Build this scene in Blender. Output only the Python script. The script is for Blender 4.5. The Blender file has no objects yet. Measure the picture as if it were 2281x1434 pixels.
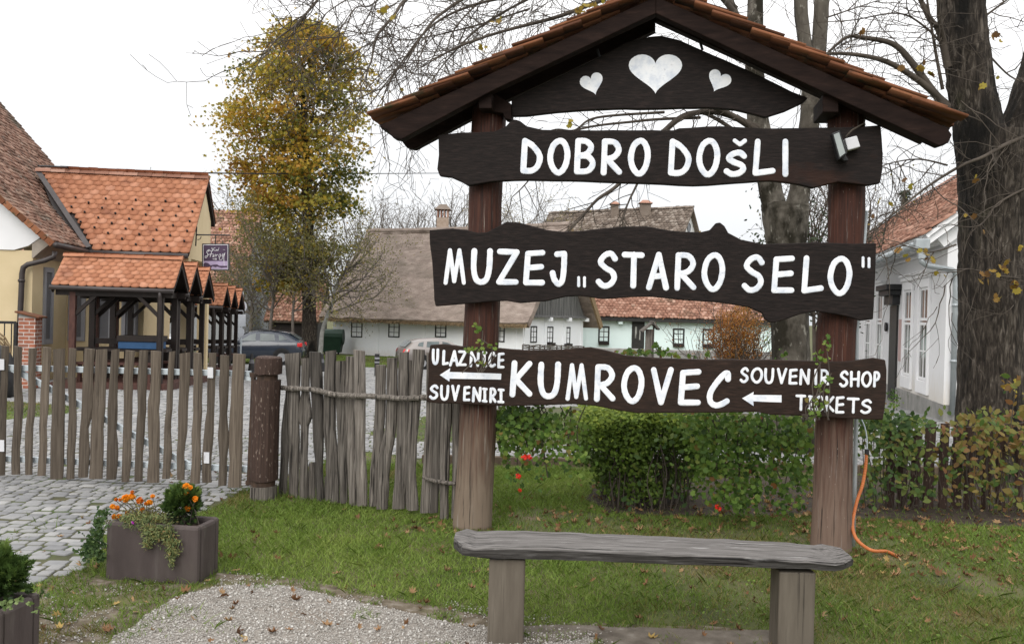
import bpy, math, random
import numpy as np
from mathutils import Vector
RNG = np.random.default_rng(7)
random.seed(7)
S = bpy.context.scene
COL = S.collection
# ------------------------------------------------------------------ camera
F = 2000.0; CX, CY = 1140.5, 717.0
PITCH = math.radians(0.43); ROLL = math.radians(1.5); CAMH = 1.6
CP = np.array([0, 0, CAMH])
fwd = np.array([0, math.cos(PITCH), -math.sin(PITCH)])
r0 = np.array([1.0, 0, 0]); u0 = np.cross(r0, fwd)
RT = math.cos(ROLL)*r0 + math.sin(ROLL)*u0
UP = -math.sin(ROLL)*r0 + math.cos(ROLL)*u0
cam = bpy.data.cameras.new('camera'); camo = bpy.data.objects.new('camera', cam); COL.objects.link(camo)
cam.sensor_width = 36; cam.sensor_fit = 'HORIZONTAL'; cam.lens = 36*F/2281; cam.clip_start = .05; cam.clip_end = 2000
from mathutils import Matrix
camo.matrix_world = Matrix(((RT[0], UP[0], -fwd[0], 0), (RT[1], UP[1], -fwd[1], 0), (RT[2], UP[2], -fwd[2], CAMH), (0, 0, 0, 1)))
S.camera = camo
# ------------------------------------------------------------------ sky, sun, exposure
W = bpy.data.worlds.new('World'); S.world = W; W.use_nodes = True
wn = W.node_tree.nodes; wl = W.node_tree.links
bg = wn['Background']
sky = wn.new('ShaderNodeTexSky'); sky.sky_type = 'NISHITA'; sky.sun_disc = False
SUN_EL, SUN_AZ = 36, 200      # azimuth clockwise from +Y
sky.sun_elevation = math.radians(SUN_EL); sky.sun_rotation = math.radians(SUN_AZ); sky.dust_density = 4
hs = wn.new('ShaderNodeHueSaturation'); hs.inputs['Saturation'].default_value = .25; wl.new(sky.outputs[0], hs.inputs['Color'])
mx = wn.new('ShaderNodeMix'); mx.data_type = 'RGBA'; mx.inputs[0].default_value = .88
wl.new(hs.outputs[0], mx.inputs[6])
tc = wn.new('ShaderNodeTexCoord'); sp = wn.new('ShaderNodeSeparateXYZ'); wl.new(tc.outputs['Generated'], sp.inputs[0])
cr = wn.new('ShaderNodeValToRGB'); wl.new(sp.outputs['Z'], cr.inputs[0])
cr.color_ramp.elements[0].position = 0; cr.color_ramp.elements[0].color = (.93, .965, 1, 1)
cr.color_ramp.elements[1].position = .3; cr.color_ramp.elements[1].color = (1, .995, 1, 1)
ml = wn.new('ShaderNodeVectorMath'); ml.operation = 'SCALE'; 
mrz = wn.new('ShaderNodeMapRange'); mrz.inputs[1].default_value = 0; mrz.inputs[2].default_value = 1; mrz.inputs[3].default_value = 8.2; mrz.inputs[4].default_value = 22.0
wl.new(sp.outputs['Z'], mrz.inputs[0]); wl.new(mrz.outputs[0], ml.inputs['Scale'])
wl.new(cr.outputs[0], ml.inputs[0]); wl.new(ml.outputs[0], mx.inputs[7])
wl.new(mx.outputs[2], bg.inputs['Color']); bg.inputs['Strength'].default_value = .1
sl = bpy.data.lights.new('sun', 'SUN'); sl.energy = 1.5; sl.angle = math.radians(45); sl.color = (1, .97, .92)
so = bpy.data.objects.new('sun', sl); COL.objects.link(so)
a_, e_ = math.radians(SUN_AZ), math.radians(SUN_EL)
sd = Vector((math.sin(a_)*math.cos(e_), math.cos(a_)*math.cos(e_), math.sin(e_)))
so.rotation_euler = sd.to_track_quat('Z', 'Y').to_euler()
S.view_settings.view_transform = 'Standard'; S.view_settings.look = 'None'; S.view_settings.gamma = 1
S.view_settings.exposure = .19
S.render.engine = 'CYCLES'
S.cycles.use_denoising = True; S.cycles.denoiser = 'OPENIMAGEDENOISE'; S.cycles.denoising_prefilter = 'NONE'; S.cycles.denoising_input_passes = 'RGB_ALBEDO_NORMAL'; S.cycles.use_adaptive_sampling = False; S.cycles.use_light_tree = False
S.cycles.max_bounces = 6; S.cycles.transparent_max_bounces = 8
# ------------------------------------------------------------------ projection helpers
def ray(px, py):
    return fwd + (px-CX)/F*RT - (py-CY)/F*UP
def at(px, py, Y):
    d = ray(px, py); return CP + d*(Y/d[1])
def gz(y):
    return 0.0 if y < 8.5 else -0.03*(min(y, 42)-8.5)
def gzv(y):
    return np.where(y < 8.5, 0.0, -0.03*(np.minimum(y, 42)-8.5))
def gnd(px, py):
    d = ray(px, py); z = 0.0
    for _ in range(30):
        t = (z-CAMH)/d[2]; z = gz((CP+d*t)[1])
    return CP + d*t
def hit(px, py, o, n):
    d = ray(px, py); return CP + d*(np.dot(np.array(o)-CP, n)/np.dot(d, n))
def V3(*a): return np.array(a, float)
def unit(v):
    v = np.array(v, float); return v/np.linalg.norm(v)
Z3 = V3(0, 0, 1)
# ------------------------------------------------------------------ scene graph helpers
WL = {}
def tag(o, label=None, cat=None, group=None, kind=None):
    if label: o['label'] = label
    if cat: o['category'] = cat
    if group: o['group'] = group
    if kind: o['kind'] = kind
    return o
def thing(name, loc, label, cat, group=None):
    o = bpy.data.objects.new(name, None); o.empty_display_size = .1
    COL.objects.link(o); o.location = tuple(loc); WL[o.name] = V3(*loc)
    return tag(o, label, cat, group)
def wloc(o):
    return V3(0, 0, 0) if o is None else WL[o.name]
def link(name, me, mat, parent, loc=None):
    me.materials.append(mat)
    o = bpy.data.objects.new(name, me); COL.objects.link(o)
    if parent is not None:
        o.parent = parent; WL[o.name] = wloc(parent)
    else:
        o.location = tuple(loc) if loc is not None else (0, 0, 0); WL[o.name] = V3(*o.location)
    return o
def children_of(o): return [c for c in bpy.data.objects if c.parent == o]
def copy_tree(o, parent=None):
    c = o.copy(); COL.objects.link(c)
    if parent is not None: c.parent = parent
    for ch in children_of(o): copy_tree(ch, c)
    return c
class Fr:
    def __init__(s, o, u):
        s.o = V3(*o); s.u = unit((u[0], u[1], 0)); s.v = V3(-s.u[1], s.u[0], 0)
    def p(s, x, y, z): return s.o + s.u*x + s.v*y + Z3*z
    def hx(s, px, py, y=0):   # pixel -> local (x, z) on the local plane y
        q = hit(px, py, s.o+s.v*y, s.v) - s.o
        return np.dot(q, s.u), q[2]
    def hy(s, px, py, x=0):   # pixel -> local (y, z) on the local plane x
        q = hit(px, py, s.o+s.u*x, s.u) - s.o
        return np.dot(q, s.v), q[2]
WORLD = Fr((0, 0, 0), (1, 0))
class MB:
    def __init__(s, fr=WORLD): s.v = []; s.f = []; s.fr = fr
    def add(s, vs, fs):
        b = len(s.v); s.v += [np.array(v, float) for v in vs]; s.f += [tuple(b+i for i in f) for f in fs]; return s
    def hexa(s, q, local=True):
        if local: q = [s.fr.p(*p) for p in q]
        return s.add(q, [(0, 3, 2, 1), (4, 5, 6, 7), (0, 1, 5, 4), (1, 2, 6, 5), (2, 3, 7, 6), (3, 0, 4, 7)])
    def box(s, x0, x1, y0, y1, z0, z1):
        return s.hexa([(x0, y0, z0), (x1, y0, z0), (x1, y1, z0), (x0, y1, z0), (x0, y0, z1), (x1, y0, z1), (x1, y1, z1), (x0, y1, z1)])
    def prism(s, pts, off):   # world points + world offset
        n = len(pts); off = np.array(off, float); pts = [np.array(p, float) for p in pts]
        return s.add(pts+[p+off for p in pts], [tuple(range(n)), tuple(range(2*n-1, n-1, -1))]+[(i, n+i, n+(i+1) % n, (i+1) % n) for i in range(n)])
    def beam(s, a, b, w, h, up=Z3):   # world points
        a = np.array(a, float); b = np.array(b, float); d = unit(b-a); sd = np.cross(d, up)
        sd = unit(sd) if np.linalg.norm(sd) > 1e-5 else V3(1, 0, 0); u = np.cross(sd, d)
        q = []
        for e in (a, b):
            q += [e-sd*w/2-u*h/2, e+sd*w/2-u*h/2, e+sd*w/2+u*h/2, e-sd*w/2+u*h/2]
        return s.add(q, [(0, 3, 2, 1), (4, 5, 6, 7), (0, 1, 5, 4), (1, 2, 6, 5), (2, 3, 7, 6), (3, 0, 4, 7)])
    def tube(s, pts, rad, n=8, cap=True):
        pts = [np.array(p, float) for p in pts]; m = len(pts)
        if np.isscalar(rad): rad = [rad]*m
        ref = None; vs = []; fs = []
        for i, p in enumerate(pts):
            d = unit(pts[min(i+1, m-1)]-pts[max(i-1, 0)])
            if ref is None: ref = V3(1, 0, 0) if abs(d[0]) < .8 else V3(0, 1, 0)
            a = unit(ref-d*np.dot(ref, d)); ref = a; b = np.cross(d, a)
            for k in range(n):
                t = 2*math.pi*k/n; vs.append(p+(a*math.cos(t)+b*math.sin(t))*rad[i])
        for i in range(m-1):
            for k in range(n):
                fs.append((i*n+k, i*n+(k+1) % n, (i+1)*n+(k+1) % n, (i+1)*n+k))
        if cap: fs += [tuple(range(n-1, -1, -1)), tuple((m-1)*n+k for k in range(n))]
        return s.add(vs, fs)
    def loft(s, rings, closed=True, cap=True):
        n = len(rings[0]); vs = [v for r in rings for v in r]; fs = []
        for i in range(len(rings)-1):
            for k in range(n if closed else n-1):
                fs.append((i*n+k, i*n+(k+1) % n, (i+1)*n+(k+1) % n, (i+1)*n+k))
        if cap: fs += [tuple(range(n-1, -1, -1)), tuple((len(rings)-1)*n+k for k in range(n))]
        return s.add(vs, fs)
    def build(s, name, mat, parent=None, smooth=False, bevel=0, loc=None):
        me = bpy.data.meshes.new(name); base = wloc(parent) if parent is not None else V3(*(loc if loc is not None else (0, 0, 0)))
        me.from_pydata([tuple(v-base) for v in s.v], [], s.f)
        import bmesh
        bm = bmesh.new(); bm.from_mesh(me); bmesh.ops.recalc_face_normals(bm, faces=bm.faces); bm.to_mesh(me); bm.free()
        if smooth: me.polygons.foreach_set('use_smooth', [True]*len(me.polygons))
        o = link(name, me, mat, parent, loc)
        if bevel:
            m = o.modifiers.new('edge', 'BEVEL'); m.width = bevel; m.segments = 2; m.limit_method = 'ANGLE'; m.angle_limit = math.radians(35)
        return o
# ---- numpy instancing into one mesh
def inst(TV, TF, A, T):
    TV = np.array(TV, float); n = len(T); m = len(TV)
    V = np.einsum('nij,mj->nmi', A, TV) + T[:, None, :]
    loops = np.array([i for f in TF for i in f]); tot = np.array([len(f) for f in TF])
    L = (loops[None, :] + (np.arange(n)*m)[:, None]).ravel()
    return V.reshape(-1, 3), L, np.tile(tot, n), len(TF)
def npobj(name, chunks, mat, parent=None, tints=None, smooth=False, loc=None):
    Vs = []; Ls = []; Ts = []; tn = []; off = 0
    for i, (V, L, T, nf) in enumerate(chunks):
        Vs.append(V); Ls.append(L+off); Ts.append(T); off += len(V)
        if tints is not None: tn.append(np.repeat(tints[i], nf))
    V = np.concatenate(Vs); L = np.concatenate(Ls); T = np.concatenate(Ts)
    V = V - (wloc(parent) if parent is not None else V3(*(loc if loc is not None else (0, 0, 0))))
    me = bpy.data.meshes.new(name)
    me.vertices.add(len(V)); me.vertices.foreach_set('co', V.astype(np.float32).ravel())
    me.loops.add(len(L)); me.loops.foreach_set('vertex_index', L.astype(np.int32))
    me.polygons.add(len(T)); st = np.concatenate([[0], np.cumsum(T)[:-1]])
    me.polygons.foreach_set('loop_start', st.astype(np.int32)); me.polygons.foreach_set('loop_total', T.astype(np.int32))
    if smooth: me.polygons.foreach_set('use_smooth', np.ones(len(T), bool))
    me.update(calc_edges=True)
    if tints is not None:
        at_ = me.attributes.new('tint', 'FLOAT', 'FACE'); at_.data.foreach_set('value', np.concatenate(tn).astype(np.float32))
    return link(name, me, mat, parent, loc)
def bases(n, z=None, spread=1.0, rng=RNG):
    """random orthonormal bases; third column near direction z (n,3) with spread"""
    r = rng.normal(size=(n, 3))
    zz = r if z is None else z + r*spread
    zz = zz/np.linalg.norm(zz, axis=1)[:, None]
    x = rng.normal(size=(n, 3)); x -= zz*np.sum(x*zz, 1)[:, None]; x /= np.linalg.norm(x, axis=1)[:, None]
    y = np.cross(zz, x)
    return np.stack([x, y, zz], axis=2)
def in_poly(P, poly):
    x, y = P[:, 0], P[:, 1]; c = np.zeros(len(P), bool); n = len(poly); j = n-1
    for i in range(n):
        xi, yi = poly[i][:2]; xj, yj = poly[j][:2]
        if yi != yj:
            c ^= ((yi > y) != (yj > y)) & (x < (xj-xi)*(y-yi)/(yj-yi)+xi)
        j = i
    return c
def vnoise(x, y, s, seed=0):
    """cheap smooth value noise"""
    x = np.asarray(x)*s+seed*17.3; y = np.asarray(y)*s-seed*9.1
    xi = np.floor(x).astype(int); yi = np.floor(y).astype(int); fx = x-xi; fy = y-yi
    fx = fx*fx*(3-2*fx); fy = fy*fy*(3-2*fy)
    def h(a, b): return np.modf(np.abs(np.sin(a*127.1+b*311.7+seed*74.7)*43758.5453))[0]
    return (h(xi, yi)*(1-fx)+h(xi+1, yi)*fx)*(1-fy)+(h(xi, yi+1)*(1-fx)+h(xi+1, yi+1)*fx)*fy
# ------------------------------------------------------------------ materials
def MAT(name, ramp, src='noise', scale=5.0, stretch=(1, 1, 1), detail=6, distort=0.0, rough=.8, bump=0.0, bscale=None, over=(), trans=0.0, metal=0.0, spec=.3, mixn=.0, bdist=.01, coat=0):
    m = bpy.data.materials.new(name); m.use_nodes = True
    N = m.node_tree.nodes; L = m.node_tree.links; b = N['Principled BSDF']
    b.inputs['Roughness'].default_value = rough; b.inputs['Metallic'].default_value = metal; b.inputs['Specular IOR Level'].default_value = spec
    if coat: b.inputs['Coat Weight'].default_value = coat
    tcn = N.new('ShaderNodeTexCoord'); mp = N.new('ShaderNodeMapping'); mp.inputs['Scale'].default_value = stretch
    L.new(tcn.outputs['Object'], mp.inputs[0])
    def noise(sc, det=6, dis=0.0, rgh=.55):
        n = N.new('ShaderNodeTexNoise'); n.inputs['Scale'].default_value = sc; n.inputs['Detail'].default_value = det
        n.inputs['Distortion'].default_value = dis; n.inputs['Roughness'].default_value = rgh
        L.new(mp.outputs[0], n.inputs['Vector']); return n
    rp = N.new('ShaderNodeValToRGB'); e = rp.color_ramp.elements
    while len(e) < len(ramp): e.new(.5)
    for i, (p, c) in enumerate(ramp):
        e[i].position = p; e[i].color = (*c, 1)
    nz = noise(scale, detail, distort)
    if src == 'noise': fac = nz.outputs['Fac']
    elif src == 'island':
        g = N.new('ShaderNodeNewGeometry'); fac = g.outputs['Random Per Island']
    else:
        g = N.new('ShaderNodeAttribute'); g.attribute_name = 'tint'; fac = g.outputs['Fac']
    if src != 'noise' and mixn:
        mm = N.new('ShaderNodeMath'); mm.operation = 'MULTIPLY_ADD'; mm.inputs[1].default_value = mixn*2
        L.new(nz.outputs['Fac'], mm.inputs[0])
        m2 = N.new('ShaderNodeMath'); m2.operation = 'ADD'; m2.inputs[1].default_value = -mixn; L.new(fac, m2.inputs[0]); L.new(m2.outputs[0], mm.inputs[2])
        fac = mm.outputs[0]
    L.new(fac, rp.inputs[0]); col = rp.outputs[0]
    for (c, sc, lo, hi, st) in over:
        mpo = mp
        if st is not None:
            mp2 = N.new('ShaderNodeMapping'); mp2.inputs['Scale'].default_value = st; L.new(tcn.outputs['Object'], mp2.inputs[0]); mp = mp2
        o = noise(sc, 8); mp = mpo
        mr = N.new('ShaderNodeMapRange'); mr.inputs[1].default_value = lo; mr.inputs[2].default_value = hi; L.new(o.outputs['Fac'], mr.inputs[0])
        mi = N.new('ShaderNodeMix'); mi.data_type = 'RGBA'; L.new(mr.outputs[0], mi.inputs[0]); L.new(col, mi.inputs[6]); mi.inputs[7].default_value = (*c, 1)
        col = mi.outputs[2]
    L.new(col, b.inputs['Base Color'])
    if bump:
        bn = noise(bscale or scale*2, 8, distort, .65); bp = N.new('ShaderNodeBump'); bp.inputs['Strength'].default_value = bump; bp.inputs['Distance'].default_value = bdist
        L.new(bn.outputs['Fac'], bp.inputs['Height']); L.new(bp.outputs[0], b.inputs['Normal'])
    if trans:
        t = N.new('ShaderNodeBsdfTranslucent'); L.new(col, t.inputs[0]); ms = N.new('ShaderNodeMixShader'); ms.inputs[0].default_value = trans
        L.new(b.outputs[0], ms.inputs[1]); L.new(t.outputs[0], ms.inputs[2]); L.new(ms.outputs[0], N['Material Output'].inputs[0])
    m['x'] = 1
    return m
def HEIGHT(m, lo, hi, col, amt=1.0, nsc=3.0):
    """weathering that follows height above the thing's base (object z lo..hi), broken by noise"""
    N = m.node_tree.nodes; L = m.node_tree.links; b = N['Principled BSDF']
    src = b.inputs['Base Color'].links[0].from_socket
    tcn = N.new('ShaderNodeTexCoord'); sx = N.new('ShaderNodeSeparateXYZ'); L.new(tcn.outputs['Object'], sx.inputs[0])
    mp = N.new('ShaderNodeMapping'); mp.inputs['Scale'].default_value = (14, 14, 1.2); L.new(tcn.outputs['Object'], mp.inputs[0])
    n = N.new('ShaderNodeTexNoise'); n.inputs['Scale'].default_value = nsc; n.inputs['Detail'].default_value = 7; L.new(mp.outputs[0], n.inputs['Vector'])
    ad = N.new('ShaderNodeMath'); ad.operation = 'MULTIPLY_ADD'; ad.inputs[1].default_value = (hi-lo)*1.6; L.new(n.outputs['Fac'], ad.inputs[0]); L.new(sx.outputs['Z'], ad.inputs[2])
    mr = N.new('ShaderNodeMapRange'); mr.inputs[1].default_value = hi+(hi-lo)*.8; mr.inputs[2].default_value = lo+(hi-lo)*.8; mr.inputs[4].default_value = amt; L.new(ad.outputs[0], mr.inputs[0])
    mi = N.new('ShaderNodeMix'); mi.data_type = 'RGBA'; L.new(mr.outputs[0], mi.inputs[0]); L.new(src, mi.inputs[6]); mi.inputs[7].default_value = (*col, 1)
    L.new(mi.outputs[2], b.inputs['Base Color']); return m
WV = (30, 30, 1.2)   # grain along z
WX = (1.1, 26, 28)   # grain along x
M = {}
M['board'] = MAT('dark_stained_board', [(.3, (.0075, .0055, .005)), (.55, (.015, .0108, .0098)), (.8, (.03, .020, .0175))], scale=3, stretch=WX, rough=.7, bump=.3, bscale=5, spec=.15,
                 over=[((.06, .022, .012), 1.1, .62, .85, (1, 1, 2))])
M['board_low'] = MAT('brown_stained_board', [(.3, (.014, .0085, .0062)), (.6, (.028, .016, .0115)), (.85, (.055, .031, .022))], scale=3, stretch=WX, rough=.68, bump=.4, bscale=5, spec=.18)
M['white_paint'] = MAT('white_brushed_paint', [(.3, (.58, .62, .70)), (.5, (.76, .78, .82)), (.7, (.84, .84, .86))], scale=14, stretch=(1, 1, 1), rough=.6, bump=.15, bscale=60, over=[((.36, .37, .42), 16, .62, .78, (1.5, 5, 5)), ((.12, .09, .08), 30, .70, .76, (1, 4, 4))])
M['post'] = HEIGHT(MAT('red_brown_log', [(.3, (.026, .009, .006)), (.55, (.055, .018, .0105)), (.8, (.095, .036, .020))], scale=2.2, stretch=WV, rough=.7, bump=.5, bscale=4,
                over=[((.015, .006, .004), 2.2, .62, .72, (30, 30, .6))]), .25, 1.0, (.20, .155, .115), .85)
M['beam'] = MAT('dark_red_beam', [(.3, (.010, .0056, .0047)), (.6, (.019, .0108, .0088)), (.85, (.038, .021, .0165))], scale=3, stretch=(2, 6, 10), rough=.75, bump=.3, bscale=8, spec=.1)
M['old_wood'] = MAT('weathered_grey_wood', [(.25, (.04, .034, .029)), (.5, (.125, .109, .094)), (.75, (.225, .202, .178))], scale=2.4, stretch=(34, 34, 1.0), distort=.5, rough=.88, bump=.7, bscale=4, over=[((.018, .015, .013), 1.6, .53, .64, (40, 40, .7)), ((.26, .23, .2), 3.1, .62, .75, (9, 9, .8))])
M['gate_wood'] = MAT('grey_brown_gate_wood', [(.25, (.055, .042, .031)), (.5, (.105, .083, .063)), (.78, (.155, .128, .1))], scale=2.2, stretch=(34, 34, 1.0), distort=.4, rough=.88, bump=.55, bscale=4, over=[((.035, .027, .021), 1.8, .58, .75, (30, 30, .7))])
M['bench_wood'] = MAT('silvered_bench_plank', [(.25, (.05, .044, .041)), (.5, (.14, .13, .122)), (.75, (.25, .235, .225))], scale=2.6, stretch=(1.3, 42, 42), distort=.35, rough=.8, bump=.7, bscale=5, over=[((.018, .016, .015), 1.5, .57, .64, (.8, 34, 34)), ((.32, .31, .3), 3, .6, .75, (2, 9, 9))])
M['bench_leg'] = MAT('dull_painted_bench_leg', [(.3, (.085, .07, .054)), (.6, (.125, .106, .083)), (.8, (.16, .138, .11))], scale=2, stretch=(9, 9, 1.2), rough=.75, bump=.3, bscale=5, over=[((.02, .016, .013), 1.3, .64, .70, (24, 24, .7))])
M['gpost'] = MAT('flaking_brown_log', [(.3, (.03, .017, .013)), (.6, (.055, .032, .024)), (.8, (.085, .056, .044))], scale=3, stretch=WV, rough=.75, bump=.5, bscale=5, over=[((.22, .17, .14), 7, .61, .68, (9, 9, 2.6)), ((.015, .01, .008), 3, .6, .75, (20, 20, 1))])
M['rust'] = MAT('rusty_iron', [(.3, (.03, .02, .015)), (.7, (.075, .045, .03))], scale=20, rough=.8, bump=.2)
M['galv'] = MAT('galvanised_steel', [(.3, (.40, .45, .48)), (.7, (.54, .59, .62))], scale=12, rough=.5, metal=.15)
M['whiteplate'] = MAT('white_plate', [(.3, (.52, .52, .54)), (.7, (.62, .62, .64))], scale=8, rough=.4)
M['iron'] = MAT('black_iron', [(.3, (.012, .012, .013)), (.7, (.03, .03, .032))], scale=9, rough=.5)
M['rtile'] = MAT('mossy_orange_tile', [(0, (.075, .030, .016)), (.4, (.15, .056, .026)), (.75, (.215, .083, .038)), (1, (.28, .12, .06))], src='island', scale=9, mixn=.3, rough=.85, bump=.3, bscale=40, over=[((.05, .045, .02), 5, .55, .68, None), ((.03, .02, .014), 9, .6, .75, None)])
M['tile_new'] = MAT('terracotta_scale_tile', [(0, (.29, .115, .06)), (.4, (.355, .15, .08)), (.75, (.385, .168, .093)), (1, (.43, .205, .125))], src='island', scale=1.2, mixn=.2, rough=.8, bump=.15, bscale=30, over=[((.14, .05, .03), 1.4, .58, .75, None), ((.33, .16, .1), 6, .6, .8, None)])
M['tile_old'] = MAT('aged_brown_tile', [(0, (.12, .065, .045)), (.4, (.22, .12, .085)), (.75, (.28, .165, .12)), (1, (.36, .24, .18))], src='island', scale=1.5, mixn=.3, rough=.9, bump=.2, bscale=30, over=[((.09, .075, .055), 1.0, .5, .7, None), ((.30, .27, .23), 5, .6, .72, None)])
M['tile_mid'] = MAT('weathered_red_tile', [(0, (.20, .10, .07)), (.4, (.29, .15, .105)), (.75, (.36, .20, .145)), (1, (.47, .30, .23))], src='island', scale=1.5, mixn=.25, rough=.9, over=[((.13, .09, .06), 1.0, .58, .75, None)])
M['tile_dull'] = MAT('dull_grey_brown_tile', [(0, (.10, .078, .063)), (.5, (.16, .125, .10)), (1, (.27, .23, .195))], src='island', scale=1.5, mixn=.3, rough=.9)
M['plaster_y'] = MAT('cream_yellow_plaster', [(.3, (.56, .45, .27)), (.7, (.64, .52, .33))], scale=1.2, rough=.9, bump=.08, bscale=30)
M['plaster_w'] = MAT('white_plaster', [(.3, (.72, .72, .73)), (.7, (.8, .8, .81))], scale=.9, rough=.9, bump=.08, bscale=25, over=[((.6, .57, .5), .7, .62, .85, None)])
M['lime_w'] = HEIGHT(MAT('limewashed_wall', [(.3, (.84, .86, .89)), (.7, (.89, .905, .92))], scale=.8, rough=.95, bump=.15, bscale=9), -.1, .5, (.6, .54, .46), .6)
M['mint'] = MAT('pale_mint_plaster', [(.3, (.70, .83, .82)), (.7, (.76, .89, .88))], scale=.8, rough=.95, bump=.1, bscale=9)
M['rh_w'] = HEIGHT(MAT('grey_white_plaster', [(.3, (.68, .68, .69)), (.7, (.76, .76, .77))], scale=.7, rough=.9, bump=.06, bscale=20), .2, 1.0, (.60, .53, .42), .6)
M['trim_w'] = MAT('white_trim', [(.3, (.76, .76, .77)), (.7, (.84, .84, .85))], scale=2, rough=.7)
M['grey_st'] = MAT('grey_stucco', [(.3, (.22, .23, .24)), (.7, (.31, .32, .33))], scale=.6, rough=.95, bump=.15, bscale=9)
M['stone_g'] = MAT('grey_stone', [(.3, (.2, .2, .19)), (.7, (.34, .33, .31))], scale=3, rough=.95, bump=.3, bscale=14, over=[((.09, .1, .06), 2, .58, .75, None)])
M['dkwood'] = MAT('dark_brown_timber', [(.3, (.010, .0065, .005)), (.6, (.018, .011, .009)), (.85, (.029, .018, .014))], scale=3, stretch=(6, 6, 2), rough=.55, bump=.15)
M['redwood'] = MAT('red_brown_timber', [(.3, (.05, .02, .016)), (.7, (.09, .04, .03))], scale=3, stretch=(6, 6, 2), rough=.65)
M['greywood'] = MAT('silver_grey_boarding', [(.3, (.055, .055, .055)), (.55, (.13, .13, .125)), (.8, (.22, .215, .2))], scale=3.2, stretch=(3.5, 3.5, .22), detail=4, rough=.9, bump=.5, bscale=6)
M['thatch'] = MAT('grey_brown_thatch', [(.2, (.135, .106, .088)), (.5, (.25, .2, .17)), (.8, (.36, .3, .26))], scale=1.6, stretch=(1, 1, 2.4), detail=10, rough=.98, bump=.9, bscale=7, bdist=.06, over=[((.15, .125, .1), .5, .5, .75, None)])
M['straw'] = MAT('cut_straw', [(.3, (.16, .11, .06)), (.7, (.30, .22, .13))], scale=12, stretch=(1, 1, 3), rough=.95, bump=.6)
M['win_dark'] = MAT('dark_window_frame', [(.3, (.018, .018, .018)), (.7, (.035, .033, .03))], scale=5, rough=.5)
M['glass'] = MAT('dark_window_glass', [(.3, (.03, .033, .036)), (.7, (.06, .065, .07))], scale=2, rough=.08, spec=.6)
M['glass_l'] = MAT('curtained_window_glass', [(.4, (.07, .07, .065)), (.55, (.28, .28, .26)), (.7, (.4, .4, .38))], scale=2.5, stretch=(3, 3, .6), rough=.1, spec=.6)
M['glass_m'] = MAT('dim_window_glass', [(.4, (.05, .05, .048)), (.58, (.11, .11, .10)), (.75, (.2, .2, .19))], scale=2.5, stretch=(3, 3, .8), rough=.08, spec=.6)
M['grey_fr'] = MAT('grey_window_surround', [(.3, (.26, .26, .28)), (.7, (.32, .32, .34))], scale=3, rough=.7)
M['grey_pn'] = MAT('grey_shutter', [(.3, (.11, .11, .12)), (.7, (.14, .14, .15))], scale=3, rough=.5)
M['gutter'] = MAT('brown_gutter', [(.3, (.035, .027, .026)), (.7, (.055, .045, .043))], scale=4, rough=.45, spec=.4)
M['zinc'] = MAT('zinc_pipe', [(.3, (.30, .33, .345)), (.7, (.40, .43, .445))], scale=6, rough=.4, metal=.3)
M['brick'] = None
M['bark'] = MAT('dark_furrowed_bark', [(.3, (.011, .0085, .0068)), (.48, (.038, .030, .0235)), (.6, (.085, .07, .056)), (.75, (.22, .19, .16))], scale=2.6, stretch=(10, 10, 1.9), detail=10, distort=.9, rough=.95, bump=1.0, bscale=4.5, bdist=.04, over=[((.03, .034, .010), 1.3, .56, .75, (1, 1, .6)), ((.006, .005, .004), .8, .5, .62, (2, 2, .7))])
M['bark_p'] = MAT('mottled_grey_bark', [(.3, (.045, .038, .03)), (.5, (.105, .092, .075)), (.75, (.19, .172, .145))], scale=1.8, stretch=(2, 2, 1), detail=10, rough=.95, bump=.7, bscale=9, bdist=.02, over=[((.018, .015, .009), 1.6, .46, .56, (1.5, 1.5, .8)), ((.25, .235, .2), 7, .60, .7, None)])
M['twig'] = MAT('grey_brown_twig', [(.3, (.045, .036, .029)), (.7, (.10, .082, .066))], scale=3, rough=.95)
M['twig_far'] = MAT('far_grey_twig', [(.3, (.10, .085, .075)), (.7, (.17, .15, .13))], scale=1, rough=.95)
M['lime_trunk'] = MAT('pale_lichened_bark', [(.3, (.16, .16, .15)), (.7, (.34, .34, .32))], scale=4, rough=.95, bump=.4)
def leafmat(name, cols, tr=.3, src='tint', rough=.6, mixn=.1, sc=2):
    n = len(cols); return MAT(name, [(i/(n-1), c) for i, c in enumerate(cols)], src=src, scale=sc, mixn=mixn, rough=rough, trans=tr, spec=.25)
M['chest'] = leafmat('autumn_chestnut_leaf', [(.06, .085, .022), (.11, .13, .026), (.21, .195, .032), (.36, .28, .038), (.44, .30, .038), (.40, .215, .032), (.24, .12, .032)], .4)
M['sparse'] = leafmat('dull_olive_leaf', [(.075, .075, .035), (.12, .118, .045), (.18, .16, .045), (.25, .17, .045)], .35)
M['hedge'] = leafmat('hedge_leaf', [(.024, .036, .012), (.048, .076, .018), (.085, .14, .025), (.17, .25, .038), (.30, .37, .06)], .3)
M['geran'] = leafmat('ivy_geranium_leaf', [(.03, .06, .014), (.062, .12, .02), (.105, .18, .03), (.17, .24, .045), (.17, .07, .024)], .35)
M['hydr'] = leafmat('autumn_shrub_leaf', [(.035, .07, .018), (.07, .12, .025), (.12, .145, .03), (.17, .14, .034), (.15, .07, .026), (.2, .15, .04)], .3)
M['orange'] = leafmat('orange_brown_leaf', [(.20, .12, .03), (.30, .155, .035), (.36, .155, .035), (.26, .09, .028), (.17, .05, .02)], .35)
M['ever'] = leafmat('dark_evergreen_leaf', [(.012, .02, .009), (.022, .034, .014), (.036, .052, .02)], .1)
M['yel'] = leafmat('yellow_leaf', [(.28, .24, .03), (.34, .24, .04), (.22, .12, .035), (.13, .07, .03)], .4)
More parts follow.
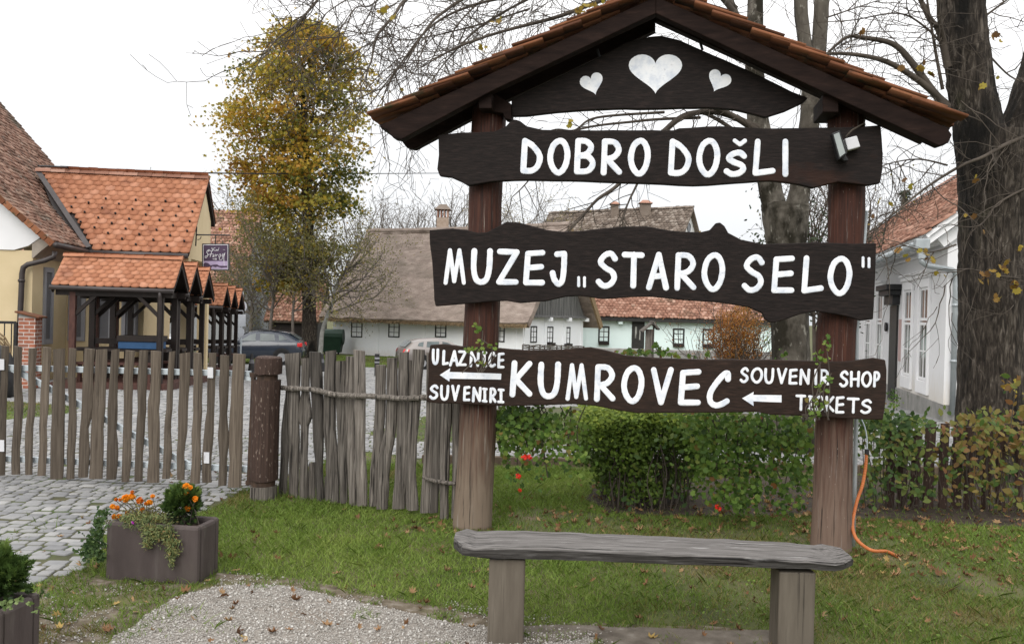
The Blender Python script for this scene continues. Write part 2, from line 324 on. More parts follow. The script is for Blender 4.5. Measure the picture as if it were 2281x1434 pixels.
M['thuja'] = leafmat('thuja_spray', [(.014, .03, .009), (.032, .062, .013), (.06, .105, .022), (.11, .16, .035)], .2)
M['ivy'] = leafmat('ivy_leaf', [(.02, .045, .014), (.045, .085, .025), (.10, .15, .045), (.2, .26, .1)], .25)
M['sedum'] = leafmat('trailing_succulent_leaf', [(.06, .09, .035), (.11, .15, .055), (.17, .2, .08), (.24, .23, .08), (.2, .11, .05)], .2)
M['marig'] = leafmat('marigold_petal', [(.75, .27, .008), (.7, .19, .006), (.45, .09, .008)], .25)
M['redfl'] = leafmat('red_petal', [(.62, .02, .015), (.72, .06, .035)], .25)
M['purpfl'] = leafmat('purple_petal', [(.45, .03, .42), (.5, .06, .5)], .25)
M['grass'] = leafmat('mown_grass_blade', [(.27, .20, .09), (.17, .175, .045), (.105, .165, .028), (.148, .225, .038), (.195, .28, .052), (.255, .32, .075)], .35, mixn=.0)
M['fallen'] = leafmat('fallen_leaf', [(.10, .05, .025), (.17, .085, .04), (.26, .15, .075), (.34, .23, .12), (.38, .26, .06)], .15, rough=.8)
M['pebble'] = leafmat('pale_gravel_stone', [(.16, .145, .125), (.27, .25, .225), (.35, .33, .30), (.43, .41, .38), (.58, .56, .53)], 0, rough=.9)
M['cobble'] = leafmat('cobblestone', [(.15, .15, .152), (.20, .20, .203), (.26, .257, .252), (.34, .335, .325)], 0, rough=.8, mixn=.25, sc=18)
M['hose'] = MAT('orange_conduit', [(.3, (.36, .105, .03)), (.7, (.48, .15, .045))], scale=8, rough=.45)
M['planter'] = MAT('dark_brown_painted_concrete', [(.3, (.045, .034, .032)), (.55, (.066, .051, .048)), (.8, (.085, .068, .063))], scale=3, stretch=(2, 2, .6), rough=.75, bump=.25, bscale=25, over=[((.15, .13, .12), 3, .64, .8, (3, 3, .5)), ((.03, .024, .022), 2, .6, .75, (5, 5, .5))])
M['soil'] = MAT('leaf_strewn_soil', [(.3, (.03, .02, .014)), (.6, (.08, .05, .035)), (.8, (.15, .09, .06))], scale=20, rough=.95, bump=.8)
M['car_dark'] = MAT('dark_blue_black_paint', [(.3, (.022, .029, .043)), (.7, (.028, .036, .052))], scale=1, rough=.22, spec=.5, coat=.6)
M['car_beige'] = MAT('silver_beige_paint', [(.3, (.23, .205, .19)), (.7, (.27, .245, .23))], scale=1, rough=.3, metal=.4, coat=.5)
M['car_white'] = MAT('white_car_paint', [(.3, (.62, .66, .70)), (.7, (.66, .7, .74))], scale=1, rough=.3, coat=.5)
M['car_glass'] = MAT('tinted_car_glass', [(.3, (.05, .062, .064)), (.7, (.12, .145, .145))], scale=1.5, rough=.25, spec=.4)
M['tyre'] = MAT('tyre_rubber', [(.3, (.012, .012, .012)), (.7, (.02, .02, .02))], scale=6, rough=.85)
M['rim'] = MAT('alloy_rim', [(.3, (.35, .36, .37)), (.7, (.5, .5, .52))], scale=6, rough=.35, metal=.6)
M['tail'] = MAT('red_tail_lamp', [(.3, (.5, .02, .02)), (.7, (.65, .05, .05))], scale=6, rough=.2)
M['sign_back'] = MAT('grey_sign_back', [(.3, (.42, .45, .49)), (.7, (.5, .53, .57))], scale=4, rough=.5)
M['purple'] = MAT('purple_sign_print', [(.3, (.045, .028, .055)), (.7, (.06, .036, .07))], scale=4, rough=.5)
M['lilac'] = MAT('lilac_sign_print', [(.3, (.30, .24, .36)), (.7, (.40, .33, .48))], scale=6, rough=.5)
M['blue'] = MAT('blue_plastic', [(.3, (.018, .06, .14)), (.7, (.028, .085, .19))], scale=3, rough=.45)
M['green_bin'] = MAT('dark_green_plastic', [(.3, (.006, .022, .013)), (.7, (.010, .034, .019))], scale=3, rough=.5)
M['lampglass'] = MAT('floodlight_glass', [(.3, (.24, .27, .27)), (.7, (.34, .37, .36))], scale=6, rough=.15, spec=.6)
M['pink'] = MAT('pink_plaque', [(.3, (.42, .27, .26)), (.7, (.50, .33, .32))], scale=30, rough=.4)
def RANDV(m, lo, hi):
    """each board of one kind weathers a little differently"""
    N = m.node_tree.nodes; L = m.node_tree.links; b = N['Principled BSDF']; src = b.inputs['Base Color'].links[0].from_socket
    o = N.new('ShaderNodeObjectInfo'); r = N.new('ShaderNodeMapRange'); r.inputs[3].default_value = lo; r.inputs[4].default_value = hi; L.new(o.outputs['Random'], r.inputs[0])
    v = N.new('ShaderNodeVectorMath'); v.operation = 'SCALE'; L.new(src, v.inputs[0]); L.new(r.outputs[0], v.inputs['Scale']); L.new(v.outputs[0], b.inputs['Base Color'])
RANDV(M['old_wood'], .36, 1.35); RANDV(M['gate_wood'], .7, 1.25)
def DARKEN_SIDES(m, dark):
    """upward faces keep their colour, all other faces are scaled darker"""
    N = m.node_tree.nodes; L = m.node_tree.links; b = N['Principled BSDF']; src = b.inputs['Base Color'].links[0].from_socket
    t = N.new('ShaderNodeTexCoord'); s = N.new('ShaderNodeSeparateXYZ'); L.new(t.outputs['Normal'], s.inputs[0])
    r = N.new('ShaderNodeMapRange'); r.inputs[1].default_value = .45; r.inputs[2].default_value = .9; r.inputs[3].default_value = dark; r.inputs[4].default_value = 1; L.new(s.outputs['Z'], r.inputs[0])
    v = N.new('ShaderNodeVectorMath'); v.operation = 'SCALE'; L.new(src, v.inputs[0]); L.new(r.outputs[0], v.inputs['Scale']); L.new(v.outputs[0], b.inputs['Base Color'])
DARKEN_SIDES(M['bench_wood'], .42)  # seat plank: darker colour on faces that do not point up
def OVER(m, c, sc, lo, hi, st, amt=1.0):
    N = m.node_tree.nodes; L = m.node_tree.links; b = N['Principled BSDF']; src = b.inputs['Base Color'].links[0].from_socket
    t = N.new('ShaderNodeTexCoord'); p = N.new('ShaderNodeMapping'); p.inputs['Scale'].default_value = st; L.new(t.outputs['Object'], p.inputs[0])
    n = N.new('ShaderNodeTexNoise'); n.inputs['Scale'].default_value = sc; n.inputs['Detail'].default_value = 8; n.inputs['Roughness'].default_value = .6; L.new(p.outputs[0], n.inputs['Vector'])
    r = N.new('ShaderNodeMapRange'); r.inputs[1].default_value = lo; r.inputs[2].default_value = hi; r.inputs[4].default_value = amt; L.new(n.outputs['Fac'], r.inputs[0])
    x = N.new('ShaderNodeMix'); x.data_type = 'RGBA'; L.new(r.outputs[0], x.inputs[0]); L.new(src, x.inputs[6]); x.inputs[7].default_value = (*c, 1); L.new(x.outputs[2], b.inputs['Base Color'])
POSTR = [(.3, (.026, .009, .006)), (.55, (.055, .018, .0105)), (.8, (.095, .036, .020))]
M['post_r'] = HEIGHT(MAT('worn_red_brown_log', POSTR, scale=2.2, stretch=WV, rough=.75, bump=.6, bscale=4), .2, 1.1, (.18, .125, .095), .85)
for k_ in ('post', 'post_r'):
    OVER(M[k_], (.30, .27, .235) if k_ == 'post' else (.24, .21, .19), 2.4, .60, .72, (26, 26, 1.0), .7)
    OVER(M[k_], (.012, .008, .006), 2.0, .58, .66, (46, 46, .55), .9)
OVER(M['post_r'], (.36, .31, .27), 5, .66, .72, (14, 14, 4), .8)
OVER(M['planter'], (.125, .11, .10), 2, .55, .78, (7, 7, .6), .6); OVER(M['planter'], (.10, .09, .07), 3, .5, .8, (2, 2, 2), .35)
OVER(M['bench_leg'], (.03, .025, .02), 2.0, .60, .68, (40, 40, .8), .8)
OVER(M['gate_wood'], (.025, .02, .016), 2.0, .60, .68, (46, 46, .6), .8)
def brickmat():
    m = MAT('red_brick', [(.3, (.2, .06, .035)), (.7, (.3, .1, .055))], scale=6, rough=.9, bump=.2)
    N = m.node_tree.nodes; L = m.node_tree.links; b = N['Principled BSDF']
    br = N.new('ShaderNodeTexBrick'); br.inputs['Scale'].default_value = 1; br.inputs['Brick Width'].default_value = .26; br.inputs['Row Height'].default_value = .085; br.inputs['Mortar Size'].default_value = .009
    br.inputs['Color1'].default_value = (.27, .095, .055, 1); br.inputs['Color2'].default_value = (.2, .095, .068, 1); br.inputs['Mortar'].default_value = (.40, .36, .33, 1)
    t = N.new('ShaderNodeTexCoord'); s = N.new('ShaderNodeSeparateXYZ'); L.new(t.outputs['Object'], s.inputs[0])
    a = N.new('ShaderNodeMath'); a.operation = 'ADD'; L.new(s.outputs['X'], a.inputs[0]); L.new(s.outputs['Y'], a.inputs[1])
    c = N.new('ShaderNodeCombineXYZ'); L.new(a.outputs[0], c.inputs['X']); L.new(s.outputs['Z'], c.inputs['Y']); L.new(c.outputs[0], br.inputs['Vector'])
    n = N.new('ShaderNodeTexNoise'); n.inputs['Scale'].default_value = 9; mi = N.new('ShaderNodeMix'); mi.data_type = 'RGBA'; mi.blend_type = 'MULTIPLY'; mi.inputs[0].default_value = .6
    L.new(t.outputs['Object'], n.inputs['Vector']); L.new(br.outputs[0], mi.inputs[6]); L.new(n.outputs['Fac'], mi.inputs[7]); 
    g = N.new('ShaderNodeVectorMath'); g.operation = 'SCALE'; g.inputs['Scale'].default_value = 1.7; L.new(mi.outputs[2], g.inputs[0]); L.new(g.outputs[0], b.inputs['Base Color']); return m
M['brick'] = brickmat()
# ================================================================== GROUND
def pxpoly(pts): return [gnd(*p)[:2] for p in pts]
def rag(poly, amp, step=.12, seed=1):
    out = []; n = len(poly)
    for i in range(n):
        a = np.array(poly[i]); b = np.array(poly[(i+1) % n]); L = np.linalg.norm(b-a); k = max(1, min(60, int(L/step)))
        for j in range(k):
            p = a+(b-a)*j/k; d = vnoise(p[0], p[1], 2.3, seed)+.5*vnoise(p[0], p[1], 6.1, seed+3)-.75
            nn = np.array([-(b-a)[1], (b-a)[0]])/max(L, 1e-6); out.append(p+nn*d*amp)
    return out
m = MAT('lawn_soil', [(.3, (.045, .05, .018)), (.5, (.075, .085, .026)), (.7, (.11, .09, .05))], scale=1.5, detail=10, rough=.95, bump=.6, bscale=40, over=[((.13, .095, .06), 2.2, .55, .7, None)])
xs = np.array([-400, -120, -40, -15, 0, 15, 40, 120, 400.]); ys = np.array([-30, 0, 3, 5, 7, 8.5, 12, 18, 26, 34, 42, 50, 80, 160, 900.])
gb = MB()
for y in ys:
    for x in xs: gb.v.append(V3(x, y, gz(y)))
for j in range(len(ys)-1):
    for i in range(len(xs)-1):
        k = j*len(xs)+i; gb.f.append((k, k+1, k+1+len(xs), k+len(xs)))
tag(gb.build('ground', m), kind='structure')
def sheet(name, poly, mat, dz):
    """polygon sheet following the ground: clipped into bands of constant slope"""
    b = MB(); cuts = [-50, 8.5, 42, 400]
    for lo, hi in zip(cuts[:-1], cuts[1:]):
        P = [np.array(p) for p in poly]
        for lim, sgn in ((lo, 1), (hi, -1)):
            Q = []
            for i in range(len(P)):
                a, c = P[i], P[(i+1) % len(P)]; da, dc = sgn*(a[1]-lim), sgn*(c[1]-lim)
                if da >= 0: Q.append(a)
                if (da > 0 and dc < 0) or (da < 0 and dc > 0): Q.append(a+(c-a)*da/(da-dc))
            P = Q
            if len(P) < 3: break
        if len(P) >= 3: b.add([V3(p[0], p[1], gz(p[1])+dz) for p in P], [tuple(range(len(P)))])
    return tag(b.build(name, mat), kind='structure')
# cobbled yard
yard_near = [(-500, 1330), (60, 1318), (130, 1285), (200, 1240), (240, 1195), (440, 1142), (505, 1112), (548, 1090), (622, 1083), (665, 1052), (760, 1012), (830, 1005), (960, 1026), (1310, 1030), (1700, 1040), (2500, 1075)]
yard = rag(pxpoly(yard_near), .12, seed=4)[:-60]
YARD = [p for p in yard]+[np.array([14.0, 13]), np.array([30.0, 41.5]), np.array([-34.0, 41.5]), np.array([-30.0, 12])]
ISLE = pxpoly([(812, 968), (935, 984), (1310, 992), (1700, 1002), (1900, 1000), (1850, 945), (1500, 900), (1300, 905), (1100, 912), (940, 930)])
PATCH = pxpoly([(-400, 945), (0, 938), (172, 920), (165, 905), (0, 893), (-400, 890)])
msoil = MAT('mossy_joint_sand', [(.3, (.035, .033, .02)), (.5, (.07, .07, .036)), (.7, (.12, .105, .065))], scale=5, detail=10, rough=.95, bump=.5, bscale=60, over=[((.055, .08, .02), 2.5, .48, .62, None)])
sheet('cobblestone_yard', YARD, msoil, .004)
# individual stones: rows across the view, slight arcs
cs = []; ct = []
y = 5.0
while y < 41.5:
    rh = RNG.uniform(.082, .108)*(1 if y < 14 else 1.5); x = -24.0+RNG.uniform(0, .1); xs_ = []; ws = []
    if y > 20: x = -26
    while x < (9 if y < 14 else 22):
        w = RNG.uniform(.075, .15)*(1 if y < 14 else 1.5); xs_.append(x+w/2); ws.append(w); x += w+.014
    xs_ = np.array(xs_); ws = np.array(ws); yy = y+rh/2+.10*np.sin(xs_*.9+y*.05)+.05*np.sin(xs_*2.3)+RNG.normal(0, .012, len(xs_))
    P = np.stack([xs_, yy], 1)
    # keep only what the lens (with a margin) can see
    k = in_poly(P, YARD) & ~in_poly(P, ISLE) & ~in_poly(P, PATCH) & (np.abs(xs_+.0) < .72*yy+1.5)
    k &= RNG.random(len(k)) > .015
    P = P[k]; w = ws[k]; n = len(P)
    if n:
        A = np.zeros((n, 3, 3)); an = RNG.normal(0, .09, n); h = RNG.uniform(.006, .011, n)
        A[:, 0, 0] = np.cos(an)*w*RNG.uniform(.9, .98, n); A[:, 1, 0] = np.sin(an)*w; A[:, 0, 1] = -np.sin(an)*rh*.92; A[:, 1, 1] = np.cos(an)*rh*RNG.uniform(.84, .95, n)
        A[:, 2, 2] = h; A[:, 2, 0] = RNG.normal(0, .002, n); A[:, 2, 1] = RNG.normal(0, .002, n)-.03*rh*(P[:, 1] > 8.5)
        cs.append((A, np.column_stack([P, gzv(P[:, 1])+.004])))
    y += rh+.015
A = np.concatenate([c[0] for c in cs]); T = np.concatenate([c[1] for c in cs])
TV = [(-.5, -.42, -.3), (-.42, -.5, -.3), (.42, -.5, -.3), (.5, -.42, -.3), (.5, .42, -.3), (.42, .5, -.3), (-.42, .5, -.3), (-.5, .42, -.3)]
TV += [(x*.98, y_*.98, .78) for x, y_, _ in TV[:8]]+[(x*.9, y_*.88, 1.) for x, y_, _ in TV[:8]]
TF = [(i, (i+1) % 8, 8+(i+1) % 8, 8+i) for i in range(8)]+[(8+i, 8+(i+1) % 8, 16+(i+1) % 8, 16+i) for i in range(8)]+[tuple(range(16, 24))]
tag(npobj('cobblestones', [inst(TV, TF, A, T)], M['cobble'], tints=[np.clip(RNG.normal(.5, .19, len(T)), 0, 1)]), kind='stuff')
# gravel path
GRAV = rag(pxpoly([(215, 1500), (255, 1420), (330, 1362), (400, 1334), (500, 1312), (600, 1312), (700, 1322), (850, 1352), (960, 1362), (1060, 1384), (1100, 1400), (1330, 1412), (1340, 1520), (700, 1900), (100, 1900)]), .17, .04, 9)
mgrav = MAT('fine_pale_gravel', [(.25, (.14, .122, .104)), (.5, (.25, .225, .197)), (.75, (.36, .335, .305))], scale=55, detail=8, rough=.95, bump=.8, bscale=90, over=[((.20, .16, .125), 1.2, .52, .72, None)])
sheet('gravel_path', GRAV, mgrav, .006)
mweed = MAT('dry_weedy_margin', [(.3, (.06, .046, .03)), (.5, (.125, .10, .07)), (.72, (.24, .21, .175))], scale=14, detail=10, rough=.95, bump=.7, bscale=60, over=[((.10, .10, .035), 3, .52, .66, None)])
MARG = rag(pxpoly([(60, 1600), (80, 1330), (150, 1262), (240, 1296), (430, 1300), (480, 1272), (620, 1284), (760, 1300), (900, 1330), (1010, 1350), (1110, 1376), (1400, 1386), (1700, 1398), (1760, 1440), (1700, 1700), (100, 1700)]), .12, .05, 19)
sheet('dirt_margin', MARG, mweed, .003)
mdirt = MAT('trodden_dirt', [(.3, (.085, .07, .055)), (.6, (.16, .137, .112)), (.8, (.27, .245, .21))], scale=9, detail=10, rough=.95, bump=.6, bscale=60)
DIRT = rag(pxpoly([(1100, 1398), (1340, 1393), (1560, 1402), (1720, 1408), (1760, 1440), (1700, 1600), (1330, 1600), (1330, 1425), (1150, 1440)]), .10, .05, 12)
sheet('dirt_strip', DIRT, mdirt, .010)
BED = rag(pxpoly([(1300, 1110), (1360, 1142), (1500, 1152), (1800, 1150), (1930, 1158), (2100, 1165), (2400, 1182), (2400, 1090), (1900, 1060), (1340, 1060)]), .12, .08, 15)
sheet('planting_bed', BED, MAT('dark_leafy_bed', [(.3, (.02, .016, .011)), (.6, (.05, .035, .024)), (.8, (.10, .07, .045))], scale=14, rough=.95, bump=.7), .004)
def scatter(n, x0, x1, y0, y1):
    return np.column_stack([RNG.uniform(x0, x1, n), RNG.uniform(y0, y1, n)])
def bell(n, x0, x1, y0, y1, p=1.0):   # denser towards the viewer
    t = RNG.random(n)**p; return np.column_stack([RNG.uniform(x0, x1, n), y0+(y1-y0)*t])
# pebbles
P = scatter(75000, -3, .6, 3.9, 6.2)
edge = in_poly(P, GRAV); fade = vnoise(P[:, 0], P[:, 1], 3, 5)
near = in_poly(P, rag(pxpoly([(80, 1500), (90, 1330), (230, 1310), (480, 1275), (700, 1290), (900, 1325), (1100, 1370), (1350, 1390), (1350, 1600)]), .15, .1, 2))
k = edge | (near & (RNG.random(len(P)) < .22*np.clip((fade-.45)*4, 0, 1)))
P = P[k]; n = len(P); sz = RNG.lognormal(math.log(.0037), .4, n)
A = bases(n)*(sz[:, None, None]*RNG.uniform(.7, 1.3, (n, 1, 3)))
OV = [(1, 0, .1), (-1, .1, 0), (.1, 1, 0), (0, -1, .15), (0, .1, .8), (.1, 0, -.8)]; OF = [(0, 2, 4), (2, 1, 4), (1, 3, 4), (3, 0, 4), (2, 0, 5), (1, 2, 5), (3, 1, 5), (0, 3, 5)]
tag(npobj('gravel', [inst(OV, OF, A, np.column_stack([P, gzv(P[:, 1])+.008+sz*.2]))], M['pebble'], tints=[np.clip(RNG.normal(.52, .24, n), 0, 1)]), kind='stuff')
# grass
BARE = [GRAV, DIRT]
P = np.concatenate([bell(400000, -3.6, 6.6, 4.1, 9.6, 1.1), scatter(52000, -3, 12, 9.5, 17), scatter(26000, -12, -6.5, 12, 19), scatter(30000, -16, -1, 41.6, 52)])
x, y = P[:, 0], P[:, 1]
k = ~in_poly(P, BED) | (RNG.random(len(P)) < .05)
g = vnoise(x, y, 1.1, 2)*.6+vnoise(x, y, 3.3, 8)*.4
ing = in_poly(P, GRAV) | in_poly(P, DIRT); iny = in_poly(P, YARD) & ~in_poly(P, ISLE) & ~in_poly(P, PATCH)
k &= np.where(ing, (vnoise(x, y, 4.5, 31) > .78-.25*(vnoise(x, y, 1.4, 34) > .62)) & (RNG.random(len(P)) < .4), True)
k &= np.where(iny, (vnoise(x, y, 3.0, 33) > .72) & (RNG.random(len(P)) < .12) & (y < 8), True)
# trampled weedy corner between the planters and the edge to the gravel
weed = in_poly(P, pxpoly([(60, 1500), (80, 1330), (150, 1260), (240, 1290), (480, 1275), (700, 1300), (850, 1335), (1100, 1375), (1100, 1400), (850, 1360), (480, 1310), (270, 1350), (230, 1450)]))
k &= np.where(weed, vnoise(x, y, 5, 40)*.6+vnoise(x, y, 12, 41)*.4 > .41, True)
k &= np.where(g < .30, RNG.random(len(P)) < .35, True)
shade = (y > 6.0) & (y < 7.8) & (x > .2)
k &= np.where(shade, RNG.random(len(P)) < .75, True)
P = P[k]; x, y = P[:, 0], P[:, 1]; weed = weed[k]; n = len(P); g = g[k]
far = np.clip((y-4)/6, 0, 6)
H = RNG.lognormal(math.log(.021), .4, n)*(1+.25*far)*(1+.3*(vnoise(x, y, 2.6, 50) > .7)); Wd = RNG.uniform(.0018, .0034, n)*(1+.55*far)
th = RNG.uniform(0, 2*math.pi, n); ln = RNG.normal(0, .5, (n, 2))
A = np.zeros((n, 3, 3)); A[:, 0, 0] = np.cos(th)*Wd; A[:, 1, 0] = np.sin(th)*Wd; A[:, 0, 1] = -np.sin(th); A[:, 1, 1] = np.cos(th); A[:, 0, 1] *= 0; A[:, 1, 1] *= 0
A[:, 0, 2] = ln[:, 0]*H; A[:, 1, 2] = ln[:, 1]*H; A[:, 2, 2] = H
T = np.column_stack([P, gzv(y)-.002])
V_, L_, T_, nf = inst([(-1, 0, 0), (1, 0, 0), (.55, 0, .55), (0, 0, 1), (-.55, 0, .55)], [(0, 1, 2, 3, 4)], A, T)
V_ = V_.reshape(n, 5, 3); V_[:, 3, :2] += ln*H[:, None]*.5
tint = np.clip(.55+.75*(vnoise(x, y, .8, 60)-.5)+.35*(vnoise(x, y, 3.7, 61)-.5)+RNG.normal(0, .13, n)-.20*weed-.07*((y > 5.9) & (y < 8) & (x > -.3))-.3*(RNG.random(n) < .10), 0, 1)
tag(npobj('grass', [(V_.reshape(-1, 3), L_, T_, nf)], M['grass'], tints=[tint]), kind='stuff')
# clover-like broad leaves in the lawn
P = np.concatenate([bell(6000, -3.4, 6.0, 4.4, 8.4)]); x, y = P[:, 0], P[:, 1]
k = (vnoise(x, y, 1.7, 71) > .6) & ~in_poly(P, GRAV) & ~in_poly(P, DIRT) & ~in_poly(P, YARD) & ~in_poly(P, BED); P = P[k]; n = len(P)
Z = np.tile(Z3, (n, 1))
A = bases(n, Z, .35)*(RNG.uniform(.007, .015, n)[:, None, None])
LV = [(0, 0, 0), (.5, .35, .1), (.75, .9, .05), (.25, 1.1, 0), (-.25, 1.1, 0), (-.75, .9, .05), (-.5, .35, .1)]
tag(npobj('clover_leaves', [inst(LV, [tuple(range(7))], A, np.column_stack([P, RNG.uniform(.012, .04, n)]))], M['grass'], tints=[RNG.uniform(.35, .68, n)]), kind='stuff')
# fallen leaves: curled, lobed
P = np.concatenate([bell(560, -3.2, 6.2, 4.3, 9, 1), scatter(1500, 2.2, 6.5, 5.6, 8.3), scatter(300, .2, 3.4, 6.6, 8.0), scatter(45, -2.6, 0, 4.0, 5.5), scatter(90, -.9, -.1, 6.5, 7.0), scatter(60, .6, 1.6, 7.3, 9)])
pat = vnoise(P[:, 0], P[:, 1], 1.3, 81); k = RNG.random(len(P)) < np.where(P[:, 1] > 6.2, .35+.8*(pat > .5), .9); P = P[k]; n = len(P)
A = bases(n, np.tile(Z3, (n, 1)), .55)*(RNG.uniform(.012, .034, n)[:, None, None]); A[:, :, 2] *= RNG.uniform(.4, 2.6, n)[:, None]; A[:, :, 0] *= RNG.uniform(.3, 1, n)[:, None]
FV = [(0, -1.2, .35), (.45, -.5, .1), (1, -.35, .45), (.6, .15, .12), (.75, .8, .5), (.2, .6, .1), (0, 1.25, .5), (-.2, .6, .1), (-.75, .8, .5), (-.6, .15, .12), (-1, -.35, .45), (-.45, -.5, .1), (0, 0, 0)]
FF = [(12, i, (i+1) % 12) for i in range(12)]
tag(npobj('fallen_leaves', [inst(FV, FF, A, np.column_stack([P, gzv(P[:, 1])+.012]))], M['fallen'], tints=[np.clip(RNG.beta(1.5, 2.3, n), 0, 1)]), kind='stuff')
# kerb between the lawn and the cobbled path
kb = MB(); a = gnd(940, 1030); c = gnd(2300, 1062)
for i in range(14):
    p = a+(c-a)*i/14; q = a+(c-a)*(i+.985)/14; kb.beam(p+Z3*.02, q+Z3*.02, .09, .14)
tag(kb.build('kerb', MAT('mossy_brown_kerb', [(.3, (.07, .05, .035)), (.7, (.14, .105, .075))], scale=6, rough=.95, bump=.5), bevel=.01), kind='structure')
# ================================================================== WELCOME SIGN
PL = at(1052, 1172, 6.7); PR = at(1858, 1236, 6.31)
SF = Fr((PL[0], PL[1], 0), PR-PL)          # u along the sign, v away from the viewer
def SP(px, py, b=0.0): return hit(px, py, SF.o+SF.v*b, SF.v)
mid = SF.p(np.dot(PR-PL, SF.u)/2, 0, 0)
sign = thing('welcome_sign', (mid[0], mid[1], 0), 'roofed timber sign with dark boards and white lettering on two log posts, behind the bench', 'sign')
def log_post(name, levels, parent, mat, b=0.0, k=14, seed=0, depth=.9):
    rr = random.Random(seed); mb = MB(); rings = []
    for (cx, py, w) in levels:
        c = SP(cx, py, b); e = SP(cx+w/2, py, b); r = np.linalg.norm(e-c)
        ring = []
        for i in range(k):
            t = 2*math.pi*i/k; q = r*(1+.025*math.sin(3*t+seed)+.02*math.sin(5*t+seed*2)+rr.uniform(-.006, .006))
            ring.append(c+SF.u*q*math.cos(t)+SF.v*q*depth*math.sin(t))
        rings.append(ring)
    mb.loft(rings); return mb.build(name, mat, parent, smooth=True)
log_post('post', [(1051, 1182, 88), (1050.5, 1165, 86), (1056, 1080, 83), (1061, 1000, 82), (1063, 950, 82), (1068, 800, 79), (1071, 740, 79), (1077, 600, 76), (1079, 460, 74), (1086, 300, 76), (1090, 235, 76)], sign, M['post'], seed=1)
log_post('post', [(1851, 1248, 94), (1851, 1230, 93), (1855, 1120, 88), (1859, 950, 84), (1863, 740, 88), (1868, 700, 86), (1884, 540, 80), (1887, 460, 82), (1886, 300, 84), (1884, 225, 82)], sign, M['post_r'], seed=5)
def board(name, out, mat, b=-.20, th=.055):
    return MB().prism([SP(x, y, b) for x, y in out], SF.v*th).build(name, mat, sign, bevel=.007)
def wig(out, amp=1.2, seed=3):
    """add small hand-cut irregularity between outline points"""
    rr = random.Random(seed); res = []
    n = len(out)
    for i in range(n):
        a, c = out[i], out[(i+1) % n]; res.append(a); L = math.hypot(c[0]-a[0], c[1]-a[1]); k = int(L/26)
        for j in range(1, k):
            p0, p3 = out[i-1], out[(i+2) % n]; t = j/k
            q = [.5*((2*a[d])+(-p0[d]+c[d])*t+(2*p0[d]-5*a[d]+4*c[d]-p3[d])*t*t+(-p0[d]+3*a[d]-3*c[d]+p3[d])*t**3) for d in (0, 1)]
            lin = [a[d]+(c[d]-a[d])*t for d in (0, 1)]
            w = .6 if L < 160 else .15
            res.append((lin[0]+(q[0]-lin[0])*w+rr.uniform(-amp, amp)*.4, lin[1]+(q[1]-lin[1])*w+rr.uniform(-amp, amp)*.5))
    return res
DOBRO = [(976, 301), (1026, 295), (1101, 293), (1126, 282), (1137, 270), (1148, 266), (1159, 270), (1173, 281), (1208, 289), (1302, 290), (1396, 290), (1500, 290), (1513, 285.5), (1607, 281), (1701, 286), (1848, 284), (1920, 282), (1962, 278.6), (1961, 408), (1867, 405), (1842, 411), (1811, 419), (1779, 411), (1717, 403), (1638, 408), (1544, 414), (1450, 409.5), (1396, 408), (1271, 403), (1145, 402), (1092, 405), (1060, 411), (1042, 414), (1029, 406), (1004, 395), (979, 392), (973.5, 376.5), (977, 345)]
MUZEJ = [(956, 512.5), (1007, 508.5), (1040, 512.5), (1064, 518.5), (1084, 517.5), (1104, 507), (1127.5, 494), (1154, 495), (1181, 502), (1218, 512), (1251, 516), (1291.5, 514.5), (1342, 508.5), (1392, 504), (1442, 504), (1483.5, 512), (1517, 516), (1560.5, 517), (1580.6, 512.5), (1594, 497), (1604, 495.4), (1614, 503.4), (1622.4, 518.5), (1651, 533.6), (1701, 543.6), (1751, 542), (1835, 540), (1902, 543), (1952, 541), (1945, 711), (1885, 704), (1818, 693.6), (1785, 699), (1751, 711), (1728, 718), (1714.5, 718), (1704, 711), (1698, 697.6), (1667.6, 684), (1617, 676), (1534, 669), (1450, 661), (1425.5, 661), (1342, 666), (1291.5, 659), (1258, 661), (1214.5, 671), (1188, 672.5), (1157.6, 675), (1127.5, 670), (1090.6, 671.5), (1024, 677.5), (970, 682), (967, 667.5), (962, 580)]
KUM = [(958, 768), (1024, 770.6), (1107, 774.6), (1174, 779.6), (1241, 779), (1291.5, 774.6), (1315, 773), (1348, 779.6), (1392, 791), (1480, 798), (1550, 800), (1684, 801), (1785, 803), (1885, 805), (1972, 801), (1967, 935), (1919, 934), (1835, 929), (1768, 925), (1718, 923.6), (1684, 917), (1617, 918.6), (1449, 920), (1419, 920), (1375, 913.5), (1325, 903.5), (1275, 900), (1208, 902.5), (1141, 904.5), (1040, 900), (950, 894.5), (953, 855)]
HEART = [(1139, 224), (1176.5, 204), (1239, 174), (1302, 144), (1352, 118), (1396, 94), (1443, 83), (1474.6, 80), (1513, 89), (1560, 110), (1638, 144), (1701, 172.6), (1764, 204), (1800, 218), (1789, 229), (1748, 248), (1704, 262), (1685, 256), (1638, 245), (1575.5, 240), (1450, 243), (1365, 243), (1271, 248), (1208, 254), (1139, 259)]
bd1 = board('welcome_board', wig(DOBRO, seed=1), M['board']); bd2 = board('museum_board', wig(MUZEJ, seed=2), M['board'])
bd3 = board('town_board', wig(KUM, seed=3), M['board_low']); bd0 = board('heart_board', wig(HEART, seed=4), M['board'], b=-.10, th=.05)
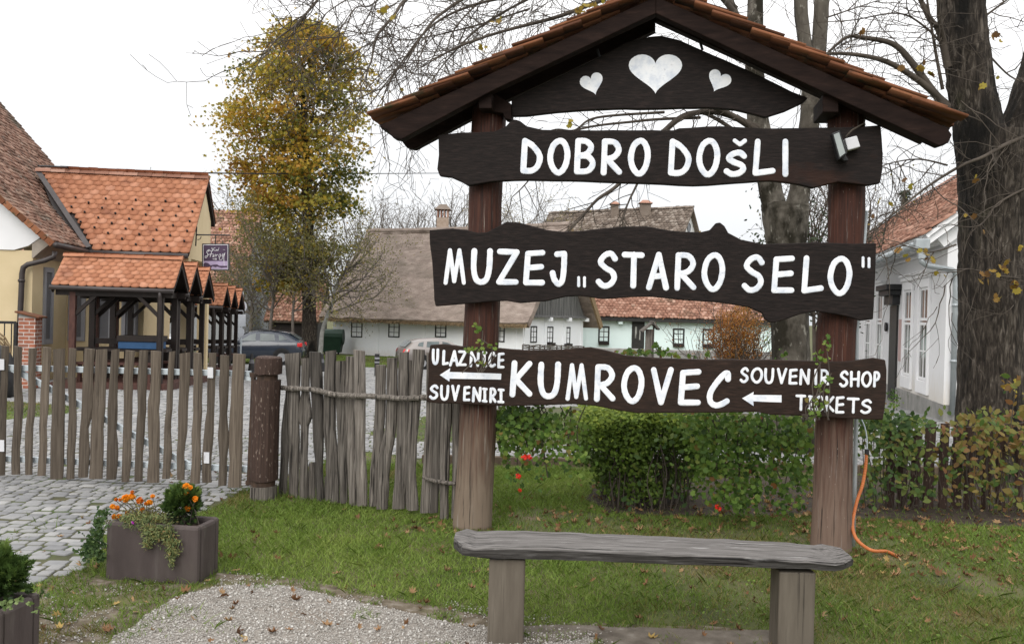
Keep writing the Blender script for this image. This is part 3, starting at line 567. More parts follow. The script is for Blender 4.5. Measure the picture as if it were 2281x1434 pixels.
# ---- hand painted letters: strokes given in a unit cell
def cat(pts, n=7, closed=False):
    P = [np.array(p, float) for p in pts]; out = []; m = len(P)
    for i in range(m if closed else m-1):
        if closed: a, b, c, d = P[i-1], P[i], P[(i+1) % m], P[(i+2) % m]
        else: a, b, c, d = P[max(i-1, 0)], P[i], P[i+1], P[min(i+2, m-1)]
        for j in range(n):
            t = j/n; out.append(.5*(2*b+(c-a)*t+(2*a-5*b+4*c-d)*t*t+(3*b-a-3*c+d)*t**3))
    out.append(P[0] if closed else P[-1]); return out
O_ = [(.55, 1), (.85, .9), (1, .6), (.9, .25), (.65, .03), (.38, 0), (.1, .2), (0, .5), (.18, .85)]
G = {
 'A': [[(0, 0), (.58, 1)], [(.58, 1), (1, 0)], [(.27, .34), (.84, .36)]],
 'B': [[(.08, 1), (0, .02)], ['c', (.08, 1), (.6, .98), (.9, .8), (.62, .58), (.1, .52)], ['c', (.1, .52), (.7, .5), (1, .28), (.7, .05), (0, .02)]],
 'C': [['c', (.98, .8), (.96, .98), (.7, .9), (.3, .62), (.05, .35), (.08, .1), (.35, .0), (.65, .04), (.92, .13)]],
 'c': [['c', (1, .8), (.7, 1), (.3, .85), (.03, .5), (.12, .12), (.45, .0), (.95, .12)]],
 'D': [[(.1, 1), (0, .03)], ['c', (.1, 1), (.6, .82), (.98, .5), (.85, .18), (.5, .03), (0, .03)]],
 'E': [[(.95, .99), (.12, .96)], [(.12, .96), (0, .03)], [(.06, .5), (.88, .54)], [(0, .03), (.92, .03)]],
 'H': [[(.06, 0), (.08, 1)], [(.92, 0), (1, 1)], [(.06, .48), (.95, .5)]],
 'I': [[(.5, 0), (.5, 1)]],
 'i': [[(.5, 0), (.5, 1)], [(.1, 1), (.95, .98)], [(0, .03), (.9, 0)]],
 'J': [[(.38, .98), (1, 1)], ['c', (1, 1), (.96, .5), (.82, .12), (.5, 0), (.15, .15), (0, .36)]],
 'K': [[(.12, 1), (0, 0)], [(1, .98), (.1, .42)], [(.2, .48), (1, .02)]],
 'L': [[(.14, 1), (0, .03)], [(0, .03), (1, .1)]],
 'M': [[(.24, 1), (0, 0)], [(.24, 1), (.47, .05)], [(.47, .05), (.76, 1)], [(.76, 1), (1, 0)]],
 'N': [[(0, 0), (.1, 1)], [(.1, 1), (.9, .03)], [(.9, .03), (1, 1)]],
 'O': [['o']+O_],
 'P': [[(.12, 1), (0, 0)], ['c', (.12, 1), (.7, .98), (1, .76), (.7, .5), (.1, .42)]],
 'R': [[(.08, 1), (0, 0)], ['c', (.08, 1), (.7, .97), (.97, .73), (.65, .5), (.06, .42)], [(.2, .45), (1, .02)]],
 'S': [['c', (.96, .84), (.72, 1), (.35, .94), (.12, .74), (.4, .56), (.8, .42), (.9, .22), (.65, .04), (.28, 0), (0, .13)]],
 'T': [[(0, 1), (1, .98)], [(.55, 1), (.5, 0)]],
 'U': [['c', (.04, 1), (0, .45), (.14, .1), (.45, 0), (.78, .1), (.95, .45), (1, 1)]],
 'V': [[(0, 1), (.42, 0)], [(.42, 0), (1, 1)]],
 'Z': [[(.05, 1), (1, .98)], [(1, .98), (0, .03)], [(0, .03), (.95, .03)]],
 'v': [[(0, 1), (.5, .0)], [(.5, 0), (1, 1)]],
}
class Ink:
    """flat raised brush strokes laid on a plane given by a pixel or local mapping"""
    def __init__(s, fn): s.mb = MB(); s.fn = fn; s.k = 0; s.r = random.Random(11)
    def stroke(s, pts, w, closed=False):
        P = [np.array(p, float) for p in pts]; Q = []
        for i, p in enumerate(P):
            if closed: d = P[(i+1) % (len(P)-1)]-P[(i-1) % (len(P)-1)]
            else: d = P[min(i+1, len(P)-1)]-P[max(i-1, 0)]
            d = d/max(np.linalg.norm(d), 1e-9); nrm = np.array([-d[1], d[0]]); ww = w/2*(1+s.r.uniform(-.05, .05)); Q.append((p, d, nrm, ww))
        e0 = .0012; e1 = .0026+.0002*(s.k % 9); s.k += 1
        vs = []; fs = []
        rows = []
        for p, d, nrm, ww in Q:
            rows.append(len(vs)); vs += [s.fn(*(p-nrm*ww), e0), s.fn(*(p-nrm*ww*.72), e1), s.fn(*(p+nrm*ww*.72), e1), s.fn(*(p+nrm*ww), e0)]
        for i in range(len(rows)-1):
            a, b = rows[i], rows[i+1]
            for c in range(3): fs.append((a+c, a+c+1, b+c+1, b+c))
        if not closed:
            for (p, d, nrm, ww), row, sg in ((Q[0], rows[0], -1), (Q[-1], rows[-1], 1)):
                out = []; inn = []
                for j in range(1, 6):
                    t = math.pi*j/6; v = -nrm*math.cos(t)+d*sg*math.sin(t)
                    out.append(len(vs)); vs.append(s.fn(*(p+v*ww), e0)); inn.append(len(vs)); vs.append(s.fn(*(p+v*ww*.72), e1))
                oo = [row]+out+[row+3]; ii = [row+1]+inn+[row+2]
                for j in range(6): fs.append((oo[j], oo[j+1], ii[j+1], ii[j]))
                fs.append(tuple(ii))
        s.mb.add(vs, fs)
    def glyph(s, ch, x0, y0, x1, y1, w):
        if ch == 'M': w *= .72
        x0 += w/2; x1 -= w/2; y0 += w/2; y1 -= w/2
        if x1 < x0: x0 = x1 = (x0+x1)/2
        lean = .0
        for st in G[ch]:
            md = None
            if isinstance(st[0], str): md = st[0]; st = st[1:]
            pts = [(x0+p[0]*(x1-x0), y1-p[1]*(y1-y0)) for p in st]
            if md == 'c': pts = cat(pts, 6)
            elif md == 'o': pts = cat(pts, 6, True)
            else: pts = [tuple(np.array(pts[0])+(np.array(pts[1])-np.array(pts[0]))*t) for t in (0, .33, .66, 1)]
            s.stroke(pts, w, closed=(md == 'o'))
    def flat(s, pts, e=.003):
        n = len(pts); vs = [s.fn(x, y, e) for x, y in pts]+[s.fn(x, y, .0005) for x, y in pts]
        s.mb.add(vs, [tuple(range(n))]+[(i, (i+1) % n, n+(i+1) % n, n+i) for i in range(n)])
def boardfn(b): return lambda x, y, e: SP(x, y, b-e)
ink = Ink(boardfn(-.20))
for a in [('D', 1159, 307.5, 1209.5, 389), ('O', 1219, 307.5, 1270.6, 390.6), ('B', 1278.5, 307.5, 1327, 390.6), ('R', 1338, 309, 1386, 391.5), ('O', 1398.7, 307.5, 1449.5, 393), ('D', 1487.6, 309, 1541, 394), ('O', 1551, 307.5, 1604.4, 394.7), ('S', 1612, 334, 1666, 394.7), ('L', 1676, 309, 1727.7, 394.7), ('I', 1740, 309, 1759, 394.7)]: ink.glyph(*a, 13.2)
ink.glyph('v', 1632, 309, 1664, 327, 9.5)
ink.mb.build('lettering', M['white_paint'], bd1)
ink = Ink(boardfn(-.20))
for a in [('M', 988, 553, 1037.8, 634.7), ('U', 1048.8, 553, 1098, 634.7), ('Z', 1105, 554, 1157.6, 636.7), ('E', 1165, 556, 1217, 638), ('J', 1224.6, 558.7, 1263.4, 639), ('S', 1327, 558.7, 1378, 643), ('T', 1385, 561, 1436, 643), ('A', 1439, 561, 1490, 647), ('R', 1502, 562, 1551.4, 648), ('O', 1562.6, 562, 1615.6, 650), ('S', 1652, 567, 1705, 652.4), ('E', 1718, 568.7, 1773, 655), ('L', 1785, 568.7, 1835, 655.8), ('O', 1843.4, 570, 1898.6, 659)]: ink.glyph(*a, 12.8)
for a in [('I', 1285.5, 615, 1292.5, 640), ('I', 1298.5, 615.5, 1305.5, 641), ('I', 1919, 571, 1926, 597), ('I', 1932, 573, 1939.5, 598)]: ink.glyph(*a, 6.6)
ink.mb.build('lettering', M['white_paint'], bd2)
ink = Ink(boardfn(-.20))
for a in [('K', 1135, 802, 1186, 885), ('U', 1197.8, 805, 1249.7, 889), ('M', 1259.7, 808.7, 1310, 892.4), ('R', 1323, 810.7, 1371, 895), ('O', 1383.6, 813, 1435.5, 899), ('V', 1449.7, 817, 1501, 902), ('E', 1510, 820.8, 1564.5, 905), ('C', 1573, 823, 1629, 909)]: ink.glyph(*a, 13)
ink.mb.build('lettering', M['white_paint'], bd3)
ink = Ink(boardfn(-.20))
for a in [('U', 961.8, 776, 978.5, 813), ('L', 984.5, 779, 1000, 814.8), ('A', 1000, 779.6, 1022, 816.5), ('Z', 1019.5, 780, 1040.4, 816.5), ('N', 1045.5, 782, 1069, 818), ('i', 1071.6, 782, 1086, 818), ('c', 1087, 783, 1105.7, 819), ('E', 1107.4, 784.7, 1125, 821.5),
          ]: ink.glyph(*a, 6.2)
ink.mb.build('lettering', M['white_paint'], bd3)
ink = Ink(boardfn(-.20))
for a in [('S', 955.7, 856, 977.8, 890), ('U', 980, 856.6, 1001, 892.5), ('V', 1005, 856.6, 1024.7, 893.5), ('E', 1031, 859, 1048.8, 894.5), ('N', 1051, 861, 1073, 896), ('i', 1073, 863, 1087, 896.8), ('R', 1089.6, 862.7, 1106.4, 897.8), ('i', 1107.4, 865, 1124.8, 898.5),
          ]: ink.glyph(*a, 6.2)
ink.mb.build('lettering', M['white_paint'], bd3)
ink = Ink(boardfn(-.20))
for a in [('S', 1647.5, 817.5, 1669, 853), ('O', 1672, 818, 1700, 854), ('U', 1702, 819, 1725, 855.6), ('V', 1730.5, 819, 1754, 855.6), ('E', 1756, 820.5, 1778, 857.6), ('N', 1780, 820.8, 1805, 858), ('I', 1814, 821.5, 1820.6, 858), ('R', 1825, 822, 1847, 859), ]: ink.glyph(*a, 6.2)
ink.mb.build('lettering', M['white_paint'], bd3)
ink = Ink(boardfn(-.20))
for a in [('S', 1869, 824.8, 1891, 862.6), ('H', 1892, 825.8, 1916, 862.6), ('O', 1917.7, 826.5, 1942.8, 863), ('P', 1944.5, 826.5, 1961, 863),
          ]: ink.glyph(*a, 6.2)
ink.mb.build('lettering', M['white_paint'], bd3)
ink = Ink(boardfn(-.20))
for a in [('T', 1772, 878.4, 1796, 915), ('i', 1799, 880, 1811.5, 915), ('c', 1813, 880, 1835, 917), ('K', 1836.7, 881, 1859, 918.5), ('E', 1860, 881.7, 1882.5, 922), ('T', 1886, 885, 1915, 921), ('S', 1916, 888.4, 1943, 922)]: ink.glyph(*a, 6.2)
ink.mb.build('lettering', M['white_paint'], bd3)
ink = Ink(boardfn(-.20))
ink.flat([(979.5, 834.9), (1003, 819.5), (1001.5, 828), (1116.8, 832), (1116, 845), (1001.5, 843), (1001, 849.5)])
ink.mb.build('arrow', M['white_paint'], bd3)
ink = Ink(boardfn(-.20))
ink.flat([(1653, 886.8), (1679, 872.2), (1678, 879), (1741, 879.8), (1741, 896), (1678, 893.5), (1678.7, 903.8)])
ink.mb.build('arrow', M['white_paint'], bd3)
ink = Ink(boardfn(-.10))
def heart(cx, cy, w, h, ang):
    pts = []
    for k in range(48):
        t = 2*math.pi*(k+.0)/48; x = 16*math.sin(t)**3/32*w; y = (13*math.cos(t)-5*math.cos(2*t)-2*math.cos(3*t)-math.cos(4*t)+2.5)/29*h
        c_, s_ = math.cos(ang), math.sin(ang); pts.append((cx+x*c_+y*s_, cy+x*s_-y*c_))
    h_ = Ink(boardfn(-.10)); h_.flat(pts); h_.mb.build('heart', M['white_paint'], bd0)
heart(1460, 165.5, 119, 88, 0.0); heart(1320, 189, 52, 48, -.30); heart(1600, 183, 52, 48, .42)
# ---- roof timbers
LR = [(843, 281), (1461, -8), (1461, 30), (1093, 204), (893, 311), (876, 308), (862, 290)]
RR = [(1461, -8), (2110, 285), (2121, 300), (2113, 318), (2092, 325), (1836, 206), (1461, 30)]
for nm, poly in (('rafter', LR), ('rafter', RR)):
    P = [SP(x, y, -.32) for x, y in poly]
    MB().prism(P, SF.v*.10).build(nm, M['beam'], sign, bevel=.006)
    P2_ = P if poly is LR else [SP(x, y, -.32) for x, y in ((1461, -8), (2100, 281), (2094, 294), (1461, 6))]
    MB().prism([p+SF.v*.36 for p in P2_], SF.v*.09).build(nm, M['beam'], sign, bevel=.006)
# purlins on the posts, seen end on, each with a stepped corbel
for (px0, px1, y0, y1, sg) in ((1066, 1095, 206, 242, 1), (1833, 1868, 212, 250, -1)):
    q = [SP(px0, y1, -.27), SP(px1, y1, -.27), SP(px1, y0, -.27), SP(px0, y0, -.27)]
    MB().prism(q, SF.v*.36).build('purlin', M['beam'], sign, bevel=.006)
    if sg > 0: pl = [(1088, 205), (1094, 205), (1138, 231), (1139, 268), (1124, 264), (1120, 252), (1102, 250), (1088, 236)]
    else: pl = [(1872, 206), (1836, 206), (1832, 216), (1832, 230), (1840, 236), (1842, 248), (1850, 254), (1872, 256)]
    MB().prism([SP(x, y, -.14) for x, y in pl], SF.v*.12).build('corbel', M['beam'], sign, bevel=.005)
ridge0 = SP(1461, -8, -.32)
# hooks carrying the heart board
for px, py in ((1334, 116), (1562, 96)):
    MB().tube([SP(px-4, py-6, -.07), SP(px+3, py+16, -.07)], .010, 6).build('hook', M['iron'], sign)
# battens under the tiles and the tiles
def slope(e_px, a_px):
    e = SP(*e_px, -.36); a = SP(*a_px, -.36); return e, a
tile_chunks = []; bat = MB()
for e_px, a_px in (((836, 276), (1462, -12)), ((2128, 283), (1461, -12))):
    e, a = slope(e_px, a_px); d = a-e; Ls = np.linalg.norm(d); d = d/Ls; nrm = np.cross(SF.v, d); nrm = nrm if nrm[2] > 0 else -nrm
    g = .142; k = int(Ls/g)+1
    for i in range(k+1):
        o = e+d*(i*g-.03)
        if i*g+.05 < Ls: bat.beam(o+d*.05+nrm*.015+SF.v*.16, o+d*.05+nrm*.015+SF.v*.50, .05, .03, up=nrm)
        rows = 4
        for j in range(rows):
            w = .142; off = (.0 if i % 2 == 0 else .0)
            c = o+SF.v*(j*w+w/2-.03+RNG.normal(0, .004))+nrm*(.034+RNG.normal(0, .003))+d*RNG.normal(0, .006)
            tl = min(.37, Ls-i*g+.12)
            if tl < .1: continue
            tilt = -.10+RNG.normal(0, .012)
            ww = d+nrm*tilt
            A = np.stack([SF.v*w*.96*.5, ww*tl, nrm*.017], 1)[None]
            tile_chunks.append((A, (c+nrm*.045)[None]))
A = np.concatenate([c[0] for c in tile_chunks]); T = np.concatenate([c[1] for c in tile_chunks])
TVB = [(-1, 0, 0), (1, 0, 0), (1, 1, 0), (-1, 1, 0), (-1, 0, 1), (1, 0, 1), (1, 1, 1), (-1, 1, 1)]
TFB = [(0, 3, 2, 1), (4, 5, 6, 7), (0, 1, 5, 4), (1, 2, 6, 5), (2, 3, 7, 6), (3, 0, 4, 7)]
rf = npobj('tiled_roof', [inst(TVB, TFB, A, T)], M['rtile'], sign)
bat.build('batten', M['dkwood'], rf)
# grey cable pipe down the back of the right post
mb = MB(); mb.tube([SP(1929, 470, .16), SP(1920, 600, .16), SP(1908, 740, .16), SP(1908, 900, .16), SP(1904, 1080, .16), SP(1899, 1240, .16)], .016, 8); mb.build('cable_pipe', M['zinc'], sign, smooth=True)
# planter shelf behind the lowest board that carries the trailing plants
# ================================================================== FLOODLIGHT
fl = thing('floodlight', SP(1880, 330, -.26), 'small black floodlight with white junction box tilted on the top welcome board', 'floodlight')
def fb(pts, b, th): return MB().prism([SP(x, y, b) for x, y in pts], SF.v*th)
fb([(1853, 297), (1871, 290), (1888, 342), (1869, 356)], -.335, .075).build('housing', M['iron'], fl, bevel=.006)
fb([(1857, 300), (1869, 295), (1883, 341), (1871, 350)], -.339, .006).build('glass', M['lampglass'], fl)
fb([(1882, 309), (1909, 302), (1917, 327), (1889, 335)], -.285, .075).build('junction_box', M['whiteplate'], fl, bevel=.006)
fb([(1870, 346), (1884, 346), (1890, 356), (1880, 358)], -.26, .05).build('bracket', M['iron'], fl)
MB().tube([SP(1884, 305, -.26), SP(1898, 290, -.25), SP(1925, 275, -.2), SP(1927, 262, -.1), SP(1918, 245, .0)], .006, 6).build('cable', M['twig'], fl, smooth=True)
# ================================================================== BENCH
bl = gnd(1126, 1421); br = np.array([*(at(1760, 1440, 4.42)[:2]), 0])
BF = Fr((bl[0], bl[1], 0), br-bl); bw = np.dot(br-bl, BF.u)
bench = thing('bench', BF.p(bw/2, 0, 0), 'weathered grey plank bench on two thick posts in front of the sign', 'bench')
# seat: lofted plank with a wavy front edge
front = [(1007, 1212, 1231), (1030, 1216, 1237), (1056, 1222, 1241), (1105, 1220, 1245), (1170, 1220, 1244), (1300, 1226, 1248), (1500, 1234.5, 1257), (1650, 1241, 1262), (1800, 1249, 1267), (1828, 1252, 1270), (1862, 1256, 1273), (1880, 1253, 1268), (1906, 1246, 1264)]
yf = 4.50; slope_y = (br-bl)[1]/(br-bl)[0]
rings = []; rr = random.Random(4)
for i, (px, yt, yb) in enumerate(front):
    d = ray(px, yt); t = BF.o[1]+0
    pt = hit(px, yt, BF.p(0, -.13, 0), BF.v); pb = hit(px, yb, BF.p(0, -.115, 0), BF.v); dep = .33 if i else .22
    if i == len(front)-1: dep = .2
    zt = pt[2]; back = pt+BF.v*dep; back[2] = zt+.006
    off = .10 if i == 0 else (.04 if i == len(front)-1 else 0); pt = pt+BF.v*off; pb = pb+BF.v*off
    rings.append([pb, pb+BF.v*-.008+Z3*.025, pt-Z3*.008, pt+BF.v*.015+Z3*.002, pt+BF.v*dep*.5+Z3*.004, back, back-Z3*.055, pb+BF.v*dep])
sub = []
for i in range(len(rings)-1):
    L = np.linalg.norm(rings[i+1][0]-rings[i][0]); k = max(1, int(L/.07))
    for j in range(k):
        t = j/k; sub.append([a+(b-a)*t+(Z3*rr.uniform(-.002, .002)+BF.v*rr.uniform(-.003, .003)) for a, b in zip(rings[i], rings[i+1])])
sub.append(rings[-1])
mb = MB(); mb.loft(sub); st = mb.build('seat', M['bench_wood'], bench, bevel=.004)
for x, zt in ((0, .415), (bw, .395)):
    mb = MB(BF); mb.box(x-.088, x+.088, -.09, .07, -.03, zt); mb.build('leg', M['bench_leg'], bench, bevel=.008)
# ================================================================== ORANGE CONDUIT
ho = thing('conduit', gnd(1905, 1240), 'orange corrugated conduit with a grey wire, curving down beside the right post', 'cable')
pts = [at(x, y, Y) for x, y, Y in ((1930, 1008, 6.45), (1928, 1040, 6.43), (1921, 1080, 6.40), (1910, 1112, 6.36), (1902, 1145, 6.3), (1899, 1170, 6.25), (1905, 1195, 6.2), (1921, 1213, 6.15), (1945, 1226, 6.1))]
pts += [gnd(1975, 1234)+Z3*.02, gnd(2000, 1243)+Z3*.012]
sm = cat(pts, 14); mb = MB(); mb.tube(sm, [.0112+.0012*(i % 2) for i in range(len(sm))], 10); mb.build('tube', M['hose'], ho)
MB().tube([at(1931, 1012, 6.45), at(1931, 1000, 6.45)], .017, 8).build('collar', M['iron'], ho)
MB().tube(cat([at(1931, 1002, 6.45), at(1931, 975, 6.46), at(1926, 950, 6.48), at(1916, 925, 6.5), at(1910, 890, 6.5)], 5), .005, 6).build('wire', M['galv'], ho, smooth=True)
# ================================================================== GATE
GL = at(0, 1070, 8.02); GR = at(545, 1095, 7.55); GF = Fr((GL[0], GL[1], 0), GR-GL)
def GP(px, py, b=0.0): return hit(px, py, GF.o+GF.v*b, GF.v)
gate = thing('wooden_gate', gnd(280, 1080), 'wide closed gate of uneven grey wooden pickets on galvanised rails', 'gate')
def picket(name, levels, plane, vdir, parent, mat, th=.035, b=0.0, seed=0, bend=.0, taper_top=True, kn=None):
    """levels: (py, x0, x1) from top to bottom, uneven hand split pale"""
    rr = random.Random(seed); rings = []; lv = levels; out = []
    for i in range(len(lv)-1):
        a, c = lv[i], lv[i+1]; k = max(1, int(abs(c[0]-a[0])/22))
        for j in range(k):
            t = j/k; ts = t*t*(3-2*t); out.append([a[0]+(c[0]-a[0])*t, a[1]+(c[1]-a[1])*ts, a[2]+(c[2]-a[2])*ts])
    out.append(list(lv[-1])); n = len(out); ph = rr.uniform(0, 6)
    for i, (py, x0, x1) in enumerate(out):
        e = 0 if i in (0, n-1) else 1
        j0 = rr.uniform(-.8, .8)*e; j1 = rr.uniform(-.8, .8)*e; sl = rr.uniform(-3, 3) if i == 0 else 0
        L = plane(x0+j0, py+sl*.6, b); R = plane(x1+j1, py-sl*.6, b); w = R-L; wl_ = np.linalg.norm(w); wd = w/wl_
        dz = vdir*(math.sin(ph+i*.35)*.006); L = L+dz; R = R+dz
        c = min(.012, wl_*.18); rid = rr.uniform(.006, .012)
        rings.append([L+vdir*c, L+wd*c, L+w*.45-vdir*rid, R-wd*c, R+vdir*c, R+vdir*(th-c), R-wd*c+vdir*th, L+wd*c+vdir*th, L+vdir*(th-c)])
    mb = MB(); mb.loft(rings); return mb.build(name, mat, parent)
cv = lambda x, y: (x/1.954, 700+y/1.954)
PK = [(-46, -12, 136, -62, -30, 700), (0, 32, 138, -14, 18, 700), (58, 92, 140, 45, 82, 697), (118, 153, 147, 107, 137, 698), (180, 215, 143, 160, 195, 702), (228, 280, 150, 212, 267, 718), (298, 330, 148, 282, 317, 717), (362, 407, 150, 337, 378, 710), (412, 460, 152, 385, 443, 715), (480, 515, 153, 458, 500, 718), (543, 583, 158, 523, 555, 730), (603, 640, 157, 580, 615, 728), (652, 697, 160, 635, 688, 733), (732, 757, 162, 703, 735, 715), (777, 822, 168, 768, 800, 720), (840, 873, 167, 823, 865, 737), (905, 937, 168, 877, 917, 732), (955, 993, 178, 945, 980, 745), (1010, 1065, 172, 990, 1047, 752)]
rr = random.Random(21)
for i, (a0, a1, at_, b0, b1, bt) in enumerate(PK):
    lv = []
    for t in (0, .22, .45, .62, .8, 1):
        x0 = a0+(b0-a0)*t; x1 = a1+(b1-a1)*t; y = at_+(bt-at_)*t; k = 0 if t in (0, 1) else rr.uniform(-4.5, 4.5); w = 0 if t in (0, 1) else rr.uniform(-2, 2.5)
        if i == 8+1 and t == .8: x1 += 12; 
        if i == 7 and t == .45: x0 -= 3; x1 += 8
        if i == 17 and t == .62: x1 += 7
        px, py = cv(x0+k-w, y); px1, _ = cv(x1+k+w, y); lv.append((py, px, px1))
    picket('picket', lv, GP, GF.v, gate, M['gate_wood'], seed=i, th=.03)
def rail(y00, y01, x0, x1, y10, y11, nm):
    P = [cv(x0, y00), cv(x1, y10), cv(x1, y11), cv(x0, y01)]
    MB().prism([GP(px, py, .045) for px, py in P], GF.v*.045).build(nm, M['galv'], gate, bevel=.004)
rail(217, 243, -80, 1085, 247, 272, 'top_rail'); rail(612, 636, -80, 1085, 661, 688, 'bottom_rail')
P = [cv(60, 232), cv(800, 625), cv(822, 668), cv(40, 245)]
mb = MB(); mb.prism([GP(*cv(52, 226), .05), GP(*cv(330, 372), .05), GP(*cv(560, 503), .05), GP(*cv(825, 645), .05), GP(*cv(825, 672), .05), GP(*cv(560, 530), .05), GP(*cv(330, 400), .05), GP(*cv(40, 245), .05)], GF.v*.035).build('diagonal_brace', M['galv'], gate)
for (x0, y0, x1, y1) in ((-14, 194, 17, 242), (-16, 546, 17, 597), (903, 230, 927, 277), (887, 599, 910, 648)):
    P = [cv(x0, y0), cv(x1, y0+1), cv(x1, y1), cv(x0, y1-1)]
    MB().prism([GP(px, py, -.016) for px, py in P], GF.v*.005).build('white_plate', M['whiteplate'], gate)
# gate post with its iron hinge frame
gp = thing('gate_post', gnd(590, 1110), 'round brown log gate post with flaking paint and iron bands, right end of the gate', 'post')
def GLOG(name, lv, mat, b=.02, sd=1):
    rr = random.Random(sd); mb = MB(); rings = []
    for cx, py, w in lv:
        c = GP(cx, py, b); e = GP(cx+w/2, py, b); r = np.linalg.norm(e-c); rings.append([c+GF.u*r*math.cos(t)*(1+rr.uniform(-.03, .03))+GF.v*r*.95*math.sin(t)+Z3*rr.uniform(-.004, .004) for t in [2*math.pi*k/14 for k in range(14)]])
    return mb.loft(rings).build(name, mat, gp, smooth=False)
GLOG('post_foot', [(586, 1125, 54), (586, 1112, 54), (587, 1081, 55)], M['old_wood'], sd=3)
GLOG('iron_band', [(587, 1084, 48), (588, 1064, 48)], M['rust'], sd=2)
GLOG('log', [(588, 1068, 57), (589, 1000, 57), (592, 900, 56), (595, 846, 57)], M['gpost'], sd=5)
GLOG('iron_band', [(596, 848, 42), (597, 828, 42)], M['rust'], sd=2)
GLOG('post_cap', [(597, 833, 58), (598, 815, 57), (598.5, 797, 56), (598.5, 793, 46)], M['gpost'], sd=8)
for x0, x1, y0, y1 in ((556, 563, 832, 1078),):
    MB().prism([GP(x0+4, y0, .01), GP(x1+4, y0, .01), GP(x1-7, y1, .01), GP(x0-7, y1, .01)], GF.v*.03).build('hinge_bar', M['rust'], gp)
for y0, y1, sh in ((830, 840, 3), (1070, 1080, -6)):
    MB().prism([GP(553+sh, y0, .012), GP(578+sh, y0, .012), GP(578+sh, y1, .012), GP(553+sh, y1, .012)], GF.v*.028).build('hinge_arm', M['rust'], gp)
MB().prism([GP(541, 834, .045), GP(558, 836, .045), GP(558, 848, .045), GP(541, 846, .045)], GF.v*.03).build('latch', M['galv'], gate)
# ================================================================== RUSTIC FENCE
FL = gnd(624, 1106); FRp = gnd(1010, 1163); FF_ = Fr((FL[0], FL[1], 0), FRp-FL)
def FP(px, py, b=0.0): return hit(px, py, FF_.o+FF_.v*b, FF_.v)
fence = thing('rustic_fence', gnd(820, 1130), 'rustic fence of crooked split grey pickets with a rough branch rail', 'fence')
c8 = lambda x, y: (520+x/3.259, 740+y/3.259)
FK = [([(395, 372, 408), (700, 338, 385), (1200, 325, 378)], .03),
 ([(152, 365, 475), (400, 385, 470), (700, 395, 465), (1205, 392, 452)], 0),
 ([(188, 483, 537), (440, 483, 530), (560, 458, 548), (615, 450, 555), (680, 482, 530), (900, 478, 525), (1215, 474, 526)], .01),
 ([(945, 545, 580), (1100, 530, 575), (1225, 527, 575)], .03),
 ([(143, 543, 620), (420, 552, 632), (700, 565, 638), (1000, 585, 632), (1235, 598, 645)], 0),
 ([(135, 662, 733), (420, 648, 725), (700, 640, 722), (900, 660, 740), (1240, 668, 752)], 0.01),
 ([(1040, 660, 695), (1240, 655, 700)], .04),
 ([(208, 722, 798), (500, 735, 800), (760, 752, 815), (1240, 766, 815)], .02),
 ([(175, 808, 862), (500, 795, 860), (760, 808, 870), (1000, 822, 880), (1258, 836, 890)], .035),
 ([(131, 860, 935), (470, 870, 945), (800, 880, 942), (1000, 884, 955), (1262, 892, 956)], 0),
 ([(238, 1028, 1095), (500, 1020, 1088), (800, 1003, 1070), (1000, 985, 1040), (1262, 978, 1032)], .01),
 ([(185, 1110, 1180), (500, 1105, 1176), (700, 1090, 1165), (900, 1045, 1130), (1050, 1033, 1115), (1284, 1032, 1104)], 0),
 ([(145, 1190, 1257), (500, 1188, 1258), (800, 1176, 1258), (1000, 1165, 1250), (1282, 1142, 1230)], .03),
 ([(197, 1222, 1284), (500, 1212, 1275), (720, 1216, 1272), (900, 1240, 1290), (1285, 1250, 1300)], .05),
 ([(125, 1292, 1370), (500, 1275, 1345), (800, 1256, 1320), (1000, 1255, 1312), (1294, 1258, 1328)], 0),
 ([(150, 1398, 1452), (520, 1390, 1440), (900, 1372, 1430), (1310, 1350, 1412)], .0),
 ([(165, 1440, 1500), (520, 1432, 1500), (900, 1420, 1485), (1310, 1410, 1472)], .015),
 ([(140, 1510, 1575), (520, 1502, 1572), (900, 1495, 1560), (1200, 1490, 1545), (1355, 1490, 1545)], .0),
 ([(170, 1575, 1640), (520, 1580, 1640), (900, 1580, 1630), (1350, 1576, 1612)], .03)]
for i, (lv, b) in enumerate(FK):
    lv = [(c8(0, y)[1], c8(x0, 0)[0], c8(x1, 0)[0]) for y, x0, x1 in lv]
    picket('picket', lv, FP, FF_.v, fence, M['old_wood'], seed=100+i, b=b, th=.045)
def branch(pts, r, parent, nm='branch_rail', b=-.035):
    sm = cat([FP(*c8(x, y), b) for x, y in pts], 8); rr = random.Random(3); mb = MB(); mb.tube([p+Z3*rr.uniform(-.003, .003) for p in sm], [r*(1+rr.uniform(-.13, .13)) for _ in sm], 8); mb.build(nm, M['old_wood'], parent)
branch([(325, 400), (430, 408), (540, 412), (640, 428), (720, 450), (820, 458), (940, 462), (1100, 472), (1250, 480), (1420, 470)], .022, fence)
branch([(1378, 1046), (1420, 1066), (1480, 1082), (1560, 1092), (1612, 1100)], .015, fence)
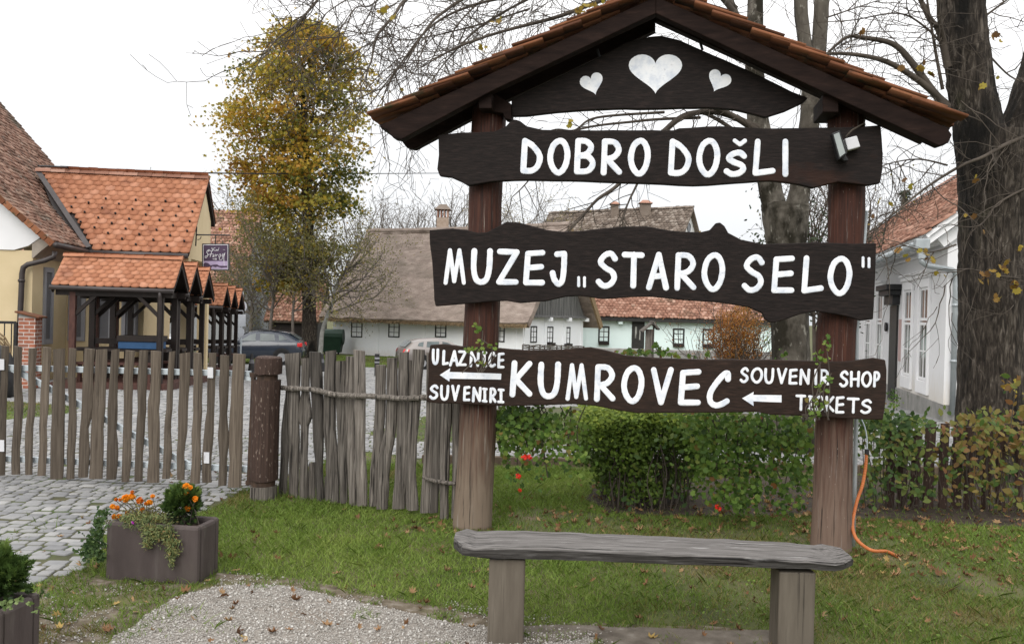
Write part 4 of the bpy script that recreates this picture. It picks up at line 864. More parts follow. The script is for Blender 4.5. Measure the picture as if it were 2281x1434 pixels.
# dark picket fence running on behind the hedge
pf = thing('picket_fence', gnd(2080, 1125), 'dark grey wooden picket fence half hidden by the shrubs, right of the sign', 'fence')
HL = gnd(1330, 1112); HR = gnd(2281, 1138); HF = Fr((HL[0], HL[1], 0), HR-HL)
def HP(px, py, b=0.0): return hit(px, py, HF.o+HF.v*b, HF.v)
for i, px in enumerate([1985, 2012, 2042, 2072, 2104, 2134, 2160, 2200, 2232, 2274, 2310]):
    rr = random.Random(300+i); t = rr.uniform(940, 965); w = rr.uniform(9, 12)
    picket('picket', [(t, px+4-w, px+4+w), (1030, px-w, px+w), (1135, px-3-w, px-3+w)], HP, HF.v, pf, M['gpost'], seed=300+i, th=.03)
mb = MB(); mb.beam(HP(1975, 1000, .05), HP(2330, 1008, .05), .04, .06); mb.build('rail', M['gpost'], pf)
# ================================================================== PLANTERS
def trough(name, fl_, fr_, dep, h, label):
    fr = Fr((fl_[0], fl_[1], 0), fr_-fl_); w = np.dot(fr_-fl_, fr.u); t = .045
    root = thing(name, fr.p(w/2, dep/2, 0), label, 'planter')
    mb = MB(fr)
    mb.box(0, w, 0, t, -.03, h); mb.box(0, w, dep-t, dep, -.03, h+.004); mb.box(0, t, t-.002, dep-t+.002, -.03, h-.002); mb.box(w-t, w, t-.002, dep-t+.002, -.03, h-.002)
    mb.build('trough', M['planter'], root, bevel=.02)
    # soil: bumpy sheet
    sb = MB(fr); nx, ny = 16, 8
    for j in range(ny+1):
        for i in range(nx+1): sb.v.append(fr.p(t*.6+(w-1.2*t)*i/nx, t*.6+(dep-1.2*t)*j/ny, h-.045+RNG.uniform(-.012, .012)))
    for j in range(ny):
        for i in range(nx):
            k = j*(nx+1)+i; sb.f.append((k, k+1, k+nx+2, k+nx+1))
    sb.build('soil', M['soil'], root); return root, fr, w
p1, P1, w1 = trough('planter', gnd(233, 1288), gnd(439, 1303), .27, .335, 'dark brown concrete trough planted with marigolds and a conifer, at the edge of the cobbles')
b2 = at(-4, 1366, 3.65); wv = P1.u*.6
p2, P2, w2 = trough('planter', V3(b2[0], b2[1], 0)-wv, V3(b2[0], b2[1], 0), .27, .335, 'dark brown concrete trough with a round conifer and ivy, cut by the bottom left corner')
def conifer(pos, rx, rz, label, n, seed, group='small conifers in the concrete troughs'):
    rg = np.random.default_rng(seed); root = thing('dwarf_conifer', pos, label, 'conifer', group)
    mb = MB(); mb.tube([V3(*pos)+Z3*-.03, V3(*pos)+Z3*.08, V3(*pos)+Z3*rz], [.014, .012, .004], 6); mb.build('stem', M['twig'], root)
    d = rg.normal(size=(n, 3)); d[:, 2] = np.abs(d[:, 2]+.35)*np.where(rg.random(n) < .8, 1, -.6); d /= np.linalg.norm(d, axis=1)[:, None]
    lump = .82+.2*np.sin(d[:, 0]*7+seed)*np.cos(d[:, 1]*6+1)+.13*np.sin(d[:, 2]*9+seed)
    rad = (rg.random(n)**.35)*lump
    C = np.array(pos)+np.array([0, 0, rz*.95])+d*rad[:, None]*np.array([rx, rx, rz])
    Z = d*np.array([1, 1, 1])+np.array([0, 0, .55])
    y = Z+rg.normal(size=(n, 3))*.35; y /= np.linalg.norm(y, axis=1)[:, None]; x = np.cross(y, rg.normal(size=(n, 3))); x /= np.linalg.norm(x, axis=1)[:, None]; z = np.cross(x, y)
    s = rg.uniform(.016, .032, n); A = np.stack([x, y, z], 2)*s[:, None, None]
    SV = [(-.12, 0, 0), (.12, 0, 0), (.5, .55, .1), (.16, .5, 0), (.38, 1.0, .1), (.06, .8, 0), (0, 1.35, .05), (-.06, .8, 0), (-.38, 1.0, .1), (-.16, .5, 0), (-.5, .55, .1)]
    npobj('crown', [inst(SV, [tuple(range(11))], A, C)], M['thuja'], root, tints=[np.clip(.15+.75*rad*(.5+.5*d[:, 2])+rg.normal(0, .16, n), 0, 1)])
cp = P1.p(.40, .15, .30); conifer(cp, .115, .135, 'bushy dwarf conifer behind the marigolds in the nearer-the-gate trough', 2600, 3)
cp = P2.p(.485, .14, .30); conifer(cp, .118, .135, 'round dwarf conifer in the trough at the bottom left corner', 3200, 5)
# marigolds
mg = thing('marigold', P1.p(.16, .12, .3), 'orange marigolds flowering in the trough left of the conifer', 'flowers')
c7 = lambda x, y: (150+x/4.946, 1030+y/4.946)
FW = [(645, 395, 48, 0), (712, 375, 40, 0), (715, 325, 22, 1), (500, 485, 32, 0), (550, 500, 30, .6), (515, 595, 30, 0), (568, 600, 36, 0), (800, 420, 40, 1), (830, 520, 28, .6), (905, 440, 34, 0), (870, 450, 24, .9), (535, 408, 22, 1), (580, 410, 20, 1), (660, 555, 24, 1), (940, 370, 26, .3), (1310, 265, 42, 0), (1355, 275, 30, 0), (1315, 340, 28, .2), (1408, 400, 34, .3), (1325, 505, 34, .4)]
ch = []; tn = []; stems = MB(); rg = np.random.default_rng(9)
for x, y, r, t in FW:
    c = hit(*c7(x, y), P1.p(0, .13, 0), P1.v) if x < 1000 else hit(*c7(x, y), P1.p(0, .10, 0), P1.v)
    rad = r/4.946/385*1.0; n = 34
    d = rg.normal(size=(n, 3)); d[:, 1] -= .5; d[:, 2] += .5; d /= np.linalg.norm(d, axis=1)[:, None]
    A = bases(n, d, .5, rg)*(rad*.62); A[:, :, 2] *= .5
    ch.append(inst([(0, -.9, 0), (.7, -.4, .4), (.85, .4, .5), (.2, .9, .3), (-.5, .8, .5), (-.85, .1, .3)], [tuple(range(6))], A, c+d*rad*.62)); tn.append(np.clip(t*.8+rg.normal(.05, .15, n), 0, 1))
    f = P1.p(.40+rg.normal(0, .03), .13, .29) if x > 1000 else P1.p(.19+rg.normal(0, .05), .12, .29)
    stems.tube(cat([f, f*.5+c*.5+V3(rg.normal(0, .01), 0, .01), c-Z3*rad*.5], 4), .0022, 4)
for c_, t_ in zip(ch, tn): npobj('flower_head', [c_], M['marig'], mg, tints=[t_])
stems.build('stems', M['twig'], mg)
n = 1500; C = np.column_stack([rg.normal(.175, .085, n), rg.uniform(.03, .2, n), .30+np.abs(rg.normal(0, .055, n))]); C = np.array([P1.p(*c) for c in C])
npobj('leaves', [inst([(0, -.2, 0), (.22, .3, .05), (0, 1, 0), (-.22, .3, .05)], [(0, 1, 2, 3)], bases(n, None, 1, rg)*rg.uniform(.010, .022, n)[:, None, None], C)], M['sparse'], mg, tints=[rg.uniform(0, .8, n)])
# trailing succulent over the front edge
su = thing('trailing_succulent', P1.p(.3, .02, .33), 'grey green trailing succulent spilling over the front edge of the trough', 'plant')
pts = []
for (x, y, sx, sy, k) in ((800, 640, 120, 60, 420), (900, 720, 110, 70, 520), (960, 800, 100, 60, 420), (1090, 760, 80, 90, 420), (880, 900, 45, 50, 130), (1130, 880, 60, 70, 260), (1200, 870, 60, 25, 80), (1140, 990, 45, 60, 150), (1200, 970, 50, 25, 60), (1150, 1080, 22, 70, 90), (650, 660, 60, 40, 160), (700, 600, 130, 40, 200), (1000, 600, 110, 35, 200)):
    for _ in range(k): pts.append((rg.normal(x, sx*.6), rg.normal(y, sy*.6)))
C = []
for x, y in pts:
    d = -.012-abs(rg.normal(0, .022)) if y > 690 else rg.uniform(-.03, .09); C.append(hit(*c7(x, y), P1.p(0, d, 0), P1.v))
C = np.array(C); n = len(C)
npobj('leaves', [inst([(0, -.1, 0), (.16, .3, .08), (.1, .9, .05), (0, 1.1, 0), (-.1, .9, .05), (-.16, .3, .08)], [tuple(range(6))], bases(n, np.tile(-P1.v, (n, 1)), .9, rg)*rg.uniform(.010, .021, n)[:, None, None], C)], M['sedum'], su, tints=[np.clip(rg.normal(.45, .25, n), 0, 1)])
c = hit(*c7(720, 660), P1.p(0, -.03, 0), P1.v); d = rg.normal(size=(26, 3)); d /= np.linalg.norm(d, axis=1)[:, None]
npobj('flower', [inst([(0, -.2, 0), (.3, .5, .1), (0, 1, 0), (-.3, .5, .1)], [(0, 1, 2, 3)], bases(26, np.tile(-P1.v, (26, 1)), .5, rg)*.009, c+d*.004)], M['purpfl'], su, tints=[rg.random(26)])
# ivy
def ivy(name, C, s0, s1, label, seed, mat='ivy', front=None, tint=(.4, .25), cat_='ivy', group=None, parts=None):
    rg = np.random.default_rng(seed); n = len(C); root = thing(name, C[np.argmin(C[:, 2])], label, cat_, group)
    IV = [(0, -.1, 0), (.35, -.3, .06), (.8, .1, .16), (.5, .35, .08), (.45, .75, .12), (0, 1.15, 0), (-.45, .75, .12), (-.5, .35, .08), (-.8, .1, .16), (-.35, -.3, .06), (0, .2, -.05)]
    npobj('leaves', [inst(IV, [(10, i, (i+1) % 10) for i in range(10)], bases(n, np.tile(front if front is not None else -P1.v, (n, 1)), .75, rg)*rg.uniform(s0, s1, n)[:, None, None], C)], M[mat], root, tints=[np.clip(rg.normal(*tint, n), 0, 1)])
    return root
C = []
for (x, y, sx, sy, k) in ((400, 560, 60, 40, 60), (360, 640, 55, 50, 70), (340, 760, 60, 60, 90), (300, 860, 80, 70, 110), (240, 920, 70, 70, 90), (330, 960, 70, 60, 90), (360, 1040, 45, 50, 60), (200, 1000, 60, 50, 50), (480, 690, 35, 25, 20), (100, 960, 30, 20, 8)):
    for _ in range(k): C.append(hit(*c7(rg.normal(x, sx*.6), rg.normal(y, sy*.6)), P1.p(0, rg.uniform(-.04, .22), 0), P1.v))
C = np.array(C); C[:, 2] = np.maximum(C[:, 2], .015)
iv = ivy('ivy', C, .009, .018, 'dark glossy ivy hanging down the left end of the trough by the cobbles', 31, tint=(.3, .2))
c2 = lambda x, y: (x/5.647, 1180+y/5.647)
C = []
for (x, y, sx, sy, k) in ((20, 900, 30, 30, 5), (130, 920, 45, 40, 7), (255, 880, 40, 40, 7), (360, 930, 40, 15, 4), (470, 990, 40, 40, 5), (100, 980, 60, 15, 5), (380, 770, 50, 25, 7), (520, 790, 40, 35, 8), (600, 830, 50, 15, 4)):
    for _ in range(k): C.append(hit(*c2(rg.normal(x, sx*.6), rg.normal(y, sy*.6)), P2.p(0, -.02 if y > 850 else .25, 0), P2.v))
ivy('ivy', np.array(C), .010, .016, 'pale variegated ivy creeping over the rim of the corner trough', 33, tint=(.75, .2))
# ================================================================== HEDGE AND SHRUBS BEHIND THE SIGN
LEAF6 = [(0, -.1, 0), (.34, .25, .08), (.30, .7, .06), (0, 1.1, -.04), (-.30, .7, .06), (-.34, .25, .08)]
LOBE = [(0, 0, 0), (.32, -.22, .05), (.62, -.1, .1), (.6, .2, .12), (.85, .45, .16), (.5, .6, .1), (.42, .95, .12), (.12, .85, .05), (0, 1.05, .05), (-.12, .85, .05), (-.42, .95, .12), (-.5, .6, .1), (-.85, .45, .16), (-.6, .2, .12), (-.62, -.1, .1), (-.32, -.22, .05)]
def leafblob(name, root, C, Zd, s0, s1, mat, tint, shape=LEAF6, spread=.7, rg=RNG):
    n = len(C); return npobj(name, [inst(shape, [tuple(range(len(shape)))], bases(n, Zd, spread, rg)*rg.uniform(s0, s1, n)[:, None, None], C)], M[mat], root, tints=[tint])
rg = np.random.default_rng(77)
hb = gnd(1420, 1148)
hedge = thing('clipped_hedge', hb, 'clipped dark green hedge with a bright leafy top, behind the sign', 'hedge')
n = 13500
A0 = at(1318, 930, 7.5); A1 = at(1545, 930, 7.5)
xx = rg.uniform(A0[0], A1[0]+.12, n); yy = 7.45+rg.random(n)**1.6*.95; top = .77+.05*np.sin(xx*6)+.04*np.sin(yy*9)+.12*(vnoise(xx, yy, 7, 12)-.5)+np.abs(rg.normal(0, .035, n)); zz = top*(1-rg.random(n)**1.5*.92)
cut = .10*np.sin(zz*7)+.10*np.sin(xx*9+zz*5)+.22*(vnoise(xx, zz, 8, 14)-.5); k = (yy > 7.45+cut+.06*(zz < .25)) & (xx > A0[0]+.05*np.sin(zz*9)+.05*(zz < .3))
k &= (rg.random(n) < np.where(zz < .3, .8, 1)); xx, yy, zz, top = xx[k], yy[k], zz[k], top[k]; n = len(xx)
m_ = 1500; qx = A0[0]+np.abs(rg.normal(0, .55, m_))*1.0-.06; qy = 7.5+rg.random(m_)*.8; qz = .77+rg.normal(.03, .055, m_); lf = rg.random(m_) < .25; qz = np.where(lf, rg.uniform(.3, .8, m_), qz); qx = np.where(lf, A0[0]-np.abs(rg.normal(0, .07, m_)), qx); ok_ = qx < A1[0]+.2
xx = np.concatenate([xx, qx[ok_]]); yy = np.concatenate([yy, qy[ok_]]); zz = np.concatenate([zz, qz[ok_]]); top = np.concatenate([top, np.full(ok_.sum(), .77)]); n = len(xx)
frontness = np.exp(-(yy-7.45)*4); tnt = np.clip(.47+.42*np.exp(-np.maximum(top-zz, 0)*9)+rg.normal(0, .13, n)+.15*(vnoise(xx, zz, 6, 3)-.5), 0, 1)  # leaves near the top tinted lighter: light from above put into their colour
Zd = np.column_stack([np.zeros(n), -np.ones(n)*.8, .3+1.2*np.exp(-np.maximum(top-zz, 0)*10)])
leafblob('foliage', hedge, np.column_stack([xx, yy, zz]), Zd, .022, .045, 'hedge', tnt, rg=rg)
mb = MB(); 
for i in range(70):
    x = rg.uniform(A0[0]+.12, A1[0]+.05); y = rg.uniform(7.5, 8.1); mb.tube([V3(x, y, -.02), V3(x+rg.normal(0, .05), y, .3), V3(x+rg.normal(0, .12), y+rg.normal(0, .05), rg.uniform(.5, .75))], [.007, .005, .003], 4)
mb.build('stems', M['twig'], hedge)
# a few larger leaves and a tall shoot against the hedge
def sprays(name, label, cat_, blobs, Yr, mat, s0, s1, shape, seed, dens=1.0, base=None, stems_=True, group=None, tint=(.45, .22), zmin=.02, flowers=None, front=None, grow_from=None):
    rg = np.random.default_rng(seed); C = []; tt = []; mb = MB()
    for (px, py, sx, sy, k) in blobs:
        k = int(k*dens); bt = rg.normal(0, .12)
        for _ in range(k):
            p = at(rg.normal(px, sx*.55), rg.normal(py, sy*.55), rg.uniform(*Yr)); C.append(p); tt.append(tint[0]+bt+rg.normal(0, tint[1]))
    C = np.array(C); k = C[:, 2] > zmin; C = C[k]; tt = np.clip(np.array(tt)[k], 0, 1)
    b = base if base is not None else V3(C[:, 0].mean(), C[:, 1].mean(), 0)
    root = thing(name, b, label, cat_, group); n = len(C)
    leafblob('leaves', root, C, np.tile(V3(0, -1, .5), (n, 1)), s0, s1, mat, tt, shape=shape, spread=.6, rg=rg)
    if stems_:
        for (px, py, sx, sy, k) in blobs:
            for _ in range(max(1, int(k/22))):
                tip = at(rg.normal(px, sx*.4), rg.normal(py, sy*.4), sum(Yr)/2)
                f = V3(b[0]+(tip[0]-b[0])*rg.uniform(.5, .9), tip[1], 0) if grow_from is None else at(px+rg.normal(0, 12), grow_from, sum(Yr)/2)
                mb.tube(cat([f, f*.5+tip*.5+V3(rg.normal(0, .03), 0, .02), tip], 4), [.004]*9, 4)
        mb.build('stems', M['twig'], root)
    if flowers:
        ch = []
        for px, py, r in flowers:
            c = at(px, py, Yr[0]-.02); d = rg.normal(size=(22, 3)); d /= np.linalg.norm(d, axis=1)[:, None]; rad = r/290
            ch.append(inst([(0, -.3, 0), (.5, .2, .2), (.3, .9, .1), (-.3, .9, .1), (-.5, .2, .2)], [tuple(range(5))], bases(22, d, .4, rg)*rad*.6, c+d*rad*.6))
        for c_ in ch: npobj('flower_head', [c_], M['redfl'], root, tints=[rg.random(22)])
    return root
sprays('trailing_geranium', 'trailing ivy geranium hanging beneath the lowest board beside the left post', 'geranium',
  [(1130, 930, 40, 30, 55), (1170, 935, 60, 35, 70), (1215, 940, 55, 40, 70), (1150, 965, 45, 40, 60), (1200, 985, 55, 40, 65), (1250, 960, 45, 45, 45), (1275, 990, 35, 60, 26), (1160, 1005, 35, 30, 28), (1225, 1020, 45, 28, 22), (1180, 1045, 40, 30, 13), (1140, 1060, 20, 20, 7), (1300, 1020, 20, 30, 12), (1210, 1070, 25, 20, 6), (1120, 990, 18, 40, 22)], (6.55, 6.95), 'geran', .018, .034, LOBE, 41, dens=1.9, grow_from=905, tint=(.42, .2), flowers=[(1168, 1019, 8), (1178, 1018, 8), (1155, 1060, 7), (1158, 1091, 5)])
sprays('trailing_geranium', 'dense trailing ivy geranium hanging beneath the lowest board left of the right post', 'geranium',
  [(1545, 940, 50, 30, 50), (1600, 950, 60, 40, 85), (1660, 950, 60, 40, 90), (1720, 955, 60, 40, 90), (1780, 960, 45, 45, 75), (1580, 1000, 55, 45, 80), (1640, 1005, 60, 45, 90), (1700, 1010, 60, 45, 85), (1765, 1010, 50, 50, 80), (1600, 1050, 45, 45, 60), (1650, 1070, 45, 45, 65), (1715, 1065, 45, 45, 50), (1780, 1060, 35, 50, 45), (1620, 1110, 35, 30, 35), (1660, 1120, 30, 28, 30), (1750, 1120, 30, 25, 16)], (6.75, 7.25), 'geran', .019, .036, LOBE, 43, dens=2.3, grow_from=930, tint=(.45, .2), flowers=[(1597, 1128, 7), (1603, 1133, 6), (1780, 830, 4)])
# upper shoots of the same kind on top of the boards, at the posts
sprays('geranium_shoot', 'thin climbing geranium shoot on the left post above the town board', 'geranium', [(1064, 735, 12, 14, 9), (1068, 757, 8, 8, 4), (1042, 780, 10, 7, 6), (1065, 778, 12, 6, 6), (1095, 771, 12, 5, 6), (1074, 805, 8, 10, 7)], (6.27, 6.30), 'geran', .014, .026, LOBE, 45, grow_from=830, tint=(.62, .15))
sprays('geranium_shoot', 'thin climbing geranium shoot over the SOUVENIR SHOP lettering on the right post', 'geranium', [(1841, 765, 12, 14, 8), (1825, 795, 14, 14, 10), (1835, 800, 10, 8, 4), (1847, 840, 10, 10, 6), (1825, 862, 10, 8, 5), (1815, 890, 12, 10, 8), (1830, 900, 12, 10, 7), (1805, 915, 12, 6, 6), (1842, 872, 5, 5, 3), (1815, 925, 8, 5, 4)], (5.93, 5.97), 'geran', .015, .027, LOBE, 47, grow_from=935, tint=(.62, .18))
sprays('geranium_shoot', 'yellowing leafy shoots peeping over the top edge of the town board', 'geranium', [(1395, 785, 22, 6, 30), (1430, 785, 16, 6, 20), (1470, 782, 12, 8, 20), (1500, 790, 14, 5, 12), (1455, 772, 8, 5, 5), (1540, 793, 8, 5, 6), (1575, 786, 6, 8, 6), (1745, 790, 6, 5, 6)], (6.7, 6.9), 'geran', .016, .030, LOBE, 49, grow_from=830, tint=(.5, .25))
# broad leaved shrubs along the picket fence, turning yellow to the right
sprays('hydrangea_bush', 'green leafy shrub growing between the right post and the picket fence', 'shrub',
  [(1935, 945, 45, 30, 55), (1975, 940, 40, 25, 45), (2010, 945, 45, 30, 50), (2040, 950, 40, 30, 45), (1960, 985, 45, 40, 55), (2010, 990, 50, 35, 55), (1985, 1040, 45, 35, 36), (2040, 1020, 45, 45, 40), (1950, 1060, 35, 40, 28), (2020, 1080, 45, 35, 30), (1945, 1105, 35, 25, 20), (2050, 1100, 30, 25, 16)], (7.4, 8.2), 'hydr', .030, .062, LEAF6, 51, dens=2.2, tint=(.22, .15))
sprays('hydrangea_bush', 'yellow and bronze leaved shrub in front of the picket fence at the right edge', 'shrub',
  [(2130, 950, 50, 25, 38), (2180, 940, 50, 30, 55), (2240, 950, 50, 30, 50), (2270, 915, 30, 20, 14), (2130, 1000, 50, 35, 45), (2190, 990, 50, 40, 60), (2250, 990, 50, 45, 65), (2120, 1050, 45, 35, 36), (2180, 1050, 45, 35, 45), (2245, 1060, 50, 45, 60), (2220, 1110, 55, 25, 36), (2140, 1100, 45, 25, 22), (2275, 1120, 30, 30, 26), (2260, 850, 18, 18, 8), (2300, 960, 40, 80, 60)], (7.3, 8.1), 'hydr', .032, .066, LEAF6, 53, dens=1.35, tint=(.58, .22))
sprays('low_shrub', 'few broad bright leaves at the foot of the clipped hedge', 'shrub', [(1420, 1025, 40, 25, 9), (1450, 1075, 30, 30, 9), (1480, 1000, 35, 30, 10), (1400, 1120, 30, 12, 8), (1530, 1100, 25, 30, 12)], (7.2, 7.4), 'hydr', .03, .055, LEAF6, 55, tint=(.15, .1))
# ================================================================== TILE COVERINGS
SCAL = [(-.5, 1.3, 0), (-.5, .30, 0), (-.43, .15, 0), (-.26, .045, 0), (0, 0, 0), (.26, .045, 0), (.43, .15, 0), (.5, .30, 0), (.5, 1.3, 0)]
def tiles(O, U, W, L, H, tw, gauge, th=.016, shape='scal', keep=None, jit=.004, seed=1):
    """one roof slope covered with individual tiles; O eave start, U along the eave, W up the slope"""
    rg = np.random.default_rng(seed); U = unit(U); W = unit(W); N = np.cross(U, W); N = N if N[2] > 0 else -N
    nu = int(round(L/tw)); nv = int(math.ceil(H/gauge)); tw = L/nu
    i, j = np.meshgrid(np.arange(nu+1), np.arange(nv)); i = i.ravel(); j = j.ravel()
    off = np.where(j % 2 == 0, 0, .5); a = (i+.5-off)*tw; k = a <= L+tw*.01; a = a[k]; off = off[k]; bb = j[k]*gauge; wf = np.where((off > 0) & ((a < tw*.1) | (a > L-tw*.1)), .5, 1.0); a = np.where(wf < 1, np.where(a < L/2, tw*.25, L-tw*.25), a)
    if keep is not None:
        kk = keep(a, bb); a, bb, wf = a[kk], bb[kk], wf[kk]
    n = len(a); P = O+U*a[:, None]+W*bb[:, None]+N*(.03+rg.normal(0, jit, n))[:, None]+W*rg.normal(0, jit*1.5, n)[:, None]
    A = np.zeros((n, 3, 3)); Wt = W-N*(.9*th/gauge); rot = rg.normal(0, .012, n)
    A[:, :, 0] = (U*tw*.985+W*rot[:, None]*tw)*wf[:, None]; A[:, :, 1] = Wt*gauge*1.0; A[:, :, 2] = N*th
    m = len(SCAL); s = SCAL if shape == 'scal' else [(-.5, 1.1, 0), (-.5, .02, 0), (.5, .02, 0), (.5, 1.1, 0)]; m = len(s)
    TV = [(x, y, 1) for x, y, _ in s]+[(x, y, -.6) for x, y, _ in s]
    TF = [tuple(range(m-1, -1, -1))]+[(q, q+1, m+q+1, m+q) for q in range(m-1)]
    return inst(TV, TF, A, P)
def ridge_caps(a, b, r=.10, step=.36, drop=0):
    a = np.array(a, float); b = np.array(b, float); d = b-a; L = np.linalg.norm(d); d /= L; n = max(1, int(L/step)); st = L/n
    sd = unit(np.cross(d, Z3)); up = np.cross(sd, d); T = np.array([a+d*st*(k+.5) for k in range(n)])
    TV = []; 
    for e in (-.53, .53):
        for q in range(7):
            t = math.pi*q/6; rr_ = r*(1.0 if e < 0 else 1.12); TV.append((e, math.cos(t)*rr_/st*1.0, math.sin(t)*rr_/st*.9))
    TF = [(q, q+1, 8+q, 7+q) for q in range(6)]
    A = np.tile(np.stack([d*st, sd*st, up*st], 1), (n, 1, 1)); return inst(TV, TF, A, T)
def quadslab(mb, q, th):   # 4 world pts (top surface) thickened downwards
    q = [np.array(p, float) for p in q]; n = np.cross(q[1]-q[0], q[3]-q[0]); n = unit(n); n = n if n[2] > 0 else -n
    lo = [p-n*th for p in q]; mb.add(lo+q, [(0, 3, 2, 1), (4, 5, 6, 7), (0, 1, 5, 4), (1, 2, 6, 5), (2, 3, 7, 6), (3, 0, 4, 7)])
def window(root, fr, face, a0, a1, z0, z1, fmat, gmat, name='window', fw=.06, proud=.03, bars=(1, 2), side='x', sill=None, box=None):
    """window on plane y=face (side x: spans local x) or x=face (side y: spans local y); outward = -y / +-x sign by proud sign"""
    def bx(mb, p0, p1, q0, q1, zz0, zz1):
        if side == 'x': mb.box(p0, p1, min(q0, q1), max(q0, q1), zz0, zz1)
        else: mb.box(min(q0, q1), max(q0, q1), p0, p1, zz0, zz1)
    o = face-proud if side == 'x' else face+proud; i = face+.05*(1 if side == 'x' else -1)*(1 if proud > 0 else -1)
    mb = MB(fr)
    bx(mb, a0, a1, o, i, z1-fw, z1); bx(mb, a0, a1, o, i, z0, z0+fw); bx(mb, a0, a0+fw, o, i, z0+fw, z1-fw); bx(mb, a1-fw, a1, o, i, z0+fw, z1-fw)
    t = fw*.45; ob = o+(i-o)*.15
    for k in range(bars[0]):
        c = a0+(a1-a0)*(k+1)/(bars[0]+1); bx(mb, c-t/2, c+t/2, ob, i, z0+fw, z1-fw)
    for k in range(bars[1]):
        c = z0+(z1-z0)*(k+1)/(bars[1]+1); bx(mb, a0+fw, a1-fw, o+(i-o)*.2, i, c-t/2, c+t/2)
    w = mb.build(name, fmat, root)
    g = MB(fr); bx(g, a0+fw*.6, a1-fw*.6, o+(i-o)*.4, o+(i-o)*.55, z0+fw*.6, z1-fw*.6); g.build('pane', gmat, w)
    if box:
        bbx = MB(fr); bx(bbx, a0+.02, a1-.02, o-.18 if side == 'x' else o+.18, o-.002 if side == 'x' else o+.002, z0-.14, z0+.03); bbx.build('flower_box', box, w)
    return w
# ================================================================== YELLOW RESTAURANT (left)
HU = V3(1, .137, 0)
q = at(71, 675, 23); RF = Fr((q[0], q[1], 0), HU)
G0 = -.6
house = thing('yellow_house', RF.p(0, 0, gz(23)), 'cream yellow house with a tall brown tiled roof and lower orange tiled wing, left edge', 'house')
EZ = 3.15; K = 1.10
mb = MB(RF)
mb.box(-11, 0, 0, .35, G0, 2.93); mb.box(-.35, 0, .35, 8, G0, EZ+.1)
mb.box(0, 2.1, 2.5, 2.8, G0, 3.05); mb.box(1.8, 2.1, 2.8, 5.6, G0, 3.0)
mb.box(3.0, 3.3, 2.52, 2.82, G0, 3.0); mb.box(3.0, 3.3, 5.3, 5.6, G0, 3.0)
# wing gable end above the porch
gx = 3.3
mb.prism([RF.p(gx, 2.45, 3.0), RF.p(gx, 4.6, 5.25), RF.p(gx, 5.6, 4.35), RF.p(gx, 5.6, 3.0)], -RF.u*.3)
mb.build('wall', M['plaster_y'], house)
# white upper gable
apx = -6.0
mb = MB(RF); mb.prism([RF.p(-11, -.04, 2.93), RF.p(-.45, -.04, 2.93), RF.p(-.1, -.04, 3.05), RF.p(.18, -.04, 3.27), RF.p(apx, -.04, EZ+K*(.55-apx)-.12), RF.p(-11, -.04, EZ+K*(.55-apx)-.12-K*5)], RF.v*.3)
mb.build('white_gable', M['plaster_w'], house)
mb = MB(RF); mb.prism([RF.p(-.02, -.02, 2.75), RF.p(.02, -.02, 2.75), RF.p(.22, -.02, 2.95), RF.p(.52, -.02, 3.2), RF.p(-.02, -.02, 3.25)], RF.v*8); mb.build('eave_cove', MAT('grey_cove', [(.3, (.30, .26, .22)), (.7, (.38, .33, .28))], rough=.9), house)
# main roof: right slope with a kicked eave
kx = -.75; kz = EZ+.85*(.62-kx)
mb = MB(RF)
quadslab(mb, [RF.p(.62, -.35, EZ), RF.p(.62, 8.3, EZ), RF.p(kx, 8.3, kz), RF.p(kx, -.35, kz)], .1)
az = kz+1.16*(kx-apx)
quadslab(mb, [RF.p(kx, -.35, kz), RF.p(kx, 8.3, kz), RF.p(apx, 8.3, az), RF.p(apx, -.35, az)], .1)
quadslab(mb, [RF.p(apx, -.35, az), RF.p(apx, 8.3, az), RF.p(-12, 8.3, az-6.6), RF.p(-12, -.35, az-6.6)], .1)
roof = mb.build('main_roof', M['dkwood'], house)
W1 = unit(RF.p(kx, 0, kz)-RF.p(.62, 0, EZ)); W2 = unit(RF.p(apx, 0, az)-RF.p(kx, 0, kz))
h1 = np.linalg.norm(RF.p(kx, 0, kz)-RF.p(.62, 0, EZ)); h2 = np.linalg.norm(RF.p(apx, 0, az)-RF.p(kx, 0, kz))
npobj('roof_tiles', [tiles(RF.p(.62, -.38, EZ), RF.v, W1, 8.7, h1, .19, .165, th=.026, seed=1, jit=.008), tiles(RF.p(kx, -.38, kz), RF.v, W2, 8.7, h2, .19, .165, th=.026, seed=2, jit=.008), ridge_caps(RF.p(apx, -.4, az+.03), RF.p(apx, 8.3, az+.03), .12)], M['tile_old'], roof)
# orange verge tiles along the near gable
ch = [tiles(RF.p(.60, -.43, EZ+.03), RF.v, W1, .20, h1, .20, .22, th=.03, seed=5), tiles(RF.p(kx, -.43, kz+.03), RF.v, W2, .20, h2, .20, .22, th=.03, seed=6)]
mb = MB(RF)
for (p, q_) in ((RF.p(.60, -.36, EZ-.02), RF.p(kx, -.36, kz-.02)), (RF.p(kx, -.36, kz-.02), RF.p(apx, -.36, az-.02))):
    d = unit(q_-p); L = np.linalg.norm(q_-p)
    for i in range(int(L/.22)): mb.beam(p+d*(i*.22+.01)-Z3*.05, p+d*(i*.22+.2)-Z3*.035, .05, .15, up=Z3)
mb.build('verge_tiles', M['rtile'], roof)
